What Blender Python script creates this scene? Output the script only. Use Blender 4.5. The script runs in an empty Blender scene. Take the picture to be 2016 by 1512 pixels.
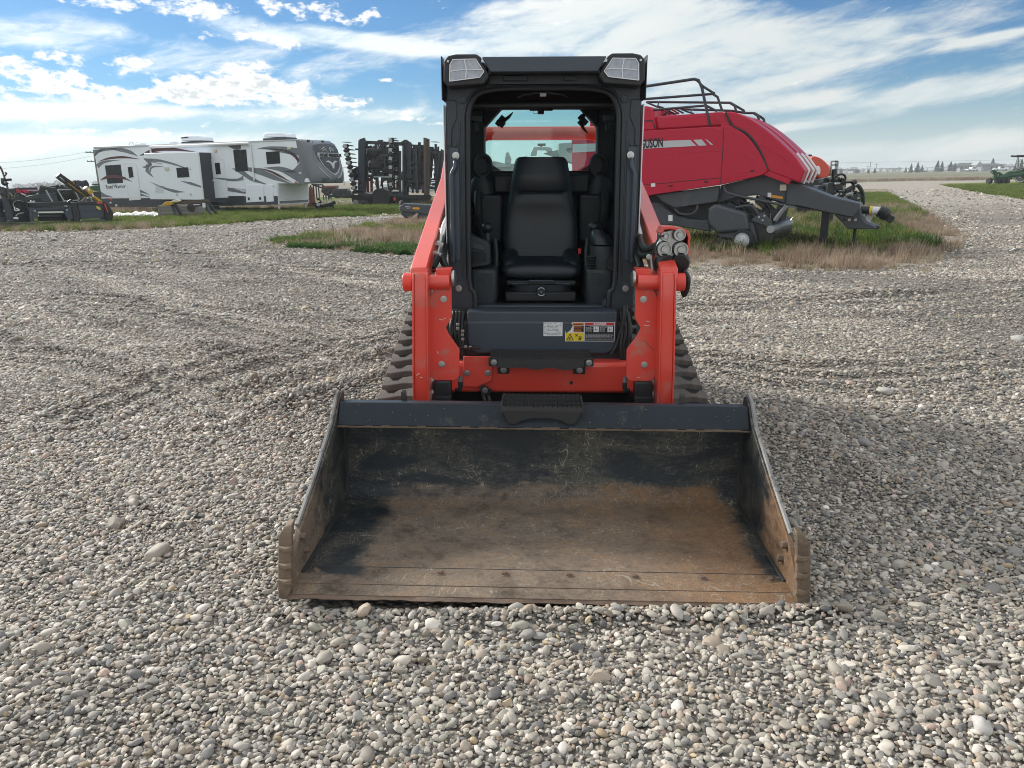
import bpy, bmesh, math, random
import numpy as np
from mathutils import Vector, Matrix, Euler, noise as mnoise
random.seed(7); rng = np.random.default_rng(7)
S = bpy.context.scene
COL = S.collection
R_ = math.radians

# ------------------------------------------------------------------ camera
FPX, HC = 1500.0, 1.53
TH, PH = math.atan(407/1500.0), R_(1.08)
cF = Vector((0, math.cos(TH), -math.sin(TH)))
_r = Vector((1, 0, 0)); _u = Vector((0, math.sin(TH), math.cos(TH)))
cR = math.cos(PH)*_r - math.sin(PH)*_u
cU = math.sin(PH)*_r + math.cos(PH)*_u
cO = Vector((0, 0, HC))
cam_d = bpy.data.cameras.new('camera'); cam = bpy.data.objects.new('camera', cam_d); COL.objects.link(cam)
cam_d.sensor_width = 36; cam_d.lens = 36*FPX/2016; cam_d.clip_end = 6000; cam_d.clip_start = .05
mw = Matrix((cR, cU, -cF)).transposed().to_4x4(); mw.translation = cO
cam.matrix_world = mw
S.camera = cam

def ray(px, py):
    return cF + cR*((px-1008)/FPX) + cU*((756-py)/FPX)
def gp(px, py, z=0.0):                       # point of a horizontal plane behind a pixel of the 2016x1512 photo
    d = ray(px, py); return cO + d*((z-HC)/d.z)
def at(px, py, y):                           # point at a given distance
    d = ray(px, py); return cO + d*(y/d.y)
def azel(px, py):
    d = ray(px, py).normalized(); return math.degrees(math.atan2(d.x, d.y)), math.degrees(math.asin(d.z))

class Frame:
    """upright local frame: x along the thing, y into the picture, z up"""
    def __init__(s, o, yaw_deg, rot=None):
        s.o = Vector(o); s.yaw = R_(yaw_deg)
        s.m = rot if rot is not None else Matrix.Rotation(s.yaw, 3, 'Z')
        s.c = s.m.transposed() @ (cO - s.o)
    def p(s, px, py, v=0.0):
        d = s.m.transposed() @ ray(px, py)
        q = s.c + d*((v - s.c.y)/d.y)
        return (q.x, q.z)
    def pp(s, pts, v=0.0):
        return [s.p(a, b, v) for a, b in pts]
    def crop(s, ox, oy, k, pts, v=0.0):
        return [s.p(ox+a/k, oy+b/k, v) for a, b in pts]

# ------------------------------------------------------------------ exposure, sun
S.view_settings.view_transform = 'Standard'; S.view_settings.look = 'None'
S.view_settings.exposure = 0.70; S.view_settings.gamma = 1.0; S.view_settings.use_curve_mapping = False
S.render.engine = 'CYCLES'
S.cycles.use_denoising = True; S.cycles.filter_width = 1.0
S.cycles.max_bounces = 8; S.cycles.transparent_max_bounces = 16
S.cycles.caustics_reflective = False; S.cycles.caustics_refractive = False
SUN_AZ, SUN_EL = -54.0, 29.0
sd = bpy.data.lights.new('sun', 'SUN'); sun = bpy.data.objects.new('sun', sd); COL.objects.link(sun)
sd.energy = 3.1; sd.angle = R_(11); sd.color = (1, .95, .87)
sv = Vector((math.sin(R_(SUN_AZ))*math.cos(R_(SUN_EL)), math.cos(R_(SUN_AZ))*math.cos(R_(SUN_EL)), math.sin(R_(SUN_EL))))
sun.rotation_euler = sv.to_track_quat('Z', 'Y').to_euler(); sun.location = (-20, 10, 30)

# ------------------------------------------------------------------ sky with clouds
W = bpy.data.worlds.new('World'); S.world = W; W.use_nodes = True
nt = W.node_tree; nt.nodes.clear()
class NB:
    def __init__(s, nt): s.nt = nt
    def n(s, t, **kw):
        nd = s.nt.nodes.new(t)
        for k, v in kw.items(): setattr(nd, k, v)
        return nd
    def set(s, sock, v):
        if isinstance(v, bpy.types.NodeSocket): s.nt.links.new(v, sock)
        elif isinstance(v, bpy.types.Node): s.nt.links.new(v.outputs[0], sock)
        else: sock.default_value = v
    def m(s, op, a, b=None, c=None, clamp=False):
        nd = s.n('ShaderNodeMath', operation=op, use_clamp=clamp)
        for i, v in enumerate((a, b, c)):
            if v is not None: s.set(nd.inputs[i], v)
        return nd.outputs[0]
    def ss(s, v, a, b):                              # smoothstep
        nd = s.n('ShaderNodeMapRange', interpolation_type='SMOOTHSTEP')
        s.set(nd.inputs[0], v); s.set(nd.inputs[1], a); s.set(nd.inputs[2], b)
        return nd.outputs[0]
    def mix(s, f, a, b, blend='MIX'):
        nd = s.n('ShaderNodeMix', data_type='RGBA', blend_type=blend)
        s.set(nd.inputs[0], f); s.set(nd.inputs[6], a); s.set(nd.inputs[7], b)
        return nd.outputs[2]
    def comb(s, x, y, z):
        nd = s.n('ShaderNodeCombineXYZ')
        for i, v in enumerate((x, y, z)): s.set(nd.inputs[i], v)
        return nd.outputs[0]
    def noise(s, vec, scale, detail=4, rough=.55, dist=0.0):
        nd = s.n('ShaderNodeTexNoise'); s.set(nd.inputs['Vector'], vec)
        s.set(nd.inputs['Scale'], scale); nd.inputs['Detail'].default_value = detail
        nd.inputs['Roughness'].default_value = rough; nd.inputs['Distortion'].default_value = dist
        return nd.outputs[0]
    def ramp(s, f, stops):
        nd = s.n('ShaderNodeValToRGB'); el = nd.color_ramp.elements
        while len(el) < len(stops): el.new(.5)
        for e, (p, c) in zip(el, stops):
            e.position = p; e.color = (*c, 1) if len(c) == 3 else c
        s.set(nd.inputs[0], f); return nd.outputs[0]
b = NB(nt)
tc = b.n('ShaderNodeTexCoord'); sx = b.n('ShaderNodeSeparateXYZ'); nt.links.new(tc.outputs['Generated'], sx.inputs[0])
dx, dy, dz = sx.outputs
az = b.m('MULTIPLY', b.m('ARCTAN2', dx, dy), 57.2958)
el = b.m('MULTIPLY', b.m('ARCSINE', dz), 57.2958)
sky = b.n('ShaderNodeTexSky', sky_type='NISHITA')
sky.sun_disc = False; sky.sun_elevation = R_(SUN_EL); sky.sun_rotation = R_(SUN_AZ)
sky.air_density = 1.0; sky.dust_density = .6; sky.ozone_density = 2.0; sky.altitude = 600
def blob(px, py, rx, ry, w, rot=0.0):
    a, e = azel(px, py); k = .0362
    X = b.m('SUBTRACT', az, a); Y = b.m('SUBTRACT', el, e)
    c_, s_ = math.cos(R_(rot)), math.sin(R_(rot))
    U = b.m('MULTIPLY_ADD', X, c_/(rx*k), b.m('MULTIPLY', Y, s_/(rx*k)))
    V = b.m('MULTIPLY_ADD', X, -s_/(ry*k), b.m('MULTIPLY', Y, c_/(ry*k)))
    q = b.m('ADD', b.m('MULTIPLY', U, U), b.m('MULTIPLY', V, V))
    return b.m('MULTIPLY', b.m('EXPONENT', b.m('MULTIPLY', q, -1.0)), w)
def total(bl):
    t = bl[0]
    for x in bl[1:]: t = b.m('ADD', t, x)
    return t
azs = b.m('MULTIPLY', az, b.m('COSINE', b.m('MULTIPLY', el, .01745)))
vc = b.comb(azs, b.m('MULTIPLY', el, 1.9), 3.7)
n1 = b.noise(vc, .36, 8, .6, .3)
n2 = b.noise(vc, 1.25, 6, .64, .2)
nlow = b.noise(vc, .035, 3, .5)
cum = total([blob(120, 122, 75, 30, .95), blob(262, 126, 58, 17, .85), blob(15, 140, 50, 24, .9), blob(150, 165, 90, 18, .75), blob(60, 190, 110, 16, .85),
             blob(470, 135, 75, 20, .95), blob(400, 168, 90, 16, .9), blob(560, 175, 95, 22, 1.0), blob(330, 192, 190, 10, .85), blob(520, 200, 150, 14, .9), blob(690, 200, 50, 12, .8), blob(250, 178, 70, 7, .6),
             blob(225, 8, 70, 13, .9), blob(390, 20, 75, 20, .75), blob(470, 60, 60, 14, .6), blob(585, 15, 90, 20, .95), blob(520, 78, 90, 9, .8), blob(690, 45, 40, 16, .85), blob(735, 25, 22, 9, .7),
             blob(760, 220, 75, 6, .85), blob(800, 234, 45, 7, .85), blob(560, 228, 120, 5, .6), blob(565, 95, 22, 12, .7), blob(760, 157, 22, 4, .8), blob(860, 243, 30, 5, .8), blob(700, 110, 25, 6, .55), blob(690, 130, 12, 4, .6),
             blob(1110, 45, 60, 9, .5), blob(850, 80, 30, 7, .6), blob(905, 30, 16, 5, .5), blob(30, 50, 16, 3, .6), blob(100, 28, 10, 3, .6), blob(190, 258, 120, 7, .6), blob(290, 262, 90, 9, .75)])
cum = b.m('MULTIPLY', b.m('MINIMUM', cum, 1.0), .80)
cumv = b.m('ADD', b.m('ADD', cum, b.m('MULTIPLY', b.m('SUBTRACT', n1, .5), 2.6)), b.m('MULTIPLY', b.m('SUBTRACT', n2, .5), 1.7))
far_out = b.m('MULTIPLY', b.m('MAXIMUM', b.ss(b.m('ABSOLUTE', az), 44.0, 62.0), b.ss(el, 20.0, 34.0)), b.ss(nlow, .29, .50))
cumv = b.m('MULTIPLY_ADD', far_out, .9, cumv)
cmask = b.m('MULTIPLY', b.ss(cumv, .46, .92), .96)
# thin streaks, pulled out along the wind
rt = R_(9)
ru = b.m('MULTIPLY_ADD', azs, math.cos(rt), b.m('MULTIPLY', el, math.sin(rt)))
rv = b.m('MULTIPLY_ADD', azs, -math.sin(rt), b.m('MULTIPLY', el, math.cos(rt)))
vs = b.comb(b.m('MULTIPLY', ru, .42), b.m('MULTIPLY', rv, 1.5), 9.1)
s1 = b.noise(vs, .26, 8, .58, .55); s2 = b.noise(vs, .9, 5, .65, .6)
cir = total([blob(1330, 60, 200, 46, .9, 2), blob(1380, 125, 260, 34, .95, 8), blob(1080, 70, 220, 40, .8, 0), blob(1640, 85, 170, 20, .75, 14), blob(1560, 140, 260, 22, .8, 9), blob(1850, 185, 220, 26, 1.0, 9), blob(1600, 200, 120, 16, .6, 4),
             blob(1420, 200, 140, 26, .7, 8), blob(1560, 250, 130, 8, .75, 3), blob(1750, 290, 420, 22, .9, 2), blob(1980, 68, 120, 7, .8, 8), blob(1200, 10, 160, 20, .6, 0), blob(760, 88, 170, 14, .85, -5), blob(640, 62, 120, 14, .5, -6),
             blob(480, 50, 170, 26, .5, -8), blob(350, 212, 420, 18, .5, 0), blob(80, 222, 260, 16, .6, 0), blob(250, 275, 420, 14, .62, 0), blob(60, 300, 260, 20, .6, 0), blob(880, 225, 260, 14, .5, 0), blob(420, 120, 320, 40, .2, -5), blob(60, 80, 140, 30, .4, -8), blob(230, 60, 90, 14, .35, -10), blob(1500, 320, 300, 20, .6, 0), blob(1250, 70, 520, 90, .28, 4), blob(1800, 120, 300, 60, .22, 8), blob(300, 90, 420, 70, .16, -4)])
cir = b.m('MINIMUM', cir, 1.0)
cirv = b.m('ADD', b.m('ADD', cir, b.m('MULTIPLY', b.m('SUBTRACT', s1, .5), 2.1)), b.m('MULTIPLY', b.m('SUBTRACT', s2, .5), .8))
cirv = b.m('MULTIPLY_ADD', far_out, .75, cirv)
smask = b.m('MULTIPLY', b.ss(cirv, .22, 1.05), .94)
# the air whitens towards the horizon, more so under the veiled sun
sdot = b.m('ADD', b.m('ADD', b.m('MULTIPLY', dx, sv.x), b.m('MULTIPLY', dy, sv.y)), b.m('MULTIPLY', dz, sv.z))
glow = b.ss(sdot, .25, .95)
hz = b.m('SUBTRACT', 1.0, b.ss(el, -1.0, 6.8))
hz = b.m('MULTIPLY', hz, b.m('MULTIPLY_ADD', glow, .25, .78), clamp=True)
skymul = b.n('ShaderNodeMix', data_type='RGBA', blend_type='MULTIPLY'); skymul.inputs[0].default_value = 1.0
nt.links.new(sky.outputs[0], skymul.inputs[6]); skymul.inputs[7].default_value = (.60, .95, 1.26, 1)
bg = b.n('ShaderNodeBackground'); nt.links.new(skymul.outputs[2], bg.inputs[0]); bg.inputs[1].default_value = .05
bh = b.n('ShaderNodeBackground'); b.set(bh.inputs[0], b.mix(glow, (.60, .665, .655, 1), (.82, .90, .89, 1))); bh.inputs[1].default_value = .76
thick = b.ss(b.m('ADD', cumv, b.m('MULTIPLY', b.m('SUBTRACT', n2, .5), 1.2)), .95, 1.55)
thick = b.m('MULTIPLY', thick, b.m('SUBTRACT', 1.0, b.m('MULTIPLY', far_out, .6)))
ccol = b.mix(thick, (1.0, 1.0, .98, 1), (.66, .71, .73, 1))
bc = b.n('ShaderNodeBackground'); b.set(bc.inputs[0], ccol); b.set(bc.inputs[1], b.m('ADD', b.m('MULTIPLY_ADD', glow, .12, .62), b.m('MULTIPLY', b.ss(b.m('MULTIPLY', sdot, -1.0), -.45, .55), .26)))    # clouds facing the sun are the brightest
bs = b.n('ShaderNodeBackground'); b.set(bs.inputs[0], b.mix(b.ss(s1, .4, .65), (.62, .69, .70, 1), (.72, .74, .72, 1))); b.set(bs.inputs[1], b.m('MULTIPLY_ADD', glow, .34, .72))
def smix(f, a, c):
    nd = b.n('ShaderNodeMixShader'); b.set(nd.inputs[0], f); nt.links.new(a.outputs[0], nd.inputs[1]); nt.links.new(c.outputs[0], nd.inputs[2]); return nd
o_ = smix(hz, bg, bh); o_ = smix(smask, o_, bs); o_ = smix(cmask, o_, bc)
wo = b.n('ShaderNodeOutputWorld'); nt.links.new(o_.outputs[0], wo.inputs[0])

# ------------------------------------------------------------------ helpers
def tag(o, label=None, cat=None, group=None, kind=None):
    if label: o['label'] = label
    if cat: o['category'] = cat
    if group: o['group'] = group
    if kind: o['kind'] = kind
    return o
def thing(name, label, cat, loc=(0, 0, 0), rot=(0, 0, 0), group=None):
    o = bpy.data.objects.new(name, None); COL.objects.link(o)
    o.location = loc; o.rotation_euler = rot; o.empty_display_size = .2
    return tag(o, label, cat, group)
def dup(root, loc=None, rotz=None, scale=None, label=None, group=None):
    r = root.copy(); COL.objects.link(r)
    if loc is not None: r.location = loc
    if rotz is not None: r.rotation_euler = (r.rotation_euler.x, r.rotation_euler.y, rotz)
    if scale is not None: r.scale = scale
    if label: r['label'] = label
    if group: r['group'] = group
    for ch in list(root.children):
        c = ch.copy(); COL.objects.link(c); c.parent = r
        for g in list(ch.children):
            d = g.copy(); COL.objects.link(d); d.parent = c
    return r
def place(me_obj, parent, loc, rot=(0, 0, 0), scale=None):     # a copy of a small piece sharing its mesh
    c = me_obj.copy(); COL.objects.link(c); c.parent = parent; c.location = loc; c.rotation_euler = rot
    if scale: c.scale = scale
    return c

class MB:
    def __init__(s): s.v = []; s.f = []
    def add(s, vs, fs):
        k = len(s.v); s.v += [tuple(v) for v in vs]; s.f += [tuple(i+k for i in f) for f in fs]; return s
    def box(s, x0, x1, y0, y1, z0, z1):
        return s.add([(x0,y0,z0),(x1,y0,z0),(x1,y1,z0),(x0,y1,z0),(x0,y0,z1),(x1,y0,z1),(x1,y1,z1),(x0,y1,z1)],
                     [(0,3,2,1),(4,5,6,7),(0,1,5,4),(1,2,6,5),(2,3,7,6),(3,0,4,7)])
    def obox(s, c, half, rot=(0,0,0)):
        m = Euler(rot).to_matrix(); c = Vector(c)
        vs = [c + m @ Vector((sx*half[0], sy*half[1], sz*half[2])) for sz in (-1,1) for sx, sy in ((-1,-1),(1,-1),(1,1),(-1,1))]
        return s.add(vs, [(0,3,2,1),(4,5,6,7),(0,1,5,4),(1,2,6,5),(2,3,7,6),(3,0,4,7)])
    def bar(s, p0, p1, w, h=None, up=(0,0,1)):
        h = h or w; p0 = Vector(p0); p1 = Vector(p1); d = (p1-p0).normalized(); up = Vector(up)
        if abs(d.dot(up)) > .95: up = Vector((0,1,0))
        a = d.cross(up).normalized()*w/2; c = a.normalized().cross(d).normalized()*h/2
        vs = [p + sa*a + sc*c for p in (p0, p1) for sa, sc in ((-1,-1),(1,-1),(1,1),(-1,1))]
        return s.add(vs, [(0,1,2,3),(7,6,5,4),(0,4,5,1),(1,5,6,2),(2,6,7,3),(3,7,4,0)])
    def loft(s, rings, caps=True, closed=True):
        k = len(s.v); n = len(rings[0])
        for r in rings: s.v += [tuple(p) for p in r]
        for i in range(len(rings)-1):
            for j in range(n if closed else n-1):
                a = k+i*n+j; c = k+i*n+(j+1) % n
                s.f.append((a, c, c+n, a+n))
        if caps and closed:
            s.f.append(tuple(range(k+n-1, k-1, -1))); s.f.append(tuple(k+(len(rings)-1)*n+j for j in range(n)))
        return s
    def tube(s, pts, r, n=8, caps=True):
        pts = [Vector(p) for p in pts]; rr = r if isinstance(r, (list, tuple)) else [r]*len(pts)
        rings = []; nrm = None
        for i, p in enumerate(pts):
            t = ((pts[i+1]-p).normalized() if i < len(pts)-1 else Vector()) + ((p-pts[i-1]).normalized() if i else Vector())
            t = t.normalized() if t.length > 1e-6 else Vector((0,0,1))
            if nrm is None:
                nrm = t.cross(Vector((0,0,1)) if abs(t.z) < .9 else Vector((1,0,0))).normalized()
            else:
                nrm = (nrm - t*nrm.dot(t)); nrm = nrm.normalized() if nrm.length > 1e-6 else t.orthogonal().normalized()
            bn = t.cross(nrm)
            rings.append([p + rr[i]*(math.cos(2*math.pi*j/n)*nrm + math.sin(2*math.pi*j/n)*bn) for j in range(n)])
        return s.loft(rings, caps)
    def cyl(s, p0, p1, r0, r1=None, n=16):
        return s.tube([p0, p1], [r0, r0 if r1 is None else r1], n)
    def lathe(s, prof, o, axis, n=20):                 # prof: (radius, distance along the axis)
        o = Vector(o); ax = Vector(axis).normalized(); a = ax.orthogonal().normalized(); c = ax.cross(a)
        return s.loft([[o + ax*h + r*(math.cos(2*math.pi*j/n)*a + math.sin(2*math.pi*j/n)*c) for j in range(n)] for r, h in prof])
    def prism(s, poly, axis, a, b):
        n = len(poly)
        f = {'x': lambda p, t: (t, p[0], p[1]), 'y': lambda p, t: (p[0], t, p[1]), 'z': lambda p, t: (p[0], p[1], t)}[axis]
        return s.add([f(p, a) for p in poly] + [f(p, b) for p in poly],
                     [tuple(range(n-1, -1, -1)), tuple(range(n, 2*n))] + [(i, (i+1) % n, n+(i+1) % n, n+i) for i in range(n)])
    def strip(s, outer, inner, axis, a, b, closed=False):          # a frame between two outlines
        n = len(outer)
        f = {'x': lambda p, t: (t, p[0], p[1]), 'y': lambda p, t: (p[0], t, p[1]), 'z': lambda p, t: (p[0], p[1], t)}[axis]
        vs = [f(p, t) for t in (a, b) for q in (outer, inner) for p in q]; O0, I0, O1, I1 = 0, n, 2*n, 3*n; fs = []
        for i in range(n if closed else n-1):
            j = (i+1) % n
            fs += [(O0+i, O0+j, I0+j, I0+i), (O1+i, I1+i, I1+j, O1+j), (O0+i, O1+i, O1+j, O0+j), (I0+i, I0+j, I1+j, I1+i)]
        if not closed:
            for i in (0, n-1): fs.append((O0+i, I0+i, I1+i, O1+i))
        return s.add(vs, fs)
    def ball(s, c, r, n=12, m=8):
        r = r if isinstance(r, (tuple, list)) else (r, r, r)
        rings = [[(c[0]+r[0]*math.sin(math.pi*i/m)*math.cos(2*math.pi*j/n), c[1]+r[1]*math.sin(math.pi*i/m)*math.sin(2*math.pi*j/n), c[2]+r[2]*math.cos(math.pi*i/m)) for j in range(n)] for i in range(m+1)]
        rings[0] = [(p[0]*1e-0, p[1], p[2]) for p in rings[0]]
        return s.loft(rings, caps=False)
    def sheet(s, rows): return s.loft(rows, caps=False, closed=False)
    def build(s, name, mt, parent=None, bevel=0, smooth=38, kind=None, seg=2, recalc=True, label=None):
        me = bpy.data.meshes.new(name)
        me.from_pydata(s.v, [], s.f)
        if recalc:
            bm = bmesh.new(); bm.from_mesh(me)
            bmesh.ops.remove_doubles(bm, verts=bm.verts, dist=1e-6)
            bmesh.ops.recalc_face_normals(bm, faces=bm.faces); bm.to_mesh(me); bm.free()
        me.polygons.foreach_set('use_smooth', [True]*len(me.polygons)); me.set_sharp_from_angle(angle=R_(smooth))
        if mt is not None: me.materials.append(mt)
        o = bpy.data.objects.new(name, me); COL.objects.link(o)
        if parent: o.parent = parent
        if bevel:
            md = o.modifiers.new('bevel', 'BEVEL'); md.width = bevel; md.segments = seg; md.limit_method = 'ANGLE'; md.angle_limit = R_(32)
        if kind: o['kind'] = kind
        if label: o['label'] = label
        return o
def ring(cx, cy, cz, hw, hd, n=20, e=3.5, plane='z', tilt=0.0):         # superellipse ring
    out = []
    for j in range(n):
        t = 2*math.pi*j/n; c, s_ = math.cos(t), math.sin(t)
        x = hw*math.copysign(abs(c)**(2/e), c); y = hd*math.copysign(abs(s_)**(2/e), s_)
        out.append((cx+x, cy+y, cz+tilt*y) if plane == 'z' else ((cx+x, cy, cz+y) if plane == 'y' else (cx, cy+x, cz+y)))
    return out
def smooth_line(pts, k=4):                                        # Catmull-Rom through points of any dimension
    P = [np.array(p, float) for p in pts]; P = [2*P[0]-P[1]] + P + [2*P[-1]-P[-2]]; out = []
    for i in range(1, len(P)-2):
        for t in np.linspace(0, 1, k, endpoint=False):
            a, b_, c, d = P[i-1:i+3]
            out.append(tuple(.5*((2*b_) + (c-a)*t + (2*a-5*b_+4*c-d)*t*t + (3*b_-a-3*c+d)*t**3)))
    out.append(tuple(P[-2])); return out
def lettering(txt, size, mt, parent, loc, rot=(math.pi/2, 0, 0), width=None, bold=0.0, shear=0.0, name='lettering', ext=.001, align='LEFT'):
    cu = bpy.data.curves.new('t', 'FONT'); cu.body = txt; cu.size = size; cu.offset = bold; cu.shear = shear; cu.extrude = ext; cu.align_x = align; cu.resolution_u = 3
    o = bpy.data.objects.new('t', cu); COL.objects.link(o)
    dg = bpy.context.evaluated_depsgraph_get(); me = bpy.data.meshes.new_from_object(o.evaluated_get(dg))
    bpy.data.objects.remove(o); me.materials.clear(); me.materials.append(mt)
    if width:
        xs = [v.co.x for v in me.vertices]; k = width/(max(xs)-min(xs))
        for v in me.vertices: v.co.x *= k
    q = bpy.data.objects.new(name, me); COL.objects.link(q); q.parent = parent; q.location = loc; q.rotation_euler = rot
    return q

# ------------------------------------------------------------------ materials
def mat(name, col, rough=.5, metal=0.0, var=.12, scale=6.0, bump=0.0, bscale=80.0, coat=0.0, dirt=None, spec=.5, stretch=None, inst=False):
    m = bpy.data.materials.new(name); m.use_nodes = True; t = m.node_tree; t.nodes.clear(); b = NB(t)
    out = b.n('ShaderNodeOutputMaterial'); p = b.n('ShaderNodeBsdfPrincipled'); t.links.new(p.outputs[0], out.inputs[0])
    tc = b.n('ShaderNodeTexCoord'); v = tc.outputs['Object']
    if stretch:
        mp = b.n('ShaderNodeMapping'); t.links.new(v, mp.inputs[0]); mp.inputs['Scale'].default_value = stretch; v = mp.outputs[0]
    nz = b.noise(v, scale, 5, .6)
    c = b.mix(nz, tuple(x*(1-var) for x in col)+(1,), tuple(min(1, x*(1+var)) for x in col)+(1,))
    rg = b.m('MULTIPLY_ADD', b.noise(v, scale*2.3, 4, .6), .22, max(.02, rough-.11))
    if dirt:
        dc, amt, ds = dirt
        dn = b.ss(b.noise(v, ds, 8, .7, .3), .62-amt*.4, .78-amt*.25)
        dn = b.m('MULTIPLY', dn, min(1, .35+amt))
        c = b.mix(dn, c, (*dc, 1)); rg = b.m('ADD', rg, b.m('MULTIPLY', dn, .3), clamp=True)
    if inst:
        at_ = b.n('ShaderNodeAttribute', attribute_type='INSTANCER', attribute_name='col'); c = b.mix(1.0, c, at_.outputs[0], 'MULTIPLY')
    b.set(p.inputs['Base Color'], c); b.set(p.inputs['Roughness'], rg)
    p.inputs['Metallic'].default_value = metal; p.inputs['Coat Weight'].default_value = coat; p.inputs['Coat Roughness'].default_value = .15
    p.inputs['Specular IOR Level'].default_value = spec
    if bump:
        bp = b.n('ShaderNodeBump'); bp.inputs['Strength'].default_value = bump; bp.inputs['Distance'].default_value = .01
        b.set(bp.inputs['Height'], b.noise(v, bscale, 4, .6)); t.links.new(bp.outputs[0], p.inputs['Normal'])
    return m
def glass(name, tint, refl=.12, rough=.02):
    m = bpy.data.materials.new(name); m.use_nodes = True; t = m.node_tree; t.nodes.clear(); b = NB(t)
    out = b.n('ShaderNodeOutputMaterial'); tr = b.n('ShaderNodeBsdfTransparent'); tr.inputs[0].default_value = (*tint, 1)
    gl = b.n('ShaderNodeBsdfGlossy'); gl.inputs['Roughness'].default_value = rough
    fr = b.n('ShaderNodeFresnel'); fr.inputs[0].default_value = 1.45
    mx = b.n('ShaderNodeMixShader'); b.set(mx.inputs[0], b.m('MULTIPLY', fr.outputs[0], refl/.04*.5, clamp=True))
    t.links.new(tr.outputs[0], mx.inputs[1]); t.links.new(gl.outputs[0], mx.inputs[2]); t.links.new(mx.outputs[0], out.inputs[0])
    return m
DUST = (.30, .25, .19)
M = dict(
    orange=mat('orange_red_paint', (.73, .066, .042), .36, var=.05, scale=2.5, coat=.6, dirt=((.44, .20, .15), .24, 5), bump=.02, bscale=400),
    orange_worn=mat('worn_orange_paint', (.72, .068, .046), .42, var=.07, scale=5, dirt=((.33, .25, .19), .30, 9)),
    char=mat('charcoal_paint', (.030, .039, .049), .40, var=.18, scale=4, dirt=((.10, .095, .085), .12, 9)),
    charlite=mat('slate_paint', (.042, .058, .078), .36, var=.12, scale=4, dirt=((.12, .11, .1), .10, 9)),
    black=mat('black_plastic', (.016, .018, .021), .45, var=.2, scale=12, bump=.08, bscale=500),
    vinyl=mat('black_vinyl', (.012, .018, .025), .40, var=.15, scale=9, bump=.12, bscale=350),
    interior=mat('cab_plastic', (.019, .026, .033), .55, var=.15, scale=9, bump=.06, bscale=500, dirt=((.10, .09, .08), .06, 8)),
    headliner=mat('headliner_cloth', (.014, .018, .024), .95, var=.1, spec=.04),
    rubber=mat('dusty_rubber', (.105, .098, .09), .85, var=.25, scale=14, bump=.35, bscale=60, dirt=((.21, .185, .155), .45, 6)),
    rubber_dark=mat('tyre_rubber', (.022, .022, .023), .8, var=.2, scale=9, dirt=((.10, .09, .08), .2, 5)),
    steel=mat('zinc_steel', (.50, .50, .49), .32, metal=.9, var=.15, scale=30),
    darksteel=mat('dark_steel', (.05, .05, .052), .5, metal=.4, var=.2, scale=12, dirt=((.12, .09, .06), .25, 10)),
    hose=mat('hose_rubber', (.018, .018, .019), .5, var=.1),
    white=mat('white_gelcoat', (.79, .845, .90), .35, var=.03, scale=1.5, dirt=((.55, .54, .50), .06, 1.2)),
    whitetrim=mat('white_trim', (.74, .75, .76), .45, var=.05),
    rvgrey=mat('grey_gelcoat', (.135, .155, .175), .32, var=.06, scale=2, coat=.3),
    rvdark=mat('dark_grey_panel', (.045, .052, .062), .5, var=.1, scale=3),
    maroon=mat('maroon_vinyl', (.085, .018, .024), .4, var=.1),
    silver=mat('silver_vinyl', (.50, .52, .55), .35, var=.05),
    winglass=mat('dark_window_glass', (.014, .019, .023), .28, var=.1, spec=.22),
    red=mat('baler_red_paint', (.47, .010, .040), .36, var=.05, scale=1.2, spec=.3, coat=.1, dirt=((.45, .2, .18), .06, 4)),
    balergrey=mat('baler_grey_paint', (.058, .067, .078), .42, var=.08, scale=2, dirt=((.14, .13, .11), .14, 3)),
    yellow=mat('yellow_paint', (.52, .30, .018), .5, var=.12, dirt=((.2, .14, .08), .15, 6)),
    amber=mat('amber_reflector', (.70, .33, .02), .3, var=.05),
    redrefl=mat('red_reflector', (.65, .05, .05), .3, var=.05),
    green=mat('green_paint', (.012, .075, .030), .45, var=.15, dirt=((.12, .10, .07), .2, 4)),
    rustpaint=mat('faded_rust_red', (.16, .045, .035), .7, var=.25, scale=5),
    navy=mat('dark_blue_frame', (.016, .022, .042), .5, var=.2, scale=3, dirt=((.08, .07, .06), .2, 4)),
    wood=mat('weathered_wood', (.22, .21, .195), .85, var=.25, scale=6, stretch=(1, 8, 14), bump=.3, bscale=20),
    woodbrown=mat('brown_wood', (.10, .075, .06), .85, var=.25, scale=6, stretch=(8, 8, 1)),
    cream=mat('cream_paint', (.62, .58, .45), .5, var=.08),
    stickerw=mat('white_sticker', (.74, .75, .76), .45, var=.03),
    stickery=mat('yellow_sticker', (.78, .60, .03), .45, var=.03),
    stickero=mat('orange_sticker', (.72, .22, .04), .45, var=.03),
    stickerr=mat('red_sticker', (.55, .03, .04), .45, var=.03),
    stickerk=mat('black_sticker', (.015, .015, .018), .45, var=.03),
    print_grey=mat('grey_print', (.30, .31, .33), .6, var=.03),
    lampglass=mat('lamp_reflector', (.27, .29, .33), .18, metal=.35, var=.6, scale=45, coat=1.0),
    lamprib=mat('lamp_rib', (.74, .76, .80), .25, var=.05),
    roofing=mat('dark_shingle', (.06, .062, .068), .9, var=.2, scale=1),
    housewall=mat('house_siding', (.33, .34, .35), .8, var=.1),
    galv=mat('galvanised_wire', (.36, .38, .38), .5, metal=.3, var=.1),
    bark=mat('bark', (.09, .075, .06), .9, var=.3, scale=8),
    spruce=mat('spruce_needles', (.022, .040, .030), .8, var=.4, scale=.8),
    twig=mat('bare_twigs', (.17, .155, .14), .9, var=.25, scale=.4),
    poleWood=mat('pole_wood', (.14, .12, .10), .9, var=.2, scale=3),
    tint=glass('tinted_glass', (.78, .93, .905), .10), sideglass=glass('side_glass', (.42, .55, .55), .14),
)

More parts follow.
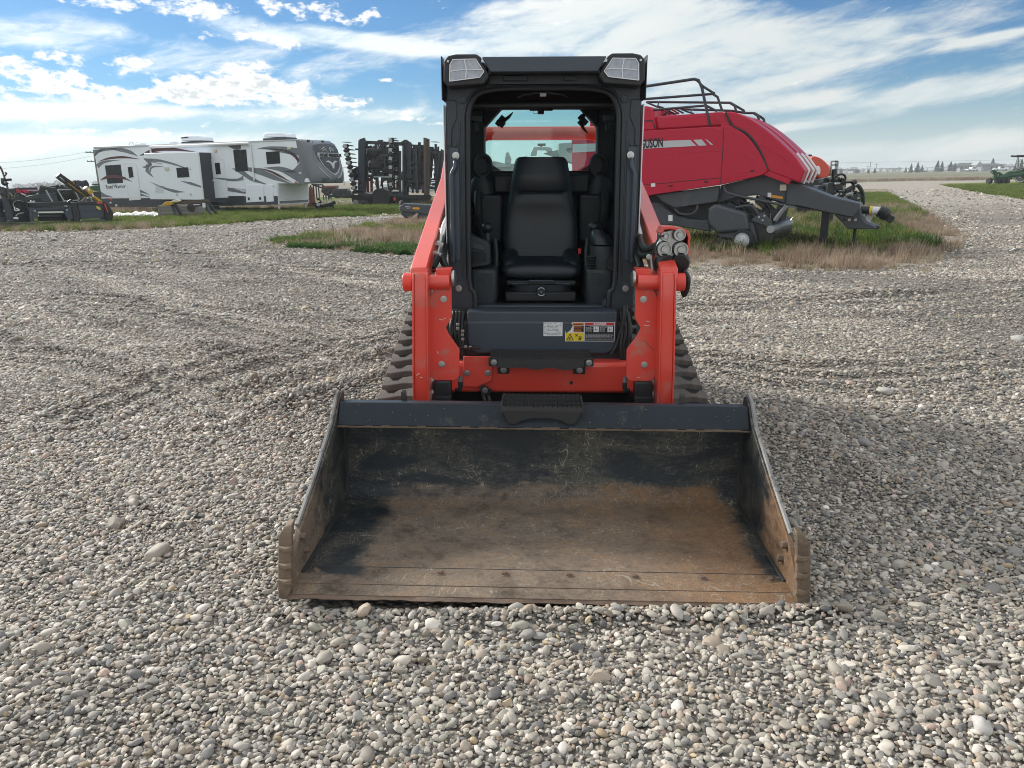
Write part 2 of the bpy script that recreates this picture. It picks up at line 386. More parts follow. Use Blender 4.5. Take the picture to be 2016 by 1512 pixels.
# ------------------------------------------------------------------ ground
def hgt(x, y):                                              # relief of the yard (metres), numpy arrays
    z = .012*np.sin(x*.9+.4*y)*np.sin(y*.7-1.1)+.008*np.sin(x*2.3+1.7)*np.sin(y*1.9+.3)
    def ridge(ax, ay, bx, by, w, h):
        L2 = (bx-ax)**2+(by-ay)**2; t = np.clip(((x-ax)*(bx-ax)+(y-ay)*(by-ay))/L2, 0, 1)
        d2 = (x-ax-t*(bx-ax))**2+(y-ay-t*(by-ay))**2
        return h*np.exp(-d2/(w*w))*(.85+.15*np.sin(5*x+3*y))
    for a in RUTS: z = z + ridge(*a)
    for P, hw, per, h in LANES:                             # tread lines left by tyres and tracks, running along curved lanes
        best = np.full(np.shape(x), 1e9); sg = np.zeros(np.shape(x))
        for (ax, ay), (bx, by) in zip(P[:-1], P[1:]):
            ux, uy = bx-ax, by-ay; L = math.hypot(ux, uy); t = np.clip(((x-ax)*ux+(y-ay)*uy)/(L*L), 0, 1); dd = np.hypot(x-ax-t*ux, y-ay-t*uy); s_ = ((x-ax)*uy-(y-ay)*ux)/L
            m = dd < best; best = np.where(m, dd, best); sg = np.where(m, np.sign(s_)*dd, sg)
        z = z+h*np.exp(-(best/hw)**4)*np.cos(6.283*sg/per)
    return z*np.clip((26-y)/8, 0, 1)
def G2(px, py): q = gp(px, py); return (q.x, q.y)
RUTS = []
LANES = [(smooth_line([G2(*p) for p in pts], 3), hw, per, h) for pts, hw, per, h in (
    ([(150, 820), (300, 762), (460, 712), (620, 686), (790, 660)], .42, .27, .022), ([(-60, 590), (140, 588), (330, 612), (520, 655), (690, 700)], .42, .30, .022), ([(-60, 520), (250, 516), (520, 528), (810, 548)], .6, .42, .024),
    ([(-40, 700), (140, 716), (300, 760), (420, 820)], .40, .27, .018), ([(1345, 600), (1600, 588), (2050, 560)], .6, .42, .024), ([(1390, 712), (1650, 735), (2050, 712)], .42, .30, .018), ([(560, 478), (420, 500), (200, 490), (-80, 480)], .7, .5, .026))]
for (p, q, w, h) in (((455, 775), (765, 695), .20, .060), ((560, 800), (770, 738), .17, .055), ((250, 690), (450, 690), .25, .03), ((380, 735), (700, 712), .14, -.02),
                     ((0, 640), (420, 640), .25, .03), ((1450, 870), (1680, 1010), .22, -.02), ((1480, 800), (1760, 960), .2, .03), ((300, 600), (760, 625), .2, -.03)):
    RUTS.append((*G2(*p), *G2(*q), w, h))
for p, q, w, h in (((0, 663), (320, 745), .13, .045), ((0, 640), (330, 712), .12, -.03), ((60, 600), (430, 690), .13, .035), ((0, 570), (470, 608), .14, .035), ((300, 592), (640, 640), .13, -.03), ((120, 556), (520, 560), .16, .03), ((480, 596), (770, 650), .13, .035), ((0, 520), (420, 530), .2, .035), ((430, 540), (800, 548), .2, -.035), ((330, 765), (540, 705), .12, .04), ((560, 650), (770, 628), .13, .03), ((1380, 640), (1990, 610), .15, -.03), ((1400, 690), (1700, 720), .14, .03), ((1420, 590), (2016, 570), .16, .03), ((1500, 760), (2010, 800), .16, -.03)):
    RUTS.append((*G2(*p), *G2(*q), w, h))
RUTS.append((-.83, 2.425, 1.10, 2.375, .060, .036))          # stones pushed up against the bucket lip
rows = []
xs_ = np.concatenate([np.linspace(-1800, -60, 14), np.linspace(-45, -14, 16), np.arange(-13, 13.01, .1), np.linspace(14, 45, 16), np.linspace(60, 1800, 14)])
ys_ = np.concatenate([np.array([-60, -25, -10, -4, -1]), np.arange(0, 14, .1), np.linspace(14, 30, 50), np.linspace(33, 90, 16), np.array([120, 180, 260, 400, 700, 1400, 2600])])
X, Y = np.meshgrid(xs_, ys_); Z = hgt(X, Y)*np.clip((14-np.abs(X))/3, 0, 1)*np.clip((Y+1)/2, 0, 1)
gm = bpy.data.meshes.new('ground'); nx, ny = len(xs_), len(ys_)
I = np.arange(nx*ny).reshape(ny, nx); F4 = np.stack([I[:-1, :-1], I[:-1, 1:], I[1:, 1:], I[1:, :-1]], -1).reshape(-1, 4)
gm.from_pydata(np.stack([X, Y, Z], -1).reshape(-1, 3).tolist(), [], F4.tolist()); gm.polygons.foreach_set('use_smooth', [True]*len(gm.polygons))
ground = bpy.data.objects.new('ground', gm); COL.objects.link(ground); ground['kind'] = 'structure'

def gravel_mat():
    m = bpy.data.materials.new('gravel_bed'); m.use_nodes = True; t = m.node_tree; t.nodes.clear(); b = NB(t)
    out = b.n('ShaderNodeOutputMaterial'); p = b.n('ShaderNodeBsdfPrincipled'); t.links.new(p.outputs[0], out.inputs[0])
    v = b.n('ShaderNodeTexCoord').outputs['Object']
    sx = b.n('ShaderNodeSeparateXYZ'); t.links.new(v, sx.inputs[0])
    vo = b.n('ShaderNodeTexVoronoi'); t.links.new(v, vo.inputs[0]); vo.inputs['Scale'].default_value = 34; vo.inputs['Randomness'].default_value = .95
    vb = b.n('ShaderNodeTexVoronoi'); t.links.new(v, vb.inputs[0]); vb.inputs['Scale'].default_value = 13
    cs = b.n('ShaderNodeSeparateColor'); t.links.new(vo.outputs['Color'], cs.inputs[0])
    stone = b.ramp(cs.outputs[0], [(0, (.17, .155, .135)), (.3, (.30, .27, .235)), (.6, (.39, .355, .305)), (.85, (.50, .46, .40)), (1, (.34, .275, .21))])
    edge = b.ss(vo.outputs['Distance'], .12, .62)
    c = b.mix(edge, stone, (.10, .092, .080, 1))
    big = b.noise(v, .45, 6, .6, .5); wear = b.ss(big, .40, .64)
    c = b.mix(b.m('MULTIPLY', wear, .35), c, (.30, .285, .26, 1))
    track = b.noise(b.comb(b.m('MULTIPLY', sx.outputs[0], .5), b.m('MULTIPLY', sx.outputs[1], 3.2), 0.0), 1.0, 5, .6, .8)
    c = b.mix(b.m('MULTIPLY', b.ss(track, .52, .68), .38), c, (.13, .12, .108, 1))
    far = b.ss(sx.outputs[1], 18.0, 42.0)
    spk = b.noise(b.comb(b.m('MULTIPLY', sx.outputs[0], 3.2), b.m('MULTIPLY', sx.outputs[1], 1.5), 0.0), 1.0, 6, .75)
    fc = b.ramp(spk, [(.30, (.15, .135, .115)), (.45, (.33, .30, .26)), (.56, (.42, .385, .335)), (.72, (.62, .58, .52))])
    c = b.mix(b.m('MULTIPLY', far, .85), c, fc)
    b.set(p.inputs['Base Color'], c); p.inputs['Roughness'].default_value = .85; p.inputs['Specular IOR Level'].default_value = .3
    bp = b.n('ShaderNodeBump'); bp.inputs['Strength'].default_value = .9; bp.inputs['Distance'].default_value = .025
    b.set(bp.inputs['Height'], b.m('SUBTRACT', 1.0, b.m('MULTIPLY_ADD', vb.outputs['Distance'], .3, vo.outputs['Distance']))); t.links.new(bp.outputs[0], p.inputs['Normal'])
    return m
gm.materials.append(gravel_mat())

def soil_mat(name, c1, c2, c3, sc):
    m = bpy.data.materials.new(name); m.use_nodes = True; t = m.node_tree; t.nodes.clear(); b = NB(t)
    out = b.n('ShaderNodeOutputMaterial'); p = b.n('ShaderNodeBsdfPrincipled'); t.links.new(p.outputs[0], out.inputs[0])
    v = b.n('ShaderNodeTexCoord').outputs['Object']
    c = b.mix(b.ss(b.noise(v, sc, 6, .65, .4), .38, .62), (*c1, 1), (*c2, 1)); c = b.mix(b.ss(b.noise(v, sc*.31, 5, .6, .6), .45, .65), c, (*c3, 1))
    b.set(p.inputs['Base Color'], c); p.inputs['Roughness'].default_value = .95; p.inputs['Specular IOR Level'].default_value = .1
    bp = b.n('ShaderNodeBump'); bp.inputs['Strength'].default_value = .6; bp.inputs['Distance'].default_value = .05
    b.set(bp.inputs['Height'], b.noise(v, sc*7, 5, .7)); t.links.new(bp.outputs[0], p.inputs['Normal'])
    return m
def inpoly(x, y, poly):
    x = np.asarray(x); y = np.asarray(y); ins = np.zeros(x.shape, bool); n = len(poly)
    for i in range(n):
        x1, y1 = poly[i]; x2, y2 = poly[(i+1) % n]
        if y1 == y2: continue
        ins ^= ((y1 > y) != (y2 > y)) & (x < (x2-x1)*(y-y1)/(y2-y1)+x1)
    return ins
def ragged(poly, step, amp):
    out = []
    for i in range(len(poly)):
        a = np.array(poly[i]); c = np.array(poly[(i+1) % len(poly)]); n = max(1, int(np.linalg.norm(c-a)/step))
        for k in range(n):
            p = a+(c-a)*k/n; out.append((p[0]+rng.normal(0, amp), p[1]+rng.normal(0, amp)))
    return out
def grid_patch(name, poly, mt, cell, lift):                       # follows the relief of the yard
    P = np.array(poly); x0, y0 = P.min(0); x1, y1 = P.max(0); gx, gy = np.meshgrid(np.arange(x0, x1+cell, cell), np.arange(y0, y1+cell, cell)); ny_, nx_ = gx.shape
    cx, cy = gx[:-1, :-1]+cell/2, gy[:-1, :-1]+cell/2; k = inpoly(cx+rng.normal(0, .12, cx.shape), cy+rng.normal(0, .15, cx.shape), poly)
    I_ = np.arange(nx_*ny_).reshape(ny_, nx_); q = np.stack([I_[:-1, :-1], I_[:-1, 1:], I_[1:, 1:], I_[1:, :-1]], -1)[k]; jx, jy = rng.normal(0, cell*.18, gx.shape), rng.normal(0, cell*.18, gx.shape)
    us, inv = np.unique(q, return_inverse=True); V = np.stack([(gx+jx).ravel(), (gy+jy).ravel(), (hgt(gx+jx, gy+jy)+lift).ravel()], -1)[us]
    me = bpy.data.meshes.new(name); me.from_pydata(V.tolist(), [], inv.reshape(-1, 4).tolist()); me.materials.append(mt); o = bpy.data.objects.new(name, me); COL.objects.link(o); o['kind'] = 'structure'; return o
def patch(name, poly, mt, z):
    # a fan of triangles follows the relief well enough: these patches lie where the yard is flat
    me = bpy.data.meshes.new(name); bm = bmesh.new()
    f = bm.faces.new([bm.verts.new((x, y, z)) for x, y in poly]); bmesh.ops.triangulate(bm, faces=[f]); bmesh.ops.recalc_face_normals(bm, faces=bm.faces)
    if bm.faces[:][0].normal.z < 0: bmesh.ops.reverse_faces(bm, faces=bm.faces)
    bm.to_mesh(me); bm.free(); me.materials.append(mt)
    o = bpy.data.objects.new(name, me); COL.objects.link(o); o['kind'] = 'structure'; return o
lawn_poly = [G2(-260, 470)] + [G2(*p) for p in ((0, 456), (120, 456), (230, 452), (350, 447), (480, 439), (560, 433), (640, 428), (720, 427), (785, 424))] + [(-2.2, 36), (2, 40), (6, 60), (-10, 75), (-60, 80), (-75, 30)]
verge_poly = [G2(*p) for p in ((518, 478), (560, 485), (640, 489), (730, 498), (815, 502))] + [(.3, 14.2)] + [G2(*p) for p in ((1350, 522), (1450, 528), (1600, 533), (1720, 531), (1830, 520), (1890, 490), (1905, 470), (1860, 440), (1800, 410), (1770, 390), (1745, 372))] + \
    [(28, 66), (20, 50), (12, 38), (2, 34)] + [G2(*p) for p in ((870, 428), (780, 432), (700, 447), (640, 460), (560, 470))]
rg_poly = [G2(*p) for p in ((1845, 362), (1900, 374), (1960, 385), (2016, 392))] + [(30, 36), (60, 36), (95, 86), (70, 96)]
field_poly = [G2(*p) for p in ((1640, 361), (1760, 357), (1860, 356), (2016, 354))] + [(260, 112), (900, 600), (900, 1500), (20, 1500), (16, 200)]
back_poly = [(-75, 82), (-10, 78), (6, 66), (20, 100), (16, 200), (18, 1490), (-900, 1490), (-900, 150)]
m_lawn = soil_mat('lawn_soil', (.075, .12, .028), (.10, .14, .04), (.16, .14, .08), 1.1)
m_verge = soil_mat('verge_soil', (.29, .255, .21), (.23, .20, .16), (.15, .15, .09), 1.6)
m_field = soil_mat('field_soil', (.15, .165, .095), (.19, .185, .125), (.23, .20, .15), .06)
m_rg = soil_mat('short_turf_soil', (.14, .165, .035), (.17, .175, .045), (.11, .15, .035), .5)
lawn = patch('lawn', ragged(lawn_poly, .6, .08), m_lawn, .010)
verge = grid_patch('verge', verge_poly, m_verge, .25, .008)
turf = patch('turf', ragged(rg_poly, 1.0, .12), m_rg, .010)
field = patch('field', field_poly, m_field, .014)
pasture = patch('pasture', back_poly, m_verge, .006)

# ------------------------------------------------------------------ scattered stuff: points with attributes, instanced by geometry nodes
def variants(cname, meshes, mt):
    c = bpy.data.collections.new(cname)
    for i, me in enumerate(meshes):
        if not me.materials: me.materials.append(mt)
        o = bpy.data.objects.new('%s_%02d' % (cname, i), me); c.objects.link(o)
    return c
def scatter(name, pts, rot, scl, col, coll, nvar, kind='stuff'):
    n = len(pts); me = bpy.data.meshes.new(name); me.vertices.add(n); me.vertices.foreach_set('co', np.asarray(pts, np.float32).ravel())
    for nm, tp, key, arr in (('rot', 'FLOAT_VECTOR', 'vector', rot), ('scl', 'FLOAT_VECTOR', 'vector', scl), ('col', 'FLOAT_COLOR', 'color', np.concatenate([col, np.ones((n, 1))], 1))):
        a = me.attributes.new(nm, tp, 'POINT'); a.data.foreach_set(key, np.asarray(arr, np.float32).ravel())
    a = me.attributes.new('idx', 'INT', 'POINT'); a.data.foreach_set('value', rng.integers(0, nvar, n).astype(np.int32))
    o = bpy.data.objects.new(name, me); COL.objects.link(o); o['kind'] = kind
    g = bpy.data.node_groups.new(name+'_nodes', 'GeometryNodeTree')
    g.interface.new_socket('Geometry', in_out='INPUT', socket_type='NodeSocketGeometry'); g.interface.new_socket('Geometry', in_out='OUTPUT', socket_type='NodeSocketGeometry')
    gi = g.nodes.new('NodeGroupInput'); go = g.nodes.new('NodeGroupOutput'); ip = g.nodes.new('GeometryNodeInstanceOnPoints'); ci = g.nodes.new('GeometryNodeCollectionInfo')
    ci.inputs['Collection'].default_value = coll; ci.inputs['Separate Children'].default_value = True; ci.inputs['Reset Children'].default_value = True
    mp = g.nodes.new('GeometryNodeMeshToPoints'); g.links.new(gi.outputs[0], mp.inputs[0])
    def attr(nm, tp):
        a = g.nodes.new('GeometryNodeInputNamedAttribute'); a.data_type = tp; a.inputs[0].default_value = nm; return a.outputs[0]
    e2r = g.nodes.new('FunctionNodeEulerToRotation'); g.links.new(attr('rot', 'FLOAT_VECTOR'), e2r.inputs[0])
    g.links.new(mp.outputs[0], ip.inputs['Points']); g.links.new(ci.outputs[0], ip.inputs['Instance']); ip.inputs['Pick Instance'].default_value = True
    g.links.new(attr('idx', 'INT'), ip.inputs['Instance Index']); g.links.new(e2r.outputs[0], ip.inputs['Rotation']); g.links.new(attr('scl', 'FLOAT_VECTOR'), ip.inputs['Scale'])
    g.links.new(ip.outputs[0], go.inputs[0])
    md = o.modifiers.new('scatter', 'NODES'); md.node_group = g
    return o
def pebble(seed, sub, ang):
    bm = bmesh.new(); bmesh.ops.create_icosphere(bm, subdivisions=sub, radius=1.0)
    o = Vector((seed*3.1, seed*1.7, -seed))
    planes = [(Vector((random.gauss(0, 1), random.gauss(0, 1), random.gauss(0, 1))).normalized(), random.uniform(.62, .9)) for _ in range(int(3+ang*7))]
    for v in bm.verts:
        d = v.co.normalized(); r = 1+.20*mnoise.noise(d*1.1+o)+.05*mnoise.noise(d*2.7+o)
        p = d*r
        for n_, h in planes:
            k = p.dot(n_)-h
            if k > 0: p -= n_*k*(.55+.4*ang)
        v.co = p
    me = bpy.data.meshes.new('pebble'); bm.to_mesh(me); bm.free()
    me.polygons.foreach_set('use_smooth', [True]*len(me.polygons))
    if ang > .5: me.set_sharp_from_angle(angle=R_(33))
    return me
m_peb = mat('river_pebble', (1, 1, 1), .62, var=.10, scale=3.0, bump=.12, bscale=9, spec=.35, inst=True)
NV = 14
peb_hi = variants('pebble', [pebble(i+1, 3 if i < 3 else 2, (i/NV)**.8) for i in range(NV)], m_peb)
peb_lo = variants('small_pebble', [pebble(i+31, 2 if i < 5 else 1, .3+.5*(i/NV)) for i in range(NV)], m_peb)
PAL = np.array([(.335, .315, .285), (.27, .262, .25), (.40, .38, .345), (.19, .19, .192), (.35, .31, .27), (.45, .43, .40), (.135, .135, .14), (.345, .265, .235), (.37, .30, .21), (.30, .30, .265), (.27, .265, .25), (.31, .265, .22), (.56, .54, .52)])
PAL = PAL*np.array([1.11, 1.075, 1.02])
PW = np.array([18, 15, 16, 10, 12, 11, 6, 2.0, 1.6, 8, 6, 8, 3.2]); PW = PW/PW.sum()
ML = Matrix.Rotation(R_(-1.6), 3, 'Z') @ Matrix.Rotation(R_(.9), 3, 'Y'); MLi = np.array(ML.transposed()); MO = np.array((.154, 4.056, .001))
def gravel(name, y0, y1, cell, smin, smax, coll, xr=None):
    x1 = .72*(y1*.965+.4)+2.1 if xr is None else xr
    gx, gy = np.meshgrid(np.arange(-x1, x1, cell), np.arange(y0, y1, cell)); gx = gx.ravel()+rng.uniform(-.5, .5, gx.size)*cell; gy = gy.ravel()+rng.uniform(-.5, .5, gy.size)*cell
    k = np.abs(gx) < .72*(gy*.965+.4)+1.9
    loc = (np.stack([gx, gy, 0*gx], -1)-MO) @ MLi.T
    lx, ly = loc[:, 0], loc[:, 1]
    k &= ~((np.abs(lx) < .955) & (ly > -1.595) & (ly < -.64))
    k &= ~((np.abs(lx) < .80) & (ly > -.3) & (ly < 1.7))
    k &= ~inpoly(gx+rng.normal(0, .45, gx.size), gy+rng.normal(0, .65, gy.size), verge_poly)
    lane = np.sin(gx*1.1-gy*.42+.8*np.sin(gy*.6))*np.clip((gx-1.2)/2, 0, 1)*np.clip((gy-3.5)/3, 0, 1)+.55*np.sin(np.hypot(gx-9, gy-26)*2.1+.7*np.sin(gx*.6))*np.clip((gy-6)/4, 0, 1)
    k &= rng.random(gx.size) > .80*np.clip(lane, 0, 1)
    big = .5+.5*np.sin(gx*1.3+np.sin(gy*1.7)*1.5)*np.sin(gy*1.1+np.cos(gx*.9)*1.3)
    k0 = k; gx, gy, big = gx[k], gy[k], big[k]; n = len(gx)
    hz_ = hgt(gx, gy); ru = np.clip((hz_-.018)/.04, 0, 1)
    a = np.clip(rng.lognormal(math.log((smin+smax)*.44), .40, n), smin, smax*1.3)*(.82+.26*big+.18*ru)
    odd = rng.random(n) < .035; a = np.where(odd, a*1.75, a)
    scl = np.stack([a*1.08, a*rng.uniform(.55, .92, n), a*rng.uniform(.36, .66, n)], -1)
    rot = np.stack([rng.normal(0, .34+.3*ru, n), rng.normal(0, .34+.3*ru, n), rng.uniform(0, 6.28, n)], -1)
    z = hz_+scl[:, 2]*.25+rng.uniform(-.005, .006, n)+.01*ru
    col = PAL[rng.choice(len(PAL), n, p=PW)]*np.clip(rng.normal(1, .20, (n, 1)), .55, 1.55)*(1-.20*ru[:, None])
    pt = np.sin(gx*.55+1.3*np.sin(gy*.35))*np.sin(gy*.8+.9*np.cos(gx*.4)); col *= (1+.06*pt-.16*np.clip(lane[k0], 0, 1))[:, None]
    rr_ = np.hypot(gx-9, gy-26); arc = np.sin(rr_*5.2+1.5*np.sin(gx*.8))*np.sin(rr_*1.3+.6*np.sin(gy*.5)); col *= (1+.17*np.clip((gy-4)/4, 0, 1)*arc)[:, None]
    return scatter(name, np.stack([gx, gy, z], -1), rot, scl, col, coll, NV)
gravel('gravel', .5, 4.3, .0150, .0062, .0158, peb_hi)
gravel('gravel', 4.3, 8.5, .0195, .0075, .0190, peb_lo)
gravel('gravel', 8.5, 14.0, .031, .010, .025, peb_lo)
gravel('gravel', 14.0, 22.0, .060, .014, .036, peb_lo)
gravel('gravel', 22.0, 34.0, .13, .018, .05, peb_lo)
gravel('gravel', 34.0, 62.0, .42, .03, .09, peb_lo)

# larger single stones
for px, py, r, sq, c_, lab in ((308, 1085, .062, .55, (.36, .33, .28), 'large pale domed stone among the pebbles left of the bucket'),
                             (228, 1026, .060, .5, (.24, .215, .18), 'brown angular slab of rock poking from the gravel far left of the bucket'),
                             (1742, 762, .080, .36, (.40, .39, .36), 'flat pale stone on the gravel right of the loader tracks'),
                             (1702, 870, .05, .5, (.27, .26, .25), 'grey rounded stone on the gravel right of the bucket'),
                             (1932, 1428, .034, .7, (.50, .48, .46), 'whitish round stone in the lower right corner of the gravel'),
                             (2004, 664, .075, .4, (.38, .37, .34), 'broad whitish flat stone at the right edge of the yard')):
    me = pebble(int(px), 3, .4 if 'angular' not in lab else .95).copy(); q = gp(px, py, .02)
    mt = mat('boulder_stone', c_, .7, var=.22, scale=4, bump=.3, bscale=18); me.materials.append(mt)
    o = bpy.data.objects.new('stone', me); COL.objects.link(o); o.location = (q.x, q.y, float(hgt(np.array([q.x]), np.array([q.y]))[0])+.012); o.scale = (r, r*.8, r*sq); o.rotation_euler = (.05, .08, px*.3)
    tag(o, lab, 'stone', 'large loose stones on the gravel')

# grass and weeds
def blades(seed, n, h, spread, lean, w, heads=False):
    rr = random.Random(seed); mb = MB()
    for _ in range(n):
        a = rr.uniform(0, 6.28); r = spread*math.sqrt(rr.random()); x, y = r*math.cos(a), r*math.sin(a); l = lean*rr.uniform(.2, 1.3); b_ = rr.uniform(0, 6.28); hh = h*rr.uniform(.5, 1.1); ww = w*rr.uniform(.7, 1.3)
        dx_, dy_ = math.cos(b_), math.sin(b_); sx_, sy_ = -dy_*ww, dx_*ww; pts = []
        for t in (0, .5, 1):
            k = l*t*t*hh; px_, py_, pz_ = x+dx_*k, y+dy_*k, hh*t*(1-.25*l*t); q = (1-t*.85)
            pts.append(((px_-sx_*q, py_-sy_*q, pz_), (px_+sx_*q, py_+sy_*q, pz_)))
        mb.sheet([[p[0] for p in pts], [p[1] for p in pts]])
        if heads and rr.random() < .5:
            for _k in range(3):
                c = Vector(((pts[2][0][0]+pts[2][1][0])/2, (pts[2][0][1]+pts[2][1][1])/2, pts[2][0][2]-_k*.08*hh)); e = Vector((rr.gauss(0, .02), rr.gauss(0, .02), .03))
                mb.add([c+e, c-e*.5+Vector((.008, 0, 0)), c-e*.5-Vector((.008, 0, 0))], [(0, 1, 2)])
    me = bpy.data.meshes.new('clump'); me.from_pydata(mb.v, [], mb.f); return me
m_gr = mat('grass_blade', (1, 1, 1), .7, var=.15, scale=5, spec=.15, inst=True)
_t = m_gr.node_tree; _p = next(n for n in _t.nodes if n.type == 'BSDF_PRINCIPLED'); _o = next(n for n in _t.nodes if n.type == 'OUTPUT_MATERIAL')
_tr = _t.nodes.new('ShaderNodeBsdfTranslucent'); _mx = _t.nodes.new('ShaderNodeMixShader'); _mx.inputs[0].default_value = .45      # thin blades let the low sun through
_t.links.new(_p.inputs['Base Color'].links[0].from_socket, _tr.inputs[0]); _t.links.new(_p.outputs[0], _mx.inputs[1]); _t.links.new(_tr.outputs[0], _mx.inputs[2]); _t.links.new(_mx.outputs[0], _o.inputs[0])
tuft = variants('tuft', [blades(i, 34, 1.0, .8, .8, .055) for i in range(6)], m_gr)
weed = variants('weed', [blades(50+i, 26, 1.0, .55, .55, .022, True) for i in range(6)], m_gr)
leafy = variants('leafy', [blades(90+i, 40, .8, 1.0, 1.6, .13) for i in range(5)], m_gr)
def cover(name, poly, dens, h0, h1, cols, coll, nv, keep=None, hs=1.0):
    P = np.array(poly); x0, y0 = P.min(0); x1, y1 = P.max(0); n = int((x1-x0)*(y1-y0)*dens)
    x = rng.uniform(x0, x1, n); y = rng.uniform(y0, y1, n); k = inpoly(x, y, poly) & (np.abs(x) < .72*(y*.965+.4)+2.5)
    if keep is not None: k &= keep(x, y)
    x, y = x[k], y[k]; n = len(x); s_ = rng.uniform(h0, h1, n)
    w = s_*hs*rng.uniform(.8, 1.3, n)
    C = np.array(cols)[rng.integers(0, len(cols), n)]*rng.uniform(.75, 1.25, (n, 1))
    return scatter(name, np.stack([x, y, hgt(x, y)+.006], -1), np.stack([0*x, 0*x, rng.uniform(0, 6.28, n)], -1), np.stack([w, w, s_], -1), C, coll, nv)
def nz(x, y, s, o=0): return np.sin(x*s+1.3*np.sin(y*s*.8+o))*np.sin(y*s*1.2+o+1.1*np.cos(x*s*.7))
GREEN = [(.13, .19, .036), (.16, .215, .045), (.10, .155, .03), (.21, .22, .07)]
LGREEN = [(.15, .20, .045), (.17, .205, .055), (.12, .175, .04)]
DRY = [(.38, .305, .225), (.33, .25, .18), (.43, .36, .27), (.26, .195, .15), (.30, .225, .175)]
DGREEN = [(.055, .115, .028), (.065, .13, .03), (.045, .095, .025)]
lawn_near = lawn_poly[:10] + [(-3, 47), (-10, 47), (-30, 43), (-34, 27)]
cover('grass', lawn_near, 17, .10, .24, GREEN, tuft, 6, lambda x, y: nz(x, y, .5) > -.75, 1.1)
cover('grass', [(-9, 35), (-1, 36), (0, 48), (-10, 48)], 10, .08, .16, LGREEN, tuft, 6, None, 1.3)
edge_poly = [G2(*p) for p in ((-40, 460), (0, 457), (120, 457), (230, 453), (350, 448), (350, 444), (240, 446), (120, 449), (0, 449), (-40, 450))]
cover('dry_weeds', edge_poly, 26, .10, .26, DRY, weed, 6, None, .9)
cover('dry_weeds', [(-26, 40), (-2, 43), (-2, 58), (-30, 52)], 5, .2, .45, DRY, weed, 6, lambda x, y: nz(x, y, .35, 2) > -.1, .9)
vk = lambda x, y: inpoly(x+rng.normal(0, .45, x.size), y+rng.normal(0, .75, y.size), verge_poly)
cover('dry_weeds', verge_poly, 30, .05, .15, DRY, weed, 6, lambda x, y: vk(x, y) & (nz(x, y, .9) > -.75) & (y < 40), 1.9)
cover('dry_weeds', verge_poly, 13, .14, .34, DRY, weed, 6, lambda x, y: vk(x, y) & (nz(x, y, .62, 2.2)+.4*nz(x, y, 2.1) > .12) & (y < 34), .9)
skirt = ragged([(p[0]*1.0+.0, p[1]-.95) for p in verge_poly[:13]]+[(p[0], p[1]+.5) for p in verge_poly[:13]][::-1], .4, .15)
cover('dry_weeds', skirt, 6, .03, .11, DRY+GREEN[:1], weed, 6, lambda x, y: (nz(x, y, 1.7, .4) > .1), 1.6)
cover('grass', verge_poly, 15, .08, .22, GREEN, tuft, 6, lambda x, y: vk(x, y) & (nz(x, y, .55, 1.2) > np.where(x > 2, .45, .12)) & (y < 45) & ((x < 2) | (y > 14.6)), 1.1)
cover('grass', [(3.2, 15.3), (8.6, 15.4), (9.5, 18.5), (12, 26), (6, 26), (3, 19)], 24, .10, .34, DGREEN+GREEN, tuft, 6, lambda x, y: nz(x, y, .8, .4)+.5*nz(x, y, 2.3, 1) > -.30, .9)
cover('grass', [(8, 20), (14, 26), (20, 40), (26, 54), (20, 52), (10, 32)], 14, .10, .22, LGREEN, tuft, 6, None, 1.2)
lip = [G2(*p) for p in ((520, 479), (560, 486), (640, 490), (730, 499), (815, 503), (815, 482), (730, 478), (640, 474), (560, 470))]
cover('grass', lip, 90, .10, .20, [(.07, .16, .035), (.085, .18, .04), (.06, .13, .03)], leafy, 5, lambda x, y: nz(x, y, 1.6, .7) > -.05, .9)
cover('grass', rg_poly, 3.2, .10, .20, LGREEN, tuft, 6, lambda x, y: y < 75, 2.2)
cover('dry_weeds', [G2(1640, 359), G2(1760, 356), G2(2016, 353), (90, 116), (50, 122), (44, 118)], 4, .2, .5, DRY, weed, 6, None, 1.4)
for px, py, h, lab in ((656, 452, .42, 'dead upright weed stalk with curled tip at the tip of the verge'), (682, 462, .30, 'short dead weed stalk standing right of the curled one on the verge')):
    q = gp(px, py+14); t = thing('dead_weed', lab, 'plant', q, group='dead stalks on the verge'); mb = MB()
    mb.tube([(0, 0, 0), (.02, 0, h*.5), (-.02, .01, h*.9), (-.09, .02, h*.97)], [.011, .009, .006, .004], 5)
    for k in range(7):
        z = h*(.25+.1*k); s_ = 1 if k % 2 else -1; mb.tube([(0, 0, z), (s_*.05, .02, z+.05)], [.007, .002], 4)
    mb.build('stem', M['woodbrown'], t)

# ------------------------------------------------------------------ the compact track loader (x right, y to the rear, z up; y = 0 is the cab front)
ld = thing('track_loader', 'orange compact track loader with black cab and wide lowered bucket, centre of the yard', 'track loader', tuple(MO))
ld.rotation_euler = ML.to_euler()
LF = Frame(tuple(MO), 0, ML)

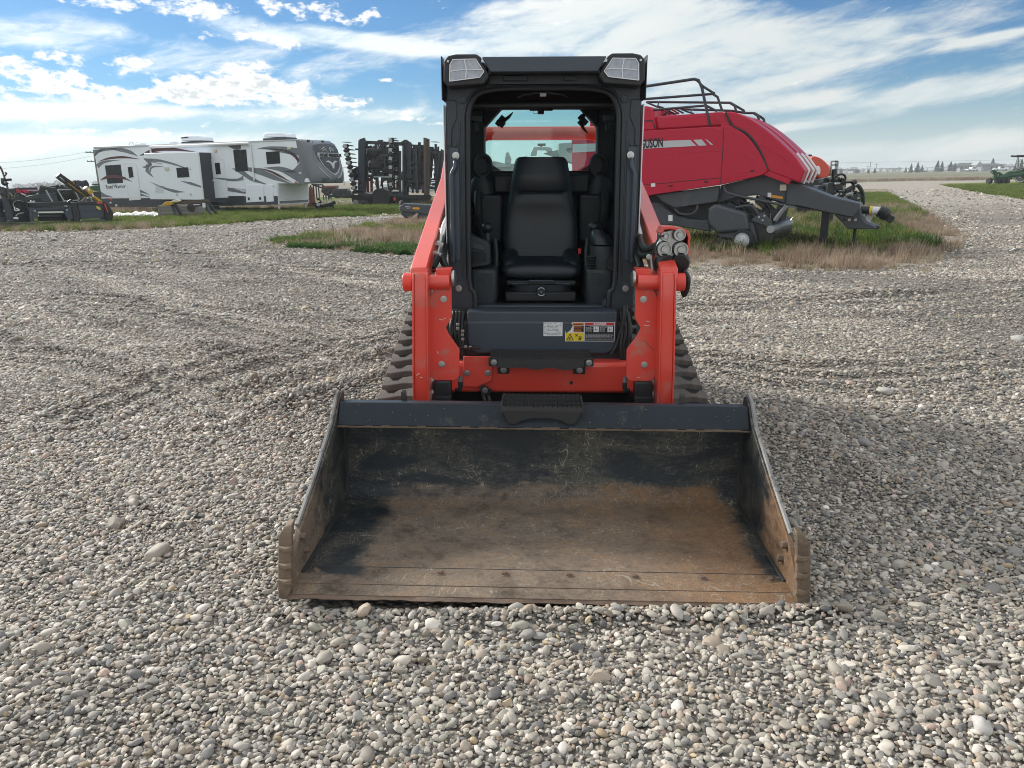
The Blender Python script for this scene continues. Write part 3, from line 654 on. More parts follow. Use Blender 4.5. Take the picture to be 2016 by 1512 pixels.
def bucket_mat():
    m = bpy.data.materials.new('worn_bucket_steel'); m.use_nodes = True; t = m.node_tree; t.nodes.clear(); b = NB(t)
    out = b.n('ShaderNodeOutputMaterial'); p = b.n('ShaderNodeBsdfPrincipled'); t.links.new(p.outputs[0], out.inputs[0])
    v = b.n('ShaderNodeTexCoord').outputs['Object']; sx = b.n('ShaderNodeSeparateXYZ'); t.links.new(v, sx.inputs[0]); x, y, z = sx.outputs
    mp = b.n('ShaderNodeMapping'); t.links.new(v, mp.inputs[0]); mp.inputs['Scale'].default_value = (1, 1.3, 2.2); vs = mp.outputs[0]
    nA = b.noise(vs, 2.6, 8, .68, .8); nB = b.noise(vs, 11, 8, .7, .5); nC = b.noise(vs, 45, 6, .7); nF = b.noise(vs, 140, 3, .6)
    # rust and dried clay where material slides: floor, foot of the back, front half of the sides
    fl = b.m('MULTIPLY', b.m('SUBTRACT', 1.0, b.m('ADD', b.m('MULTIPLY', b.ss(z, .068, .082), .30), b.m('MULTIPLY', b.ss(z, .10, .19), .70))), b.m('SUBTRACT', 1.0, b.ss(b.m('ABSOLUTE', b.m('ADD', x, -.06)), .70, .90)))
    fl = b.m('MULTIPLY', fl, b.m('SUBTRACT', 1.0, b.m('MULTIPLY', b.ss(b.m('MULTIPLY', x, -1.0), .25, .9), .32)))
    sd_ = b.m('MULTIPLY', b.ss(b.m('ABSOLUTE', x), .905, .918), b.m('SUBTRACT', 1.0, b.ss(y, -1.30, -.90)))
    fr = b.m('SUBTRACT', 1.0, b.ss(y, -1.50, -1.42))
    cov = b.m('MAXIMUM', b.m('MAXIMUM', fl, b.m('MULTIPLY', sd_, .8)), fr)
    rust = b.ss(b.m('ADD', b.m('MULTIPLY', cov, .75), b.m('MULTIPLY', b.m('SUBTRACT', b.m('MULTIPLY_ADD', nB, .5, b.m('MULTIPLY', nA, .5)), .5), 1.5)), .22, .62)
    rcol = b.ramp(b.m('MULTIPLY_ADD', nB, .55, b.m('MULTIPLY', nA, .45)), [(.30, (.050, .038, .031)), (.41, (.130, .096, .070)), (.50, (.190, .150, .116)), (.59, (.240, .165, .105)), (.70, (.40, .34, .27))])
    warm = b.m('MULTIPLY', b.ss(b.m('MULTIPLY_ADD', x, .6, b.m('MULTIPLY', nA, .9)), .52, .97), .50)
    rcol = b.mix(warm, rcol, (.270, .130, .045, 1))
    pcol = b.mix(nB, (.010, .016, .022, 1), (.028, .037, .045, 1))
    film = b.m('MULTIPLY', b.ss(b.m('MULTIPLY_ADD', nA, .8, b.m('MULTIPLY', nC, .25)), .45, .63), b.m('MULTIPLY_ADD', b.ss(z, .07, .14), .05, .72))
    pcol = b.mix(film, pcol, (.098, .096, .076, 1))
    c = b.mix(rust, pcol, rcol)
    for sc_, rot_, st_ in ((5.0, .4, (1, .35, .35)), (7.0, -.5, (.4, 1, 1)), (3.5, 1.2, (.6, .6, .25))):            # long thin scratches in several directions
        ms = b.n('ShaderNodeMapping'); t.links.new(v, ms.inputs[0]); ms.inputs['Rotation'].default_value = (0, rot_, rot_); ms.inputs['Scale'].default_value = st_
        ns = b.noise(ms.outputs[0], sc_*2.2, 3, .55, 1.2); ln_ = b.m('SUBTRACT', 1.0, b.ss(b.m('ABSOLUTE', b.m('SUBTRACT', ns, .5)), .0014, .0050))
        c = b.mix(b.m('MULTIPLY', b.m('MULTIPLY', ln_, b.ss(nA, .44, .56)), .80), c, (.33, .305, .26, 1))
    splat = b.m('MULTIPLY', b.ss(nC, .66, .74), b.ss(nA, .5, .62)); c = b.mix(b.m('MULTIPLY', splat, .6), c, (.24, .215, .17, 1))
    c = b.mix(.85, c, b.ramp(b.m('MULTIPLY_ADD', nF, .5, b.m('MULTIPLY', nC, .5)), [(.36, (.45, .43, .42)), (.5, (1, 1, 1)), (.62, (1.0, 1.0, 1.0)), (.70, (1, .98, .95))]), 'MULTIPLY')
    b.set(p.inputs['Base Color'], c)
    b.set(p.inputs['Roughness'], b.m('ADD', b.m('MULTIPLY_ADD', rust, .30, .40), b.m('MULTIPLY', nC, .18)))
    p.inputs['Metallic'].default_value = .15
    bp = b.n('ShaderNodeBump'); bp.inputs['Strength'].default_value = .35; bp.inputs['Distance'].default_value = .004
    b.set(bp.inputs['Height'], b.m('ADD', b.m('ADD', nB, b.m('MULTIPLY', nC, .5)), b.m('MULTIPLY', nF, .25))); t.links.new(bp.outputs[0], p.inputs['Normal'])
    return m
M['bucket'] = bucket_mat(); M['wornrim'] = mat('worn_bright_steel', (.26, .26, .26), .5, metal=.3, var=.3, scale=8, dirt=((.05, .045, .04), .4, 9))
M['cutter'] = mat('worn_tooth_steel', (.165, .118, .078), .75, var=.3, scale=9, bump=.5, bscale=70, dirt=((.07, .05, .04), .35, 8))
M['edge'] = mat('brown_edge_steel', (.150, .100, .072), .6, var=.35, scale=7, bump=.3, bscale=60, stretch=(1, 3, 3), dirt=((.20, .165, .12), .35, 6))
M['barpaint'] = mat('scuffed_bucket_paint', (.018, .025, .034), .40, var=.2, scale=5, bump=.05, bscale=200, dirt=((.14, .125, .10), .14, 14), spec=.25)

# --- bucket
prof = [(-1.46, .059), (-.83, .056), (-.775, .064), (-.745, .085), (-.730, .125), (-.722, .28), (-.725, .43)]
back = [(-.710, .43), (-.706, .28), (-.712, .125), (-.73, .075), (-.77, .048), (-.83, .042), (-1.46, .045)]
bk = MB().prism(prof+back, 'x', -.918, .918).build('bucket', M['bucket'], ld, smooth=50)
bk.rotation_euler = (0, R_(.22), R_(-.75)); 
MB().prism([(-.722, .434), (-.838, .446), (-.842, .453), (-.784, .540), (-.776, .544), (-.715, .536), (-.690, .44)], 'x', -.916, .916).build('top_bar', M['barpaint'], bk, bevel=.004)
for k in range(22):
    x = rng.uniform(-.88, .88); t_ = rng.uniform(.1, .85)
    if abs(x) < .2: x += .3
    MB().obox((x, -.8405+.0575*t_-.0005, .455+.084*t_), (.0012, .0012, rng.uniform(.004, .016)), (rng.uniform(.4, .7), rng.uniform(-1.2, 1.2), 0)).build('scratch', M['wornrim'], bk)
lipb = MB()
for i in range(46):
    x0 = -.915+i*.0398; lipb.box(x0, x0+.0398, -.8445-rng.uniform(0, .002), -.8415, .4445, .4515+rng.uniform(-.003, .004))
lipb.build('bar_lip', M['cutter'], bk)
for s in (-1, 1):
    pl = [(-.685, .045), (-.685, .560), (-.715, .572), (-.765, .556), (-.862, .470), (-1.18, .325), (-1.41, .235), (-1.52, .16), (-1.59, .055), (-1.58, .042)]
    a, c = sorted((s*.918, s*.940)); sp = MB().prism(pl, 'x', a, c).build('side_plate', M['bucket'], bk, bevel=.003)
    rim = [(-.715, .573), (-.766, .558), (-.863, .473), (-1.18, .328), (-1.412, .237)]
    MB().tube([(s*.935, y-.004, z+.002) for y, z in rim], .009, 6).build('side_rim', M['wornrim'], bk)
    weld = [(s*.914, y, z+.004) for y, z in prof]; MB().tube(weld, .008, 6).build('weld_seam', M['darksteel'], bk)
    # bolt-on side cutter: a thick plate turned outwards, worn ridges across its front
    cu = MB(); xo, xi = s*.966, s*.914
    rr = [(z, -1.530-.070*(.29-z)/.25) for z in (.036, .07, .12, .17, .22, .255)]
    cu.loft([[(xo-s*(.004 if i == 0 else 0), y, z), (xi+s*(.018 if i == 0 else 0), y-.012, z), (xi, y+.022, z), (xo-s*.02, y+.05, z)] for i, (z, y) in enumerate(rr)] +
            [[(xo-s*.018, -1.515, .282), (xi, -1.525, .300), (xi, -1.49, .302), (xo-s*.02, -1.46, .292)]])
    cu.build('side_cutter', M['cutter'], bk, bevel=.005)
    for z in (.10, .155, .215):
        y = -1.538-.070*(.29-z)/.25
        MB().tube([(xi-s*.006, y-.002, z), (s*.935, y-.004, z-.004), (s*.960, y+.004, z+.002)], [.0145, .013, .005], 8).build('worn_ridge', M['cutter'], bk)
    for k, z in enumerate((.13, .20)): MB().cyl((s*.92, -1.40-.03*k, z), (s*.898, -1.40-.03*k, z), .017, .014, 6).build('plate_bolt', M['edge'], bk, bevel=.002)
MB().prism([(-1.590, .046), (-1.592, .049), (-1.535, .0625), (-1.412, .0645), (-1.408, .058), (-1.408, .046)], 'x', -.930, .936).build('cutting_edge', M['bucket'], bk, bevel=.002)
MB().tube([(-.905, -1.405, .0605), (-.3, -1.405, .0605), (.3, -1.405, .0605), (.905, -1.405, .0602)], .0026, 5).build('edge_seam', M['darksteel'], bk)
MB().tube([(-.925, -1.537, .0632), (.3, -1.537, .0632), (.93, -1.537, .0625)], .0010, 5).build('edge_seam', M['edge'], bk)
le = MB(); xs_e = np.linspace(-.944, .950, 90); jy = np.convolve(rng.normal(0, .0035, 94), [.25, .5, .25], 'same')[2:92]; jz = rng.normal(0, .0012, 90)
le.loft([[(x, -1.602+a, .034+c_), (x, -1.606+a, .039+c_), (x, -1.592+a*.6, .047), (x, -1.45, .044), (x, -1.45, .036)] for x, a, c_ in zip(xs_e, jy, jz)]); le.build('lower_edge', M['edge'], bk, smooth=25)
boltb = MB().lathe([(.0, .012), (.011, .012), (.014, .006), (.0145, 0), (.023, -.001), (.024, -.006), (.0, -.006)], (0, 0, 0), (0, 0, 1), 10).build('edge_bolt', M['edge'], bk)
bx = [-.865, -.63, -.385, -.14, .105, .355, .61, .865]
boltb.location = (bx[0], -1.447, .0655); boltb.scale = (.85, .85, .75)
for x in bx[1:]: place(boltb, bk, (x, -1.447+rng.uniform(-.004, .004), .0655), (0, 0, rng.uniform(0, 1)))
# serrated step on the bucket's top bar
def serrated(x0, x1, y, z0, z1, n, th=.004, tooth=.009):
    pts = [(x0, z0)]; w = (x1-x0)/n
    pts = [(x0, z0), (x1, z0)]; top = []
    for i in range(n): top += [(x0+i*w, z1), (x0+(i+.55)*w, z1), (x0+(i+.6)*w, z1-tooth), (x0+(i+.95)*w, z1-tooth)]
    top.append((x1, z1)); return MB().prism(pts+top[::-1], 'y', y, y+th)
st = MB().prism([(-.178, .540), (.178, .540), (.174, .530), (.150, .478), (.122, .470), (.085, .490), (.04, .500), (-.04, .500), (-.085, .490), (-.122, .470), (-.150, .478), (-.174, .530)], 'y', -.850, -.845).build('step_plate', M['black'], bk, bevel=.001)
for k, y in enumerate((-.852, -.80, -.745, -.70)): serrated(-.178, .178, y, .532+.004*k, .556+.004*k, 17, tooth=.006).build('step_tread', M['darksteel'], bk)
MB().box(-.182, -.176, -.85, -.69, .52, .560).build('step_end', M['darksteel'], bk); MB().box(.176, .182, -.85, -.69, .52, .560).build('step_end', M['darksteel'], bk)
for x in (-.06, .06): MB().box(x, x+.005, -.85, -.69, .535, .556).build('step_rib', M['darksteel'], bk)
for x in (-.635, .635): MB().prism([(-.72, .53), (-.72, .575), (-.71, .585), (-.695, .53)], 'x', x-.012, x+.012).build('hook_ear', M['darksteel'], bk, bevel=.003)

# --- lift arms (each: upper arm, front leg), cross tube
for s in (-1, 1):
    sx2 = lambda a, c: tuple(sorted((s*a, s*c)))
    a, c = sx2(.547, .630)
    up = MB().prism([(-.46, 1.115), (-.32, 1.162), (.42, 1.382), (.93, 1.53), (1.22, 1.70), (1.6, 1.80), (1.82, 1.78), (1.86, 1.66), (1.45, 1.58), (1.02, 1.35), (.46, 1.235), (-.20, 1.04), (-.40, 1.02), (-.47, 1.05)], 'x', a, c).build('lift_arm', M['orange'], ld, bevel=.008)
    a1, c1 = sx2(.630, .634)
    MB().prism([(-.30, 1.148), (.42, 1.362), (.42, 1.352), (-.30, 1.138)], 'x', a1, c1).build('arm_seam', M['orange'], up)
    lg = MB(); xo = lambda z: s*(.612+.020*(1.09-z)/.62); xi = lambda z: s*(.540+.014*(1.09-z)/.62)
    lv = [(1.096, -.500, -.40), (1.06, -.512, -.36), (.94, -.512, -.38), (.62, -.516, -.40), (.46, -.500, -.40), (.20, -.48, -.38)]
    lg.loft([[(xo(z)-s*.008, y0, z), (xi(z)+s*.008, y0, z), (xi(z)+s*.008, y1, z), (xo(z)-s*.008, y1, z)] for z, y0, y1 in lv])
    lgo = lg.build('arm_leg', M['orange'], ld, bevel=.003)
    for x_ in (xo, xi):
        fl = MB(); d = s*.008 if x_ is xo else -s*.008
        fl.loft([[(x_(z), y0-.010, z), (x_(z)-d, y0-.010, z), (x_(z)-d, y1, z), (x_(z), y1, z)] for z, y0, y1 in lv]); fl.build('leg_flange', M['orange'], lgo, bevel=.0025)
    MB().cyl((s*.660, -.43, 1.045), (s*.445, -.43, 1.045), .036, n=24).build('pivot_tube', M['orange'], ld, bevel=.004)
    MB().cyl((s*.668, -.43, 1.045), (s*.622, -.43, 1.045), .043, n=24).build('pivot_boss', M['orange_worn'], ld, bevel=.004)
    MB().lathe([(0, 0), (.037, 0), (.04, .012), (.03, .018), (0, .016)], (s*.436, -.415, 1.06), (-s, 0, 0), 20).build('pivot_pin', M['steel'], ld)
    # guard in front of the bucket cylinder
    gp_ = [(.510, 1.106), (.438, 1.106), (.441, .872), (.472, .822), (.455, .785), (.408, .716), (.411, .578), (.428, .558), (.531, .551), (.560, .592), (.557, .90), (.545, .97), (.519, 1.02)]
    g = MB().prism([(s*x, z) for x, z in gp_], 'y', -.425, -.414).build('cylinder_guard', M['orange_worn'], ld, bevel=.003)
    a, c = sx2(.438, .510); MB().box(a, c, -.414, -.33, 1.094, 1.106).build('guard_lip', M['orange'], g, bevel=.004)
    a, c = sx2(.552, .560); MB().box(a, c, -.414, -.385, .60, .90).build('guard_return', M['orange'], g)
    for x, z in ((.478, .963), (.496, .641)):
        MB().lathe([(0, -.013), (.008, -.013), (.009, -.006), (.0165, -.0055), (.017, 0), (0, 0)], (s*x, -.425, z), (0, 1, 0), 10).build('guard_bolt', M['steel'], g)
    MB().cyl((s*.497, -.345, 1.02), (s*.497, -.365, .55), .036, n=20).build('bucket_cylinder', M['char'], ld)
    hd = MB().obox((s*.496, -.41, .505), (.043, .040, .055)).build('cylinder_head', M['black'], ld, bevel=.008)
    MB().obox((s*.496, -.455, .468), (.043, .012, .018)).build('head_rib', M['black'], hd, bevel=.004)
    MB().cyl((s*.496, -.42, .455), (s*.496, -.43, .33), .018, n=14).build('piston_rod', M['steel'], ld)
    fi = MB().tube([(s*.432, -.39, .50), (s*.412, -.40, .50), (s*.408, -.40, .52), (s*.408, -.40, .545)], .012, 10).build('elbow_fitting', M['black'], ld)
    MB().cyl((s*.408, -.40, .545), (s*.408, -.40, .572), .011, n=8).build('fitting_nut', M['steel'], fi)
MB().tube([(-.545, 1.62, 1.80), (-.43, 1.56, 1.815), (-.36, 1.55, 1.822), (.36, 1.55, 1.822), (.43, 1.56, 1.815), (.545, 1.62, 1.80)], [.09, .066, .046, .046, .066, .09], 20).build('arm_cross_tube', M['orange'], ld)
for s in (-1, 1):
    MB().prism([(1.50, .9), (1.50, 1.62), (1.62, 1.78), (1.80, 1.78), (1.88, 1.6), (1.95, .9)], 'x', *sorted((s*.50, s*.54))).build('arm_tower', M['char'], ld, bevel=.01)

for x, z, a_, L_ in ((-.492, .862, .1, .022), (-.474, .868, .2, .008), (-.448, .865, .3, .012), (-.515, .70, 1.2, .016), (.505, .855, .15, .02), (.512, .74, .8, .07), (.50, .835, .1, .03), (-.60, .615, -.6, .02), (-.585, .60, .2, .012), (.47, .575, .1, .015)):
    MB().obox((x, -.4255 if abs(x) < .57 else -.5275, z), (L_/2, .0012, .0016), (0, a_, 0)).build('paint_chip', M['cutter'] if L_ > .05 else M['cream'], ld)
# --- chassis
MB().box(-.47, .47, -.10, 1.85, .20, .80).build('chassis', M['black'], ld, bevel=.02)
eh = MB().prism([(1.10, .80), (1.10, 1.50), (1.25, 1.545), (1.85, 1.52), (2.0, 1.42), (2.02, .55), (1.85, .50)], 'x', -.47, .47).build('engine_hood', M['orange'], ld, bevel=.03)
MB().box(-.36, .36, 2.012, 2.03, .75, 1.3).build('rear_grille', M['black'], eh)
cm = MB(); cm.loft([[(x, -.185+.012, .425), (x, -.19, .44), (x, -.19, .575), (x, -.175, .592), (x, -.07, .595), (x, -.06, .42)] for x in (-.50, .50)])
cm.build('front_crossmember', M['orange'], ld, bevel=.006)
MB().box(-.47, .47, -.10, -.06, .20, .425).build('belly_plate', M['black'], ld)
pl = MB().prism([(-.408, .630), (-.259, .630), (-.259, .503), (-.335, .464), (-.410, .468)], 'y', -.213, -.203).build('cover_plate', M['orange_worn'], ld, bevel=.003)
def bolt(parent, x, y, z, r=.011, mt='steel', name='bolt'):
    return MB().lathe([(0, -.011), (r*.8, -.011), (r*.85, -.004), (r*1.5, -.0035), (r*1.5, 0), (0, 0)], (x, y, z), (0, 1, 0), 10).build(name, M[mt], parent)
bolt(pl, -.390, -.213, .542); bolt(pl, -.282, -.213, .542)
MB().obox((-.295, -.225, .452), (.030, .012, .020), (0, R_(30), 0)).build('hose_clamp', M['black'], pl, bevel=.003); bolt(pl, -.296, -.238, .455)
for dx_ in (-.012, .012): MB().tube([(-.30+dx_, -.21, .45), (-.285+dx_, -.23, .40), (-.265+dx_, -.2, .34), (-.25+dx_, -.15, .28)], .011, 8).build('hydraulic_hose', M['hose'], ld)
MB().obox((.155, -.193, .485), (.007, .0015, .008)).build('scuff_mark', M['black'], ld)
# entry step
es = MB().box(-.270, .258, -.27, -.12, .592, .598).build('entry_step', M['black'], ld)
for k, y in enumerate((-.275, -.235, -.19, -.145)): serrated(-.266, .254, y, .595, .640+.004*k, 24, tooth=.007).build('step_tread', M['darksteel'], es)
MB().box(-.274, -.228, -.28, -.26, .595, .640).build('step_end', M['black'], es, bevel=.003); MB().box(.214, .262, -.28, -.26, .595, .640).build('step_end', M['black'], es, bevel=.003)
wav = [(-.228, .632), (-.228, .592)] + smooth_line([(-.20, .585), (-.10, .588), (-.03, .578), (.04, .588), (.12, .576), (.19, .588), (.214, .592)], 4) + [(.214, .632)]
MB().prism(wav, 'y', -.283, -.277).build('step_front', M['darksteel'], es)
for x in (-.246, .238): bolt(es, x, -.281, .615)
for x in (-.200, .196):
    tb = MB().box(x-.03, x+.03, -.203, -.19, .535, .600).build('step_bracket', M['black'], es, bevel=.003); bolt(es, x, -.205, .556)

# --- tracks
def hull(circ):
    pts = [(c[0]+c[2]*math.cos(a), c[1]+c[2]*math.sin(a)) for c in circ for a in np.linspace(0, 2*math.pi, 72, endpoint=False)]
    pts = sorted(set(pts)); cr = lambda o, a, b_: (a[0]-o[0])*(b_[1]-o[1])-(a[1]-o[1])*(b_[0]-o[0]); lo = []; hi = []
    for p in pts:
        while len(lo) > 1 and cr(lo[-2], lo[-1], p) <= 0: lo.pop()
        lo.append(p)
    for p in pts[::-1]:
        while len(hi) > 1 and cr(hi[-2], hi[-1], p) <= 0: hi.pop()
        hi.append(p)
    return lo[:-1]+hi[:-1]
def resample(loop, n):
    P = np.array(loop+[loop[0]]); d = np.concatenate([[0], np.cumsum(np.linalg.norm(np.diff(P, axis=0), axis=1))]); t = np.linspace(0, d[-1], n, endpoint=False)
    return np.stack([np.interp(t, d, P[:, 0]), np.interp(t, d, P[:, 1])], -1)
NL = 36
loop = resample(hull([(-.28, .205, .188), (1.36, .60, .20), (1.42, .185, .165)]), NL)
loopi = resample(hull([(-.28, .205, .160), (1.36, .60, .172), (1.42, .185, .137)]), NL)
def lug_mesh(flip):
    # a wide bar across the belt with scalloped sides and an open notch near its outer end
    xs = np.linspace(-.177, .177, 15); top = []; bot = []
    for i, x in enumerate(xs):
        w = .0485+.007*math.sin(x*34+.8); sh = .014*math.sin(x*19+(0 if flip else 1.4)); top.append((x, sh+w)); bot.append((x, sh-w))
    for lst, k in ((top, 1), (bot, -1)):
        for i in ((11, 12) if (k == 1) == flip else (2, 3)): lst[i] = (lst[i][0], lst[i][1]-k*.042)
    mb = MB(); n = len(xs)
    A = [(x, y, 0) for x, y in top]; B_ = [(x, y, 0) for x, y in bot]; A2 = [(x*.985, y*.86+.0, .030) for x, y in top]; B2 = [(x*.985, y*.86, .030) for x, y in bot]
    mb.sheet([A, A2, B2, B_]); mb.add([A[0], A2[0], B2[0], B_[0]], [(0, 1, 2, 3)]); mb.add([A[-1], A2[-1], B2[-1], B_[-1]], [(0, 1, 2, 3)])
    return mb
for s in (-1, 1):
    xc = s*.676; hw = .180
    tr = MB(); tr.loft([[(xc-hw, p[0], p[1]), (xc+hw, p[0], p[1]), (xc+hw, q[0], q[1]), (xc-hw, q[0], q[1])] for p, q in zip(loop, loopi)] + [[(xc-hw, loop[0][0], loop[0][1]), (xc+hw, loop[0][0], loop[0][1]), (xc+hw, loopi[0][0], loopi[0][1]), (xc-hw, loopi[0][0], loopi[0][1])]], caps=False)
    tk = tr.build('rubber_track', M['rubber_dark'], ld, smooth=60)
    lug = None
    for i in range(NL):
        p0, p1 = loop[i], loop[(i+1) % NL]; mid = (p0+p1)/2; d = p1-p0; ang = math.atan2(d[1], d[0])    # counter-clockwise hull: outside is to the right of travel
        rot = Euler((ang+math.pi, 0, 0))
        if lug is None:
            lug = lug_mesh(s > 0).build('tread_lug', M['rubber'], tk, bevel=.004, smooth=50); lug.location = (xc, mid[0], mid[1]); lug.rotation_euler = rot
        else: place(lug, tk, (xc, mid[0], mid[1]), rot)
    for (cy, cz, r) in ((-.28, .205, .15), (1.36, .60, .15), (1.42, .185, .125), (.1, .15, .10), (.45, .15, .10), (.8, .15, .10), (1.12, .15, .10)):
        MB().cyl((xc-.07, cy, cz), (xc+.07, cy, cz), r, n=20).build('roller', M['darksteel'], ld, bevel=.01)
    MB().prism([(-.15, .20), (.9, .42), (1.3, .45), (1.35, .16), (0, .12)], 'x', xc-.09, xc+.09).build('track_frame', M['char'], ld, bevel=.01)

# --- cab
oL = [(-.490, .83), (-.494, .95), (-.498, 1.065), (-.496, 1.45), (-.493, 1.75), (-.492, 1.90), (-.490, 2.00), (-.40, 2.035), (-.26, 2.035)]
iL = [(-.362, .836), (-.367, .930), (-.394, 1.00), (-.391, 1.45), (-.387, 1.75), (-.384, 1.855), (-.345, 1.930), (-.262, 1.955), (-.15, 1.962)]
mir = lambda l: l+[(-x, z) for x, z in l[::-1]]
cab = MB().strip(mir(oL), mir(iL), 'y', 0.0, .095).build('cab', M['char'], ld, bevel=.010, seg=3)
seal = smooth_line([(x+.010, z-.006) if i > 4 else (x+.008, z) for i, (x, z) in enumerate(iL)], 3)
seal = seal + [(-x, z) for x, z in seal[::-1]]
MB().tube([(x, -.004, z) for x, z in seal], .0135, 8).build('door_seal', M['black'], cab)
MB().tube([(x*1.055, -.003, z+.012 if abs(x) < .36 else z) for x, z in seal[6:-6]], .006, 6).build('door_rim', M['char'], cab)
for s in (-1, 1):
    MB().box(*sorted((s*.430, s*.474)), -.008, .0, 1.10, 1.675).build('pillar_channel', M['charlite'], cab, bevel=.004)
    MB().box(*sorted((s*.418, s*.425)), -.006, .0, 1.02, 1.80).build('pillar_rib', M['char'], cab, bevel=.003)
    MB().prism([(s*.485, 1.90), (s*.438, 1.90), (s*.434, 1.82), (s*.462, 1.76), (s*.464, 1.68), (s*.488, 1.68)], 'y', -.010, 0).build('pillar_cover', M['char'], cab, bevel=.003)
    MB().lathe([(0, -.012), (.012, -.012), (.014, -.010), (.020, -.010), (.022, 0), (0, 0)], (s*.405, 0, 1.905), (0, 1, 0), 18).build('frame_plug', M['char'], cab)
    MB().lathe([(0, -.006), (.010, -.006), (.011, 0), (0, 0)], (s*.446, -.008, 1.69), (0, 1, 0), 14).build('frame_plug', M['char'], cab)
    bolt(cab, s*.444, -.010, 1.634, .0125); bolt(cab, s*.444, -.004, .955, .0115)
    MB().box(*sorted((s*.428, s*.462)), -.005, 0, .93, .985).build('bolt_plate', M['charlite'], cab, bevel=.002)
    gh = [(s*.446, -.010, 1.612), (s*.446, -.036, 1.600), (s*.4475, -.045, 1.575), (s*.462, -.047, 1.545), (s*.464, -.048, 1.50), (s*.464, -.048, 1.14), (s*.464, -.03, 1.11), (s*.464, 0, 1.10)]
    MB().tube(smooth_line(gh, 3), .0115, 10).build('grab_handle', M['charlite'], cab)
    MB().box(*sorted((s*.487, s*.497)), .10, 1.02, .83, 1.12).build('side_panel', M['char'], cab)
    MB().box(*sorted((s*.488, s*.491)), .095, .98, 1.12, 2.0).build('side_window', M['sideglass'], cab)
    MB().box(*sorted((s*.455, s*.497)), .96, 1.06, .83, 2.03).build('rear_post', M['char'], cab, bevel=.01)
    MB().box(*sorted((s*.46, s*.497)), .09, .98, 1.985, 2.035).build('roof_rail', M['char'], cab)
    MB().box(*sorted((s*.497, s*.504)), -.06, .20, 1.897, 2.098).build('roof_side_plate', M['black'], cab, bevel=.003)
    MB().box(*sorted((s*.500, s*.506)), -.004, .10, 1.13, 1.88).build('glass_edge', M['lamprib'], cab, bevel=.002)  # near-white strip paints the light falling on the pillar's outer side
    # headlight
    hp = [(s*x, z) for x, z in ((-.483, 2.070), (-.464, 2.091), (-.425, 2.099), (-.325, 2.099), (-.304, 2.085), (-.262, 2.001), (-.290, 1.962), (-.465, 1.950), (-.487, 1.975))]
    hl = MB().prism([(-x, z) for x, z in hp], 'y', -.115, .22).build('headlight', M['black'], cab, bevel=.008, seg=3)
    lp = [(-.452, 2.052), (-.438, 2.073), (-.328, 2.075), (-.289, 2.018), (-.310, 1.993), (-.456, 1.976)]
    MB().prism([(-s*x, z) for x, z in lp], 'y', -.121, -.112).build('headlight_lens', M['lampglass'], hl, bevel=.003)
    rb = MB()
    def P3(x, z): return (-s*x, -.124, z)
    for i in range(6): rb.bar(P3(*lp[i]), P3(*lp[(i+1) % 6]), .005, .004)
    for a, c in (((-.383, 2.074), (-.374, 2.030)), ((-.374, 2.030), (-.379, 1.984)), ((-.374, 2.030), (-.293, 2.026)), ((-.374, 2.030), (-.455, 2.020))): rb.bar(P3(*a), P3(*c), .005, .004)
    rb.build('lens_rib', M['lamprib'], hl)
    MB().obox((s*.296, -.121, 2.066), (.006, .004, .006)).build('lens_clip', M['steel'], hl); MB().obox((s*.462, -.121, 2.066), (.005, .004, .005)).build('lens_clip', M['steel'], hl)
MB().box(-.455, .455, -.02, 1.06, 2.03, 2.075).build('roof', M['char'], cab, bevel=.02)
MB().box(-.278, .278, -.09, .9, 2.078, 2.090).build('roof_hatch', M['black'], cab, bevel=.004)
MB().prism([(-.300, 2.084), (.300, 2.084), (.258, 2.014), (-.258, 2.014)], 'y', -.132, -.10).build('roof_visor', M['charlite'], cab, bevel=.006)
MB().box(-.27, .27, -.10, -.004, 2.012, 2.03).build('visor_underside', M['black'], cab)
MB().box(-.27, .27, -.03, -.002, 1.972, 2.012).build('headliner_bar', M['black'], cab)
MB().box(-.20, -.08, -.05, -.03, 1.985, 2.01).build('lamp_socket', M['interior'], cab, bevel=.004); MB().box(.10, .16, -.045, -.03, 1.985, 2.008).build('lamp_socket', M['interior'], cab, bevel=.004)
# inside of the cab
MB().box(-.46, .46, .05, 1.0, 1.96, 2.02).build('headliner', M['headliner'], cab)
MB().cyl((-.40, .22, 1.893), (.40, .22, 1.896), .020, n=14).build('overhead_tube', M['black'], cab)
MB().tube([(-.13, .14, 1.925), (-.10, .12, 1.937), (-.03, .11, 1.945), (.03, .11, 1.945), (.10, .12, 1.937), (.13, .14, 1.925)], .004, 6).build('dome_trim', M['charlite'], cab)
MB().obox((0, .11, 1.935), (.016, .01, .008)).build('dome_lamp', M['stickerw'], cab)
for s in (-1, 1):
    la = MB()
    la.box(*sorted((s*.33, s*.385)), .30, .34, 1.82, 1.85); la.box(*sorted((s*.345, s*.37)), .31, .33, 1.77, 1.82); la.tube([(s*.345, .3, 1.82), (s*.35, .28, 1.77), (s*.36, .3, 1.75)], .006, 6); la.box(*sorted((s*.32, s*.39)), .33, .35, 1.838, 1.846)
    la.build('restraint_latch', M['black'], cab, bevel=.003)
    MB().box(*sorted((s*.355, s*.455)), .90, .99, 1.3, 1.93).build('rear_side_panel', M['interior'], cab, bevel=.01)
wi = [(-.35, 1.567), (-.352, 1.72), (-.350, 1.826), (-.244, 1.936), (0, 1.938), (.244, 1.936), (.350, 1.826), (.352, 1.72), (.35, 1.567)]
wo_ = [(-.47, 1.50), (-.47, 1.7), (-.47, 1.88), (-.40, 2.02), (0, 2.02), (.40, 2.02), (.47, 1.88), (.47, 1.7), (.47, 1.50)]
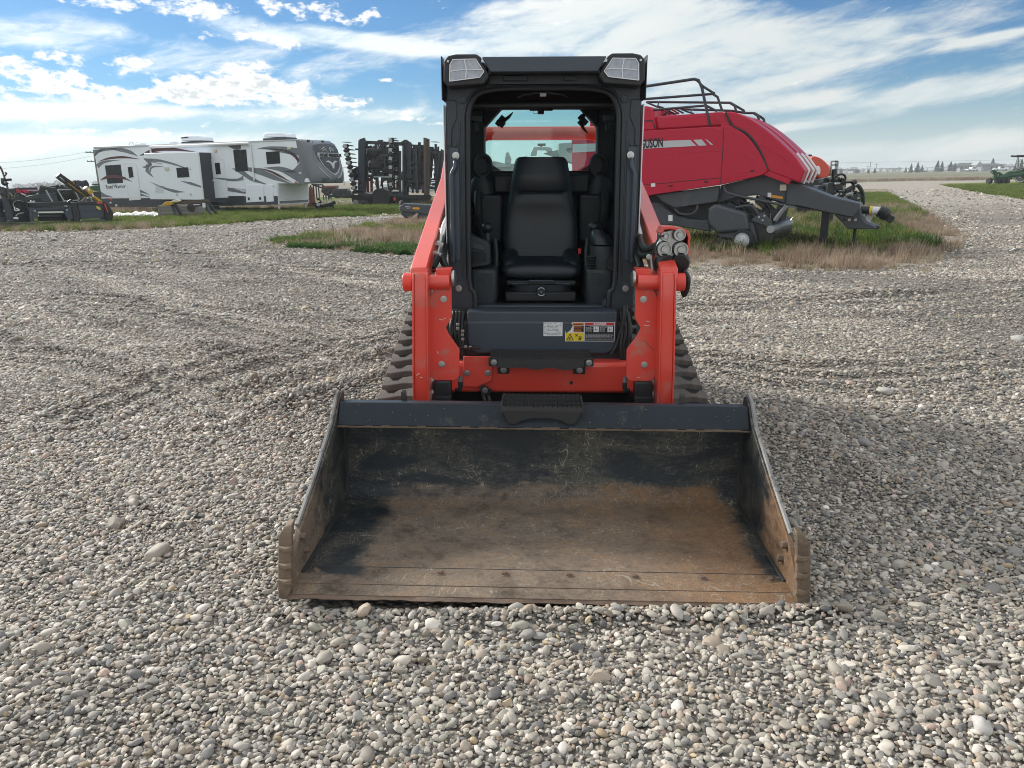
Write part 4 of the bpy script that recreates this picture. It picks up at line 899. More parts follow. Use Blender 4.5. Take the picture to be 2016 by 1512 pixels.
MB().strip(wo_, wi, 'y', .985, 1.04).build('rear_frame', M['interior'], cab, bevel=.004)
MB().tube([(x, .984, z) for x, z in wi], .006, 6).build('window_seal', M['lamprib'], cab)
MB().prism([(x*1.01, z) for x, z in wi], 'y', 1.02, 1.026).build('rear_window', M['tint'], cab)
MB().box(-.07, .075, .93, .985, 1.925, 1.955).build('window_catch', M['black'], cab, bevel=.005); MB().box(-.02, .02, .93, .985, 1.905, 1.93).build('window_catch', M['black'], cab, bevel=.004)
MB().strip([(-.045, 1.934), (.02, 1.934), (.02, 1.912), (-.045, 1.912)], [(-.043, 1.932), (.018, 1.932), (.018, 1.914), (-.043, 1.914)], 'y', 1.017, 1.019, True).build('window_sticker', M['black'], cab)
for s, ca in ((-1, R_(40)), (1, R_(-45))):
    c0 = LF.p(985, 238, .98) if s < 0 else LF.p(1148, 236, .98)
    hn = MB(); hn.obox((c0[0], .985, c0[1]), (.016, .02, .034), (0, ca, 0)); hn.obox((c0[0]-.012*s, .98, c0[1]-.02), (.014, .02, .02), (0, ca, 0))
    path = ([(978, 240), (992, 238), (1002, 230), (1010, 221)] if s < 0 else [(1150, 225), (1144, 240), (1148, 252), (1157, 262)])
    q = [LF.p(x, y, .96) for x, y in path]; hn.tube([(x, .96, z) for x, z in q], [.013, .012, .010, .003], 8)
    hn.build('window_handle', M['black'], cab, bevel=.003)
MB().box(-.46, .46, .05, 1.04, .80, .835).build('cab_floor', M['black'], cab)
MB().box(-.46, .46, .93, 1.02, .83, 1.565).build('rear_bulkhead', M['interior'], cab, bevel=.01)
MB().box(-.365, .365, .012, .085, .835, .860).build('door_sill', M['charlite'], cab, bevel=.006)
sh = MB().box(-.29, -.155, .78, .93, 1.43, 1.545).build('storage_bin', M['interior'], cab, bevel=.015); MB().box(-.245, -.215, .775, .80, 1.455, 1.53).build('bin_slot', M['black'], cab)
MB().box(.155, .30, .78, .93, 1.43, 1.548).build('storage_bin', M['interior'], cab, bevel=.015)
for s in (-1, 1):
    MB().loft([ring(s*.365, .84, z, w, .09, 16, 3) for z, w in ((1.38, .085), (1.44, .085), (1.50, .075), (1.53, .045))]).build('speaker_base', M['interior'], cab, smooth=60)
    sp_ = MB().loft([ring(s*.355, .80+.03*k, 1.595, .058*q, .075*q, 20, 2.2, 'y') for k, q in enumerate((.9, 1.0, 1.0, .85))]).build('speaker', M['interior'], cab, smooth=60)
    for k in range(4): MB().tube([(s*.352+.034*math.cos(a)-.006+.006*k, .792-.002*k, 1.595+.05*math.sin(a)) for a in np.linspace(-1.9, 1.9, 7)], .004, 5).build('vent_ring', M['black'], sp_)
    MB().prism([(s*.30, 1.60), (s*.30, 1.565), (s*.245, 1.565)], 'y', .84, .86).build('speaker_bracket', M['black'], cab)
    pn = MB().box(*sorted((s*.235, s*.375)), .70, .93, 1.14, 1.425).build('side_tower', M['interior'], cab, bevel=.015)
    MB().box(*sorted((s*.245, s*.345)), .693, .70, 1.405, 1.418).build('tower_edge', M['charlite'], pn, bevel=.003)
    MB().tube(smooth_line([(s*.375, .64, 1.44), (s*.375, .60, 1.36), (s*.365, .56, 1.28), (s*.325, .50, 1.22)], 3), [.026]*9+[.018], 10).build('arm_bar', M['black'], cab)
    MB().box(*sorted((s*.40, s*.46)), .12, .95, .84, 1.18).build('side_console', M['interior'], cab, bevel=.02)
    js = MB(); jx, jz = (-.305, 1.255) if s < 0 else (.297, 1.258)
    js.loft([ring(jx, .30, z, w, w, 14, 2.2) for z, w in ((1.10, .020), (1.17, .018), (1.205, .022), (1.225, .017))]); js.build('joystick', M['black'], cab, smooth=60)
    MB().ball((jx, .30, jz), (.034, .034, .030), 16, 10).build('joystick_knob', M['vinyl'], cab)
    MB().tube([(s*.265, .34, 1.19), (s*.258, .33, 1.12), (s*.258, .32, 1.02)], .014, 8).build('armrest_post', M['interior'], cab)
    MB().box(*sorted((s*.245, s*.39)), .10, .62, .84, 1.045).build('seat_side_console', M['interior'], cab, bevel=.02)
    bolt(cab, s*.310, .098, .985, .012, 'black')
# left monitor, right control pod with round vent
mo = MB().prism([(-.405, 1.235), (-.300, 1.195), (-.280, 1.18), (-.276, 1.075), (-.29, 1.062), (-.405, 1.045)], 'y', .10, .17).build('monitor', M['interior'], cab, bevel=.012)
MB().prism([(-.402, 1.205), (-.315, 1.165), (-.305, 1.15), (-.318, 1.145), (-.402, 1.16)], 'y', .093, .102).build('monitor_hood', M['char'], mo, bevel=.004)
MB().prism([(-.402, 1.14), (-.312, 1.138), (-.300, 1.12), (-.300, 1.085), (-.402, 1.068)], 'y', .095, .101).build('monitor_screen', M['winglass'], mo)
pd = MB(); pd.loft([ring(x, .20, z, w, d, 18, 2.8) for x, z, w, d in ((.37, .955, .045, .07), (.362, 1.00, .075, .09), (.350, 1.08, .085, .10), (.338, 1.14, .072, .10), (.330, 1.165, .068, .095))])
pod = pd.build('control_pod', M['interior'], cab, smooth=60)
MB().loft([ring(x, .20, z, w, d, 18, 2.6) for x, z, w, d in ((.335, 1.172, .066, .08), (.325, 1.20, .060, .075), (.312, 1.222, .045, .06), (.305, 1.238, .036, .045), (.305, 1.248, .028, .04))]).build('hand_rest', M['vinyl'], pod, smooth=60)
MB().lathe([(0, -.01), (.036, -.012), (.040, 0), (.040, .03), (0, .03)], (.385, .105, 1.075), (0, 1, 0), 24).build('air_vent', M['black'], pod)
for k in range(5): MB().lathe([(.022+.0025*k, 0), (.028+.0025*k, .006), (.022+.0025*k, .012)], (.275, .14, 1.045+.014*k), (0, 0, 1), 14).build('rubber_boot', M['black'], pod)
MB().lathe([(0, .03), (.022, .03), (.03, .022), (.031, 0), (0, 0)], (.355, .03, .862), (0, 0, 1), 18).build('foot_pedal', M['charlite'], cab)
MB().box(.32, .40, .03, .12, .838, .866).build('pedal_base', M['interior'], cab, bevel=.006)
# seat
se = MB(); prof_s = [(1.02, .205, .585), (1.06, .222, .60), (1.16, .226, .625), (1.27, .218, .64), (1.36, .203, .65), (1.425, .190, .655), (1.44, .187, .658), (1.455, .186, .655), (1.55, .170, .665), (1.61, .158, .672), (1.632, .148, .675), (1.642, .132, .676)]
rings_s = []
for z, w, y in prof_s:
    rr = ring(0, y, z, w, .055 if z < 1.6 else .045, 28, 4.0)
    rr = [(x, yy - (.020*(1-min(1, (abs(x)/w))**2*1.0) if yy < y else 0)*(-1 if 1.1 < z < 1.4 else .6) - (.012 if z == 1.44 and yy < y and abs(x) < w*.8 else 0)*-1, zz) for x, yy, zz in rr]; rings_s.append(rr)
seat = MB().loft(rings_s).build('seat', M['vinyl'], ld, bevel=0, smooth=70)
cs = MB(); cs.loft([ring(0, y, z, w, h, 26, 3.2, 'y') for y, z, w, h in ((.255, 1.005, .19, .022), (.265, 1.008, .215, .038), (.30, 1.015, .228, .048), (.42, 1.028, .236, .052), (.56, 1.022, .232, .05), (.62, 1.02, .22, .045))])
cs.build('seat_cushion', M['vinyl'], seat, smooth=70)
for s in (-1, 1): MB().loft([ring(s*x, y, z, w, h, 14, 2.4, 'y') for y, x, z, w, h in ((.29, .175, 1.03, .035, .02), (.34, .178, 1.05, .05, .035), (.48, .180, 1.075, .05, .04), (.60, .18, 1.08, .045, .035))]).build('seat_bolster', M['vinyl'], seat, smooth=70)
MB().tube([(-.10, .546, 1.055), (-.03, .538, 1.047), (.04, .538, 1.047), (.09, .546, 1.054)], .003, 5).build('seat_crease', M['lamprib'], seat)
MB().box(-.20, .20, .27, .62, .93, .962).build('seat_rail', M['black'], seat, bevel=.01); MB().box(-.205, .20, .24, .60, .842, .90).build('suspension_base', M['black'], seat, bevel=.01)
MB().loft([ring(0, .43, z, w, .17, 20, 5) for z, w in ((.895, .17), (.905, .185), (.915, .17), (.925, .185), (.935, .17))]).build('bellows', M['interior'], seat)
MB().tube([(-.16, .235, .945), (-.08, .225, .950), (-.065, .215, .966), (.065, .215, .966), (.08, .225, .950), (.16, .235, .945)], .0055, 6).build('seat_lever', M['charlite'], seat)
kn = MB().lathe([(0, -.02), (.024, -.02), (.027, -.012), (.027, 0), (0, 0)], (0, .235, .905), (0, 1, 0), 18).build('weight_knob', M['interior'], seat)
for a0 in (R_(35), R_(215)): MB().tube([(.0225*math.cos(a0+t), .2135, .905+.0225*math.sin(a0+t)) for t in np.linspace(0, R_(110), 6)], .0022, 5).build('knob_mark', M['lamprib'], kn)
lettering('kg', .014, M['print_grey'], kn, (0, .2135, .901), align='CENTER')
MB().obox((.225, .44, 1.11), (.010, .012, .016)).build('belt_buckle', M['stickerr'], seat, bevel=.003)
# lower front panel and its stickers
fp = [(-.392, .850), (.390, .850), (.390, .690), (.385, .660), (.365, .635), (.340, .622), (-.340, .622), (-.365, .635), (-.385, .660), (-.392, .690)]
fpo = MB().prism(fp, 'y', -.120, -.070).build('front_panel', M['charlite'], ld, bevel=.010, seg=3)
MB().prism([(-.120, .783), (-.122, .784), (-.112, .850), (-.06, .856), (-.06, .783)], 'x', -.390, .388).build('panel_top', M['charlite'], fpo, bevel=.002)
MB().box(-.365, .365, -.06, .012, .843, .852).build('panel_ledge', M['char'], fpo)
MB().box(-.48, .48, -.055, .0, .60, .845).build('front_bulkhead', M['black'], ld)
w = MB().box(.008, .108, -.1225, -.119, .720, .793).build('spec_sticker', M['stickerw'], fpo)
tx = MB()
for k in range(9):
    z = .786-.0073*k; x = .012
    while x < .104-(.024 if 2 <= k <= 5 else 0)-(0.0 if k else .0):
        L = rng.uniform(.004, .016)
        if rng.random() < .82: tx.box(x, min(x+L, .104), -.1235, -.1222, z-.0017, z+.0017)
        x += L+rng.uniform(.002, .005)
tx.build('small_print', M['print_grey'], w)
dg = MB().box(.222, .381, -.1225, -.119, .692, .794).build('danger_sticker', M['stickerw'], fpo)
MB().box(.225, .378, -.1235, -.1222, .695, .777).build('sticker_field', M['stickerk'], dg); MB().box(.225, .378, -.1235, -.1222, .779, .792).build('sticker_header', M['stickerr'], dg)
lettering('\u25B2 DANGER', .0125, M['stickerw'], dg, (.302, -.1237, .7815), align='CENTER', bold=.0006, ext=.0004)
tx = MB()
for cx0, wd, zs in ((.229, .036, (.767, .762, .757, .752, .747)), (.302, .034, (.767, .762, .757, .752, .747)), (.229, .146, (.731, .7245, .718, .7115, .705, .7)), (.25, .11, (.7725,))):
    for z in zs:
        x = cx0
        while x < cx0+wd-.006:
            L = rng.uniform(.003, .010); tx.box(x, x+L, -.1243, -.1234, z-.001, z+.001); x += L+.0022
tx.build('small_print', M['silver'], dg)
for x in (.270, .343):
    q = MB().box(x, x+.028, -.1243, -.1234, .743, .772).build('pictogram', M['stickerw'], dg)
    MB().box(x+.004, x+.022, -.125, -.1241, .756, .7575).build('pictogram_line', M['stickerk'], q); MB().box(x+.010, x+.0115, -.125, -.1241, .746, .768).build('pictogram_line', M['stickerk'], q)
ws = MB().prism([(.123, .692), (.221, .692), (.221, .794), (.158, .794), (.154, .786), (.162, .777), (.150, .752), (.128, .733), (.123, .75)], 'y', -.1225, -.119).build('warning_sticker', M['stickerw'], fpo)
MB().box(.126, .219, -.1235, -.1222, .695, .738).build('sticker_field', M['stickery'], ws); MB().prism([(.158, .792), (.219, .792), (.219, .778), (.162, .778)], 'y', -.1235, -.1222).build('sticker_header', M['stickero'], ws)
MB().box(.166, .219, -.1235, -.1222, .741, .776).build('sticker_field', M['stickerk'], ws); lettering('WARNING', .0095, M['stickerk'], ws, (.163, -.1237, .7805), width=.05, bold=.0004, ext=.0004)
tri = [(.128, .698), (.168, .698), (.148, .735)]; ti = [(.134, .7015), (.162, .7015), (.148, .728)]
MB().strip(tri, ti, 'y', -.1243, -.1234, True).build('warning_triangle', M['stickerk'], ws)
mb = MB(); mb.bar((.143, -.124, .705), (.152, -.124, .716), .004); mb.bar((.146, -.124, .712), (.140, -.124, .709), .003); mb.obox((.1535, -.124, .7185), (.0022, .0005, .0022)); mb.build('pictogram', M['stickerk'], ws)
mb = MB()
for (a, c) in (((.176, .731), (.188, .719)), ((.188, .731), (.176, .719)), ((.192, .712), (.206, .700)), ((.200, .716), (.200, .698)), ((.192, .703), (.208, .710)), ((.196, .720), (.212, .714))): mb.bar((a[0], -.124, a[1]), (c[0], -.124, c[1]), .0028)
mb.build('pictogram', M['stickerk'], ws)
tx = MB()
for k in range(5): tx.box(.168, .168+rng.uniform(.035, .049), -.1243, -.1234, .771-.0065*k-.001, .771-.0065*k+.001)
tx.build('small_print', M['stickero'], ws)
# hoses and valves beside the front panel
for s in (-1, 1):
    for k in range(4 if s < 0 else 3):
        x = s*(.415+.018*k); MB().tube(smooth_line([(x, -.07, .84), (x+s*.01, -.11-.015*k, .75), (x-s*.004*k, -.13, .66), (x+s*.01, -.12, .58)], 4), .010, 8).build('hydraulic_hose', M['hose'], ld)
for x, z in ((-.437, .79), (-.438, .768), (-.413, .755), (-.415, .735), (-.413, .712), (-.40, .672), (-.375, .668)):
    MB().obox((x, -.165, z), (.008, .008, .007)).build('hose_fitting', M['steel'], ld, bevel=.002)
MB().tube([(-.44, -.16, .665), (-.36, -.17, .668), (-.33, -.15, .66)], .007, 8).build('hydraulic_hose', M['hose'], ld)
MB().tube(smooth_line([(.44, -.06, .87), (.43, -.10, .80), (.40, -.11, .68), (.37, -.11, .62)], 4), .014, 8).build('hydraulic_hose', M['hose'], ld)
# pipes running down inside the arms
def pxpath(path): return [tuple(LF.p(x, y, v))[:1]+(v,)+tuple(LF.p(x, y, v))[1:] for x, y, v in path]
for path, r, mt in (([(884, 425, .15), (873, 450, .05), (866, 490, -.1), (860, 508, -.18)], .016, 'steel'), ([(860, 508, -.18), (853, 522, -.25), (850, 530, -.28)], .022, 'hose'), ([(850, 526, -.27), (857, 530, -.27), (868, 536, -.27)], .012, 'steel'),
                    ([(890, 430, .15), (880, 470, .05), (874, 510, -.1), (880, 530, -.1)], .014, 'hose'), ([(868, 495, -.1), (872, 515, -.12), (884, 535, -.1)], .018, 'black'),
                    ([(1252, 430, .15), (1260, 465, .0), (1266, 485, -.1), (1276, 490, -.2), (1290, 484, -.27)], .017, 'darksteel'), ([(1256, 470, .05), (1262, 500, -.1), (1278, 502, -.2), (1292, 496, -.27)], .017, 'hose'),
                    ([(1250, 480, .05), (1258, 515, -.1), (1262, 528, -.15)], .02, 'hose'), ([(1252, 440, .1), (1256, 452, .05), (1260, 466, .0)], .020, 'steel')):
    MB().tube(smooth_line(pxpath(path), 3), r, 10).build('hydraulic_pipe', M[mt], ld)
for x, y, v in ((872, 455, .05), (866, 480, -.08), (862, 500, -.15)): 
    q = LF.p(x, y, v); MB().obox((q[0], v, q[1]), (.02, .02, .012), (0, R_(20), 0)).build('pipe_coupling', M['steel'], ld, bevel=.003)
# auxiliary couplers on the right arm
cb = MB().strip([(.552, 1.268), (.566, 1.298), (.60, 1.300), (.66, 1.292), (.690, 1.278), (.700, 1.25), (.686, 1.03)], [(.565, 1.262), (.574, 1.284), (.60, 1.286), (.655, 1.278), (.678, 1.266), (.688, 1.245), (.675, 1.03)], 'y', -.36, -.24)
cbo = cb.build('coupler_bracket', M['orange'], ld, bevel=.003); MB().prism([(.556, 1.27), (.60, 1.295), (.66, 1.288), (.690, 1.25), (.680, 1.03), (.62, 1.03)], 'y', -.250, -.240).build('bracket_plate', M['orange'], cbo)
MB().prism([(.553, 1.27), (.585, 1.285), (.64, 1.298), (.668, 1.285), (.668, 1.24), (.69, 1.20), (.68, 1.15), (.60, 1.14), (.545, 1.16), (.54, 1.21), (.556, 1.23)], 'y', -.335, -.26).build('coupler_block', M['steel'], cbo, bevel=.012)
for x, z, r in ((.577, 1.255, .021), (.645, 1.262, .028), (.577, 1.194, .035), (.655, 1.192, .035)):
    cp = MB().lathe([(0, -.030), (r*.42, -.030), (r*.48, -.022), (r*.50, -.016), (r*.80, -.016), (r*.84, -.034), (r*.98, -.034), (r, -.028), (r, .03), (0, .03)], (x, -.345, z), (0, 1, 0), 24).build('coupler', M['steel'], cbo)
    MB().lathe([(r*1.01, -.012), (r*1.06, -.012), (r*1.06, .004), (r*1.01, .004)], (x, -.345, z), (0, 1, 0), 24).build('coupler_ring', M['darksteel'], cp)
for x, z, rz in ((.585, 1.125, -.35), (.655, 1.128, .2)):
    MB().lathe([(0, -.01), (.040, -.008), (.045, 0), (.044, .035), (0, .035)], (x, -.37, z), (math.sin(rz), 1, .25), 22).build('dust_cap', M['black'], cbo)
MB().tube(smooth_line([(.575, -.37, 1.257), (.548, -.38, 1.25), (.528, -.38, 1.21), (.524, -.37, 1.16), (.535, -.37, 1.10), (.56, -.38, 1.075)], 4), .0045, 6).build('cap_cord', M['hose'], cbo)
MB().tube(smooth_line([(.60, -.38, 1.09), (.585, -.40, 1.07), (.575, -.40, 1.045), (.59, -.39, 1.03)], 4), .012, 8).build('cap_strap', M['black'], cbo); MB().tube(smooth_line([(.675, -.38, 1.09), (.69, -.40, 1.06), (.692, -.39, 1.01), (.680, -.38, .975), (.672, -.37, 1.01)], 4), .012, 8).build('cap_strap', M['black'], cbo)
mb = MB(); mb.prism([(.512, 1.165), (.525, 1.165), (.528, 1.10), (.52, 1.055), (.512, 1.055), (.518, 1.1)], 'y', -.36, -.33); mb.build('bracket_lug', M['steel'], cbo)
for z in (1.155, 1.085): bolt(cbo, .508, -.34, z, .009)
bolt(cbo, .690, -.30, 1.115, .009)

# ------------------------------------------------------------------ machines round the yard
def frame_thing(name, label, cat, o, yaw, group=None):
    F = Frame(o, yaw); t = thing(name, label, cat, o, (0, 0, R_(yaw)), group); return F, t
def dec(F, c, pts, v, mt, parent, name='decal', th=.004, sm=0):
    q = F.crop(*c, pts, v)
    if sm: q = smooth_line(q+[q[0]], sm)[:-1]
    return MB().prism(q, 'y', v-th, v).build(name, M[mt], parent)
def swoosh(F, c, path, ws, v, mt, parent, name='decal', th=.004):
    p = np.array(smooth_line(F.crop(*c, path, v), 5)); w_ = .8*np.interp(np.linspace(0, 1, len(p)), np.linspace(0, 1, len(ws)), ws)
    d = np.gradient(p, axis=0); n = np.stack([-d[:, 1], d[:, 0]], -1); n /= np.linalg.norm(n, axis=1)[:, None]+1e-9
    a = [tuple(x) for x in p+n*w_[:, None]]; c_ = [tuple(x) for x in p-n*w_[:, None]]
    k = MB(); k.strip(a, c_, 'y', v-th, v); return k.build(name, M[mt], parent)

# ---- fifth-wheel trailer
c4 = (0, 240, 4.2); c5 = (400, 240, 4.032); cA = (560, 250, 8.4)
A = at(205, 364, 45.0); B = at(547, 357, 40.0); yaw = math.degrees(math.atan2(B.y-A.y, B.x-A.x))
RF, rv = frame_thing('travel_trailer', 'long white fifth-wheel trailer with grey and maroon swirls and grey shield-marked nose', 'trailer', (A.x, A.y, 0), yaw)
VW = 2.45
side = RF.pp([(184.5, 290.5), (300, 286), (450, 280.5), (590, 275.5), (601, 318), (612, 361), (547.5, 361.5), (548, 403.5), (450, 405), (202.5, 408)])
body = MB().prism(side, 'y', 0, VW).build('body', M['white'], rv, bevel=.04)
roof = RF.pp([(184, 289), (300, 284.6), (450, 279), (590, 274), (590, 276.5), (450, 282), (300, 288), (185, 293)]); MB().prism(roof, 'y', -.03, VW+.03).build('roof_edge', M['silver'], body, bevel=.01)
dec(RF, c4, [(845, 632), (1240, 628), (1690, 625), (1900, 612), (2020, 612), (2020, 690), (1700, 700), (855, 705)], -.004, 'rvdark', body, 'skirt', .02)
dec(RF, c5, [(205, 592), (590, 588), (595, 655), (208, 665)], -.004, 'rvdark', body, 'skirt', .02)
dec(RF, c4, [(842, 624), (1650, 618), (1650, 626), (842, 633)], -.004, 'whitetrim', body, 'trim_strip', .03)
# slide-out room
so_px = [(1190, 258), (1640, 252), (1685, 645), (1242, 640)]; V0 = -.85
so = RF.crop(*c4, so_px, V0); slide = MB().prism(so, 'y', V0, .0).build('slide_out', M['white'], rv, bevel=.02)
xr_ = [so[1], so[2]]; MB().loft([[(x+.004, V0+.05, z-.02*(i == 0)), (x+.012, V0+.05, z), (x+.012, -.005, z), (x+.004, -.005, z)] for i, (x, z) in enumerate(xr_)]).build('slide_side', M['rvdark'], slide)
MB().loft([[(x-.06, V0-.02, z), (x+.03, V0-.02, z), (x+.03, V0+.02, z), (x-.06, V0+.02, z)] for x, z in xr_]).build('slide_flange', M['whitetrim'], slide)
# doors, windows
def window(F, c, pts, v, parent, split=None, r=.06):
    q = F.crop(*c, pts, v); xs = [p[0] for p in q]; zs = [p[1] for p in q]
    k = MB().prism(q, 'y', v-.02, v+.01).build('window', M['black'], parent, bevel=r)
    cx, cz = sum(xs)/4, sum(zs)/4; MB().prism([(cx+(x-cx)*.93, cz+(z-cz)*.93) for x, z in q], 'y', v-.024, v-.016).build('window_pane', M['winglass'], k, bevel=r*.05)
    if split is not None:
        a = q[0][0]+(q[1][0]-q[0][0])*split; b_ = q[3][0]+(q[2][0]-q[3][0])*split
        MB().bar((a, v-.026, q[0][1]), (b_, v-.026, q[3][1]), .03, .01).build('window_bar', M['black'], k)
    return k
window(RF, c4, [(868, 360), (998, 352), (1018, 503), (890, 512)], 0, body, .5)
w1 = window(RF, c4, [(1458, 380), (1555, 374), (1566, 455), (1468, 462)], V0-.004, slide, .5)
window(RF, c5, [(238, 222), (342, 218), (357, 390), (258, 396)], 0, body)
window(RF, c5, [(498, 238), (606, 232), (613, 330), (508, 336)], 0, body, .5)
def door(F, c, pts, win, v=0):
    d = MB().prism(F.crop(*c, pts, v), 'y', v-.03, v+.02).build('door', M['white'], body, bevel=.05)
    k = MB().strip(F.crop(*c, pts, v), [tuple(np.array(p)*.96+np.mean(F.crop(*c, pts, v), 0)*.04) for p in F.crop(*c, pts, v)], 'y', v-.036, v-.03, True).build('door_frame', M['whitetrim'], d)
    MB().prism(F.crop(*c, win, v), 'y', v-.038, v-.03).build('door_window', M['winglass'], d, bevel=.004)
    MB().strip([tuple(np.array(p)*1.12-np.mean(F.crop(*c, win, v), 0)*.12) for p in F.crop(*c, win, v)], F.crop(*c, win, v), 'y', v-.04, v-.03, True).build('door_window_frame', M['whitetrim'], d)
    return d
door(RF, c4, [(1030, 345), (1045, 338), (1115, 338), (1130, 350), (1170, 642), (1072, 650)], [(1060, 374), (1098, 372), (1110, 458), (1072, 462)])
door(RF, c4, [(1745, 310), (1760, 302), (1838, 300), (1852, 312), (1892, 625), (1785, 630)], [(1780, 340), (1820, 337), (1832, 432), (1790, 435)])
for px in ((1750, 490), (1740, 600)):
    q = RF.crop(*c4, [px], -.1)[0]; MB().tube([(q[0]+.15, -.01, q[1]+.02), (q[0], -.14, q[1]+.05), (q[0]-.15, -.14, q[1]-.12), (q[0]-.16, -.14, q[1]-.25)], .025, 6).build('grab_rail', M['whitetrim'], body)
for k in range(3):
    q = RF.crop(*c4, [(1755+8*k, 655+34*k), (1865+6*k, 648+34*k)], -.3-.2*k); MB().box(q[0][0], q[1][0], -.5-.22*k, -.2-.22*k, q[0][1]-.04, q[0][1]).build('entry_step', M['rvdark'], rv)
MB().box(*[q[0] for q in RF.crop(*c4, [(1762, 640), (1772, 640)], -.3)], -.8, -.0, .05, .75).build('step_stringer', M['rvdark'], rv)
q = RF.crop(*c5, [(340, 500), (475, 495), (488, 632), (345, 640)], 0); MB().prism(q, 'y', -.035, .0).build('storage_door', M['white'], body, bevel=.06)
q = RF.crop(*c5, [(492, 495), (552, 495), (565, 632), (505, 636)], 0); MB().prism(q, 'y', -.035, .0).build('storage_door', M['white'], body, bevel=.06)
for px in ((362, 610), (452, 608)): q = RF.crop(*c5, [px], -.04)[0]; MB().obox((q[0], -.04, q[1]), (.06, .01, .07)).build('door_latch', M['black'], body)
# awning tube along the side
ap = RF.crop(*c4, [(1240, 208)], -.12)+RF.crop(*c5, [(362, 170)], -.12)
MB().tube([(ap[0][0], -.12, ap[0][1]), (ap[1][0], -.12, ap[1][1])], .075, 12).build('awning_roll', M['whitetrim'], rv)
ar = RF.crop(*c5, [(372, 175), (405, 465)], -.06); MB().bar((ar[0][0], -.06, ar[0][1]), (ar[1][0], -.06, ar[1][1]), .07, .06).build('awning_arm', M['whitetrim'], rv)
ar = RF.crop(*c4, [(1242, 210), (1248, 262)], -.06); MB().bar((ar[0][0], -.06, ar[0][1]), (ar[1][0], -.06, ar[1][1]), .07, .06).build('awning_arm', M['whitetrim'], rv)
for cc, pts in ((c4, [(1497, 158), (1497, 120), (1520, 112), (1640, 114), (1675, 128), (1678, 156)]), (c5, [(472, 122), (480, 92), (500, 84), (620, 84), (655, 95), (664, 122)])):
    q = RF.crop(*cc, pts, .8); ac = MB().prism(q, 'y', .8, 1.6).build('roof_air_conditioner', M['white'], rv, bevel=.05)
    MB().box(q[0][0]+.03, q[-1][0]-.03, .78, 1.62, min(p[1] for p in q)-.10, min(p[1] for p in q)).build('conditioner_base', M['rvdark'], ac)
q = RF.crop(*c4, [(1495, 128), (1555, 124), (1555, 133), (1495, 137)], .79); MB().prism(q, 'y', .785, .8).build('vent_slot', M['black'], rv)
for px, s_ in (((1150, 185), .25), ((1420, 172), .18)): q = RF.crop(*c4, [px], 1.0)[0]; MB().box(q[0]-s_, q[0]+s_, .9, 1.3, q[1]-.1, q[1]+.05).build('roof_vent', M['white'], rv, bevel=.03)
q = RF.crop(*c4, [(1065, 190), (1075, 170), (1092, 168), (1104, 186), (1118, 172), (1135, 168)], 1.0); MB().tube([(x, 1.0, z) for x, z in q], .02, 6).build('roof_ladder', M['silver'], rv)
# nose cap
zt, zb = RF.pp([(590, 275.5)])[0][1], RF.pp([(612, 361.5)])[0][1]; x0b = RF.pp([(601, 318)])[0][0]-.25
rowsc = []
capprof = [(.00, 1.0), (.10, 1.0), (.32, .985), (.50, .93), (.66, .83), (.80, .68), (.90, .50), (.97, .33), (1.0, .18), (.99, .06), (.92, .0)]
for i in range(15):
    t = i/14; v = -.012+(VW+.024)*t; sb = (4*t*(1-t))**.42
    rowsc.append([(x0b+(.50+.55*sb)*b_*(1.0)-(.20 if zf > .97 else 0)*(1-sb), v, zb+(zt-zb)*zf) for b_, zf in [(0, 1.0)]+capprof+[(0, 0)]])
cap = MB().sheet(rowsc); cap.f.append(tuple(range(len(rowsc[0])))); cap.f.append(tuple(len(rowsc[0])*14+i for i in range(len(rowsc[0]))))
capo = cap.build('nose_cap', M['rvgrey'], rv, smooth=70)
def nose(tv, zf, off=.012):                                        # a point on the cap: across 0..1, height 0..1
    sb = (4*tv*(1-tv))**.42; zfs = [p[1] for p in capprof][::-1]; bs_ = [p[0] for p in capprof][::-1]
    return (x0b+(.50+.55*sb)*float(np.interp(zf, zfs, bs_))+off, -.012+(VW+.024)*tv, zb+(zt-zb)*zf)
def nose_patch(poly, mt, name, off=.012, n=12):
    mb = MB(); P = poly; cx = sum(p[0] for p in P)/len(P); cz = sum(p[1] for p in P)/len(P); rings_ = []
    for k in range(5): rings_.append([nose(cx+(x-cx)*k/4, cz+(z-cz)*k/4, off+.0*k) for x, z in P])
    mb.loft(rings_[::-1], caps=False); return mb.build(name, M[mt], capo, smooth=80)
shield = smooth_line([(.13, .88), (.5, .93), (.87, .88), (.89, .62), (.76, .42), (.5, .24), (.24, .42), (.11, .62), (.13, .88)], 3)[:-1]
nose_patch(shield, 'rvdark', 'shield_emblem')
nose_patch(smooth_line([(.30, .50), (.42, .47), (.5, .33), (.58, .47), (.70, .50), (.60, .53), (.5, .47), (.40, .53), (.30, .50)], 3)[:-1], 'silver', 'emblem_wing', .02)
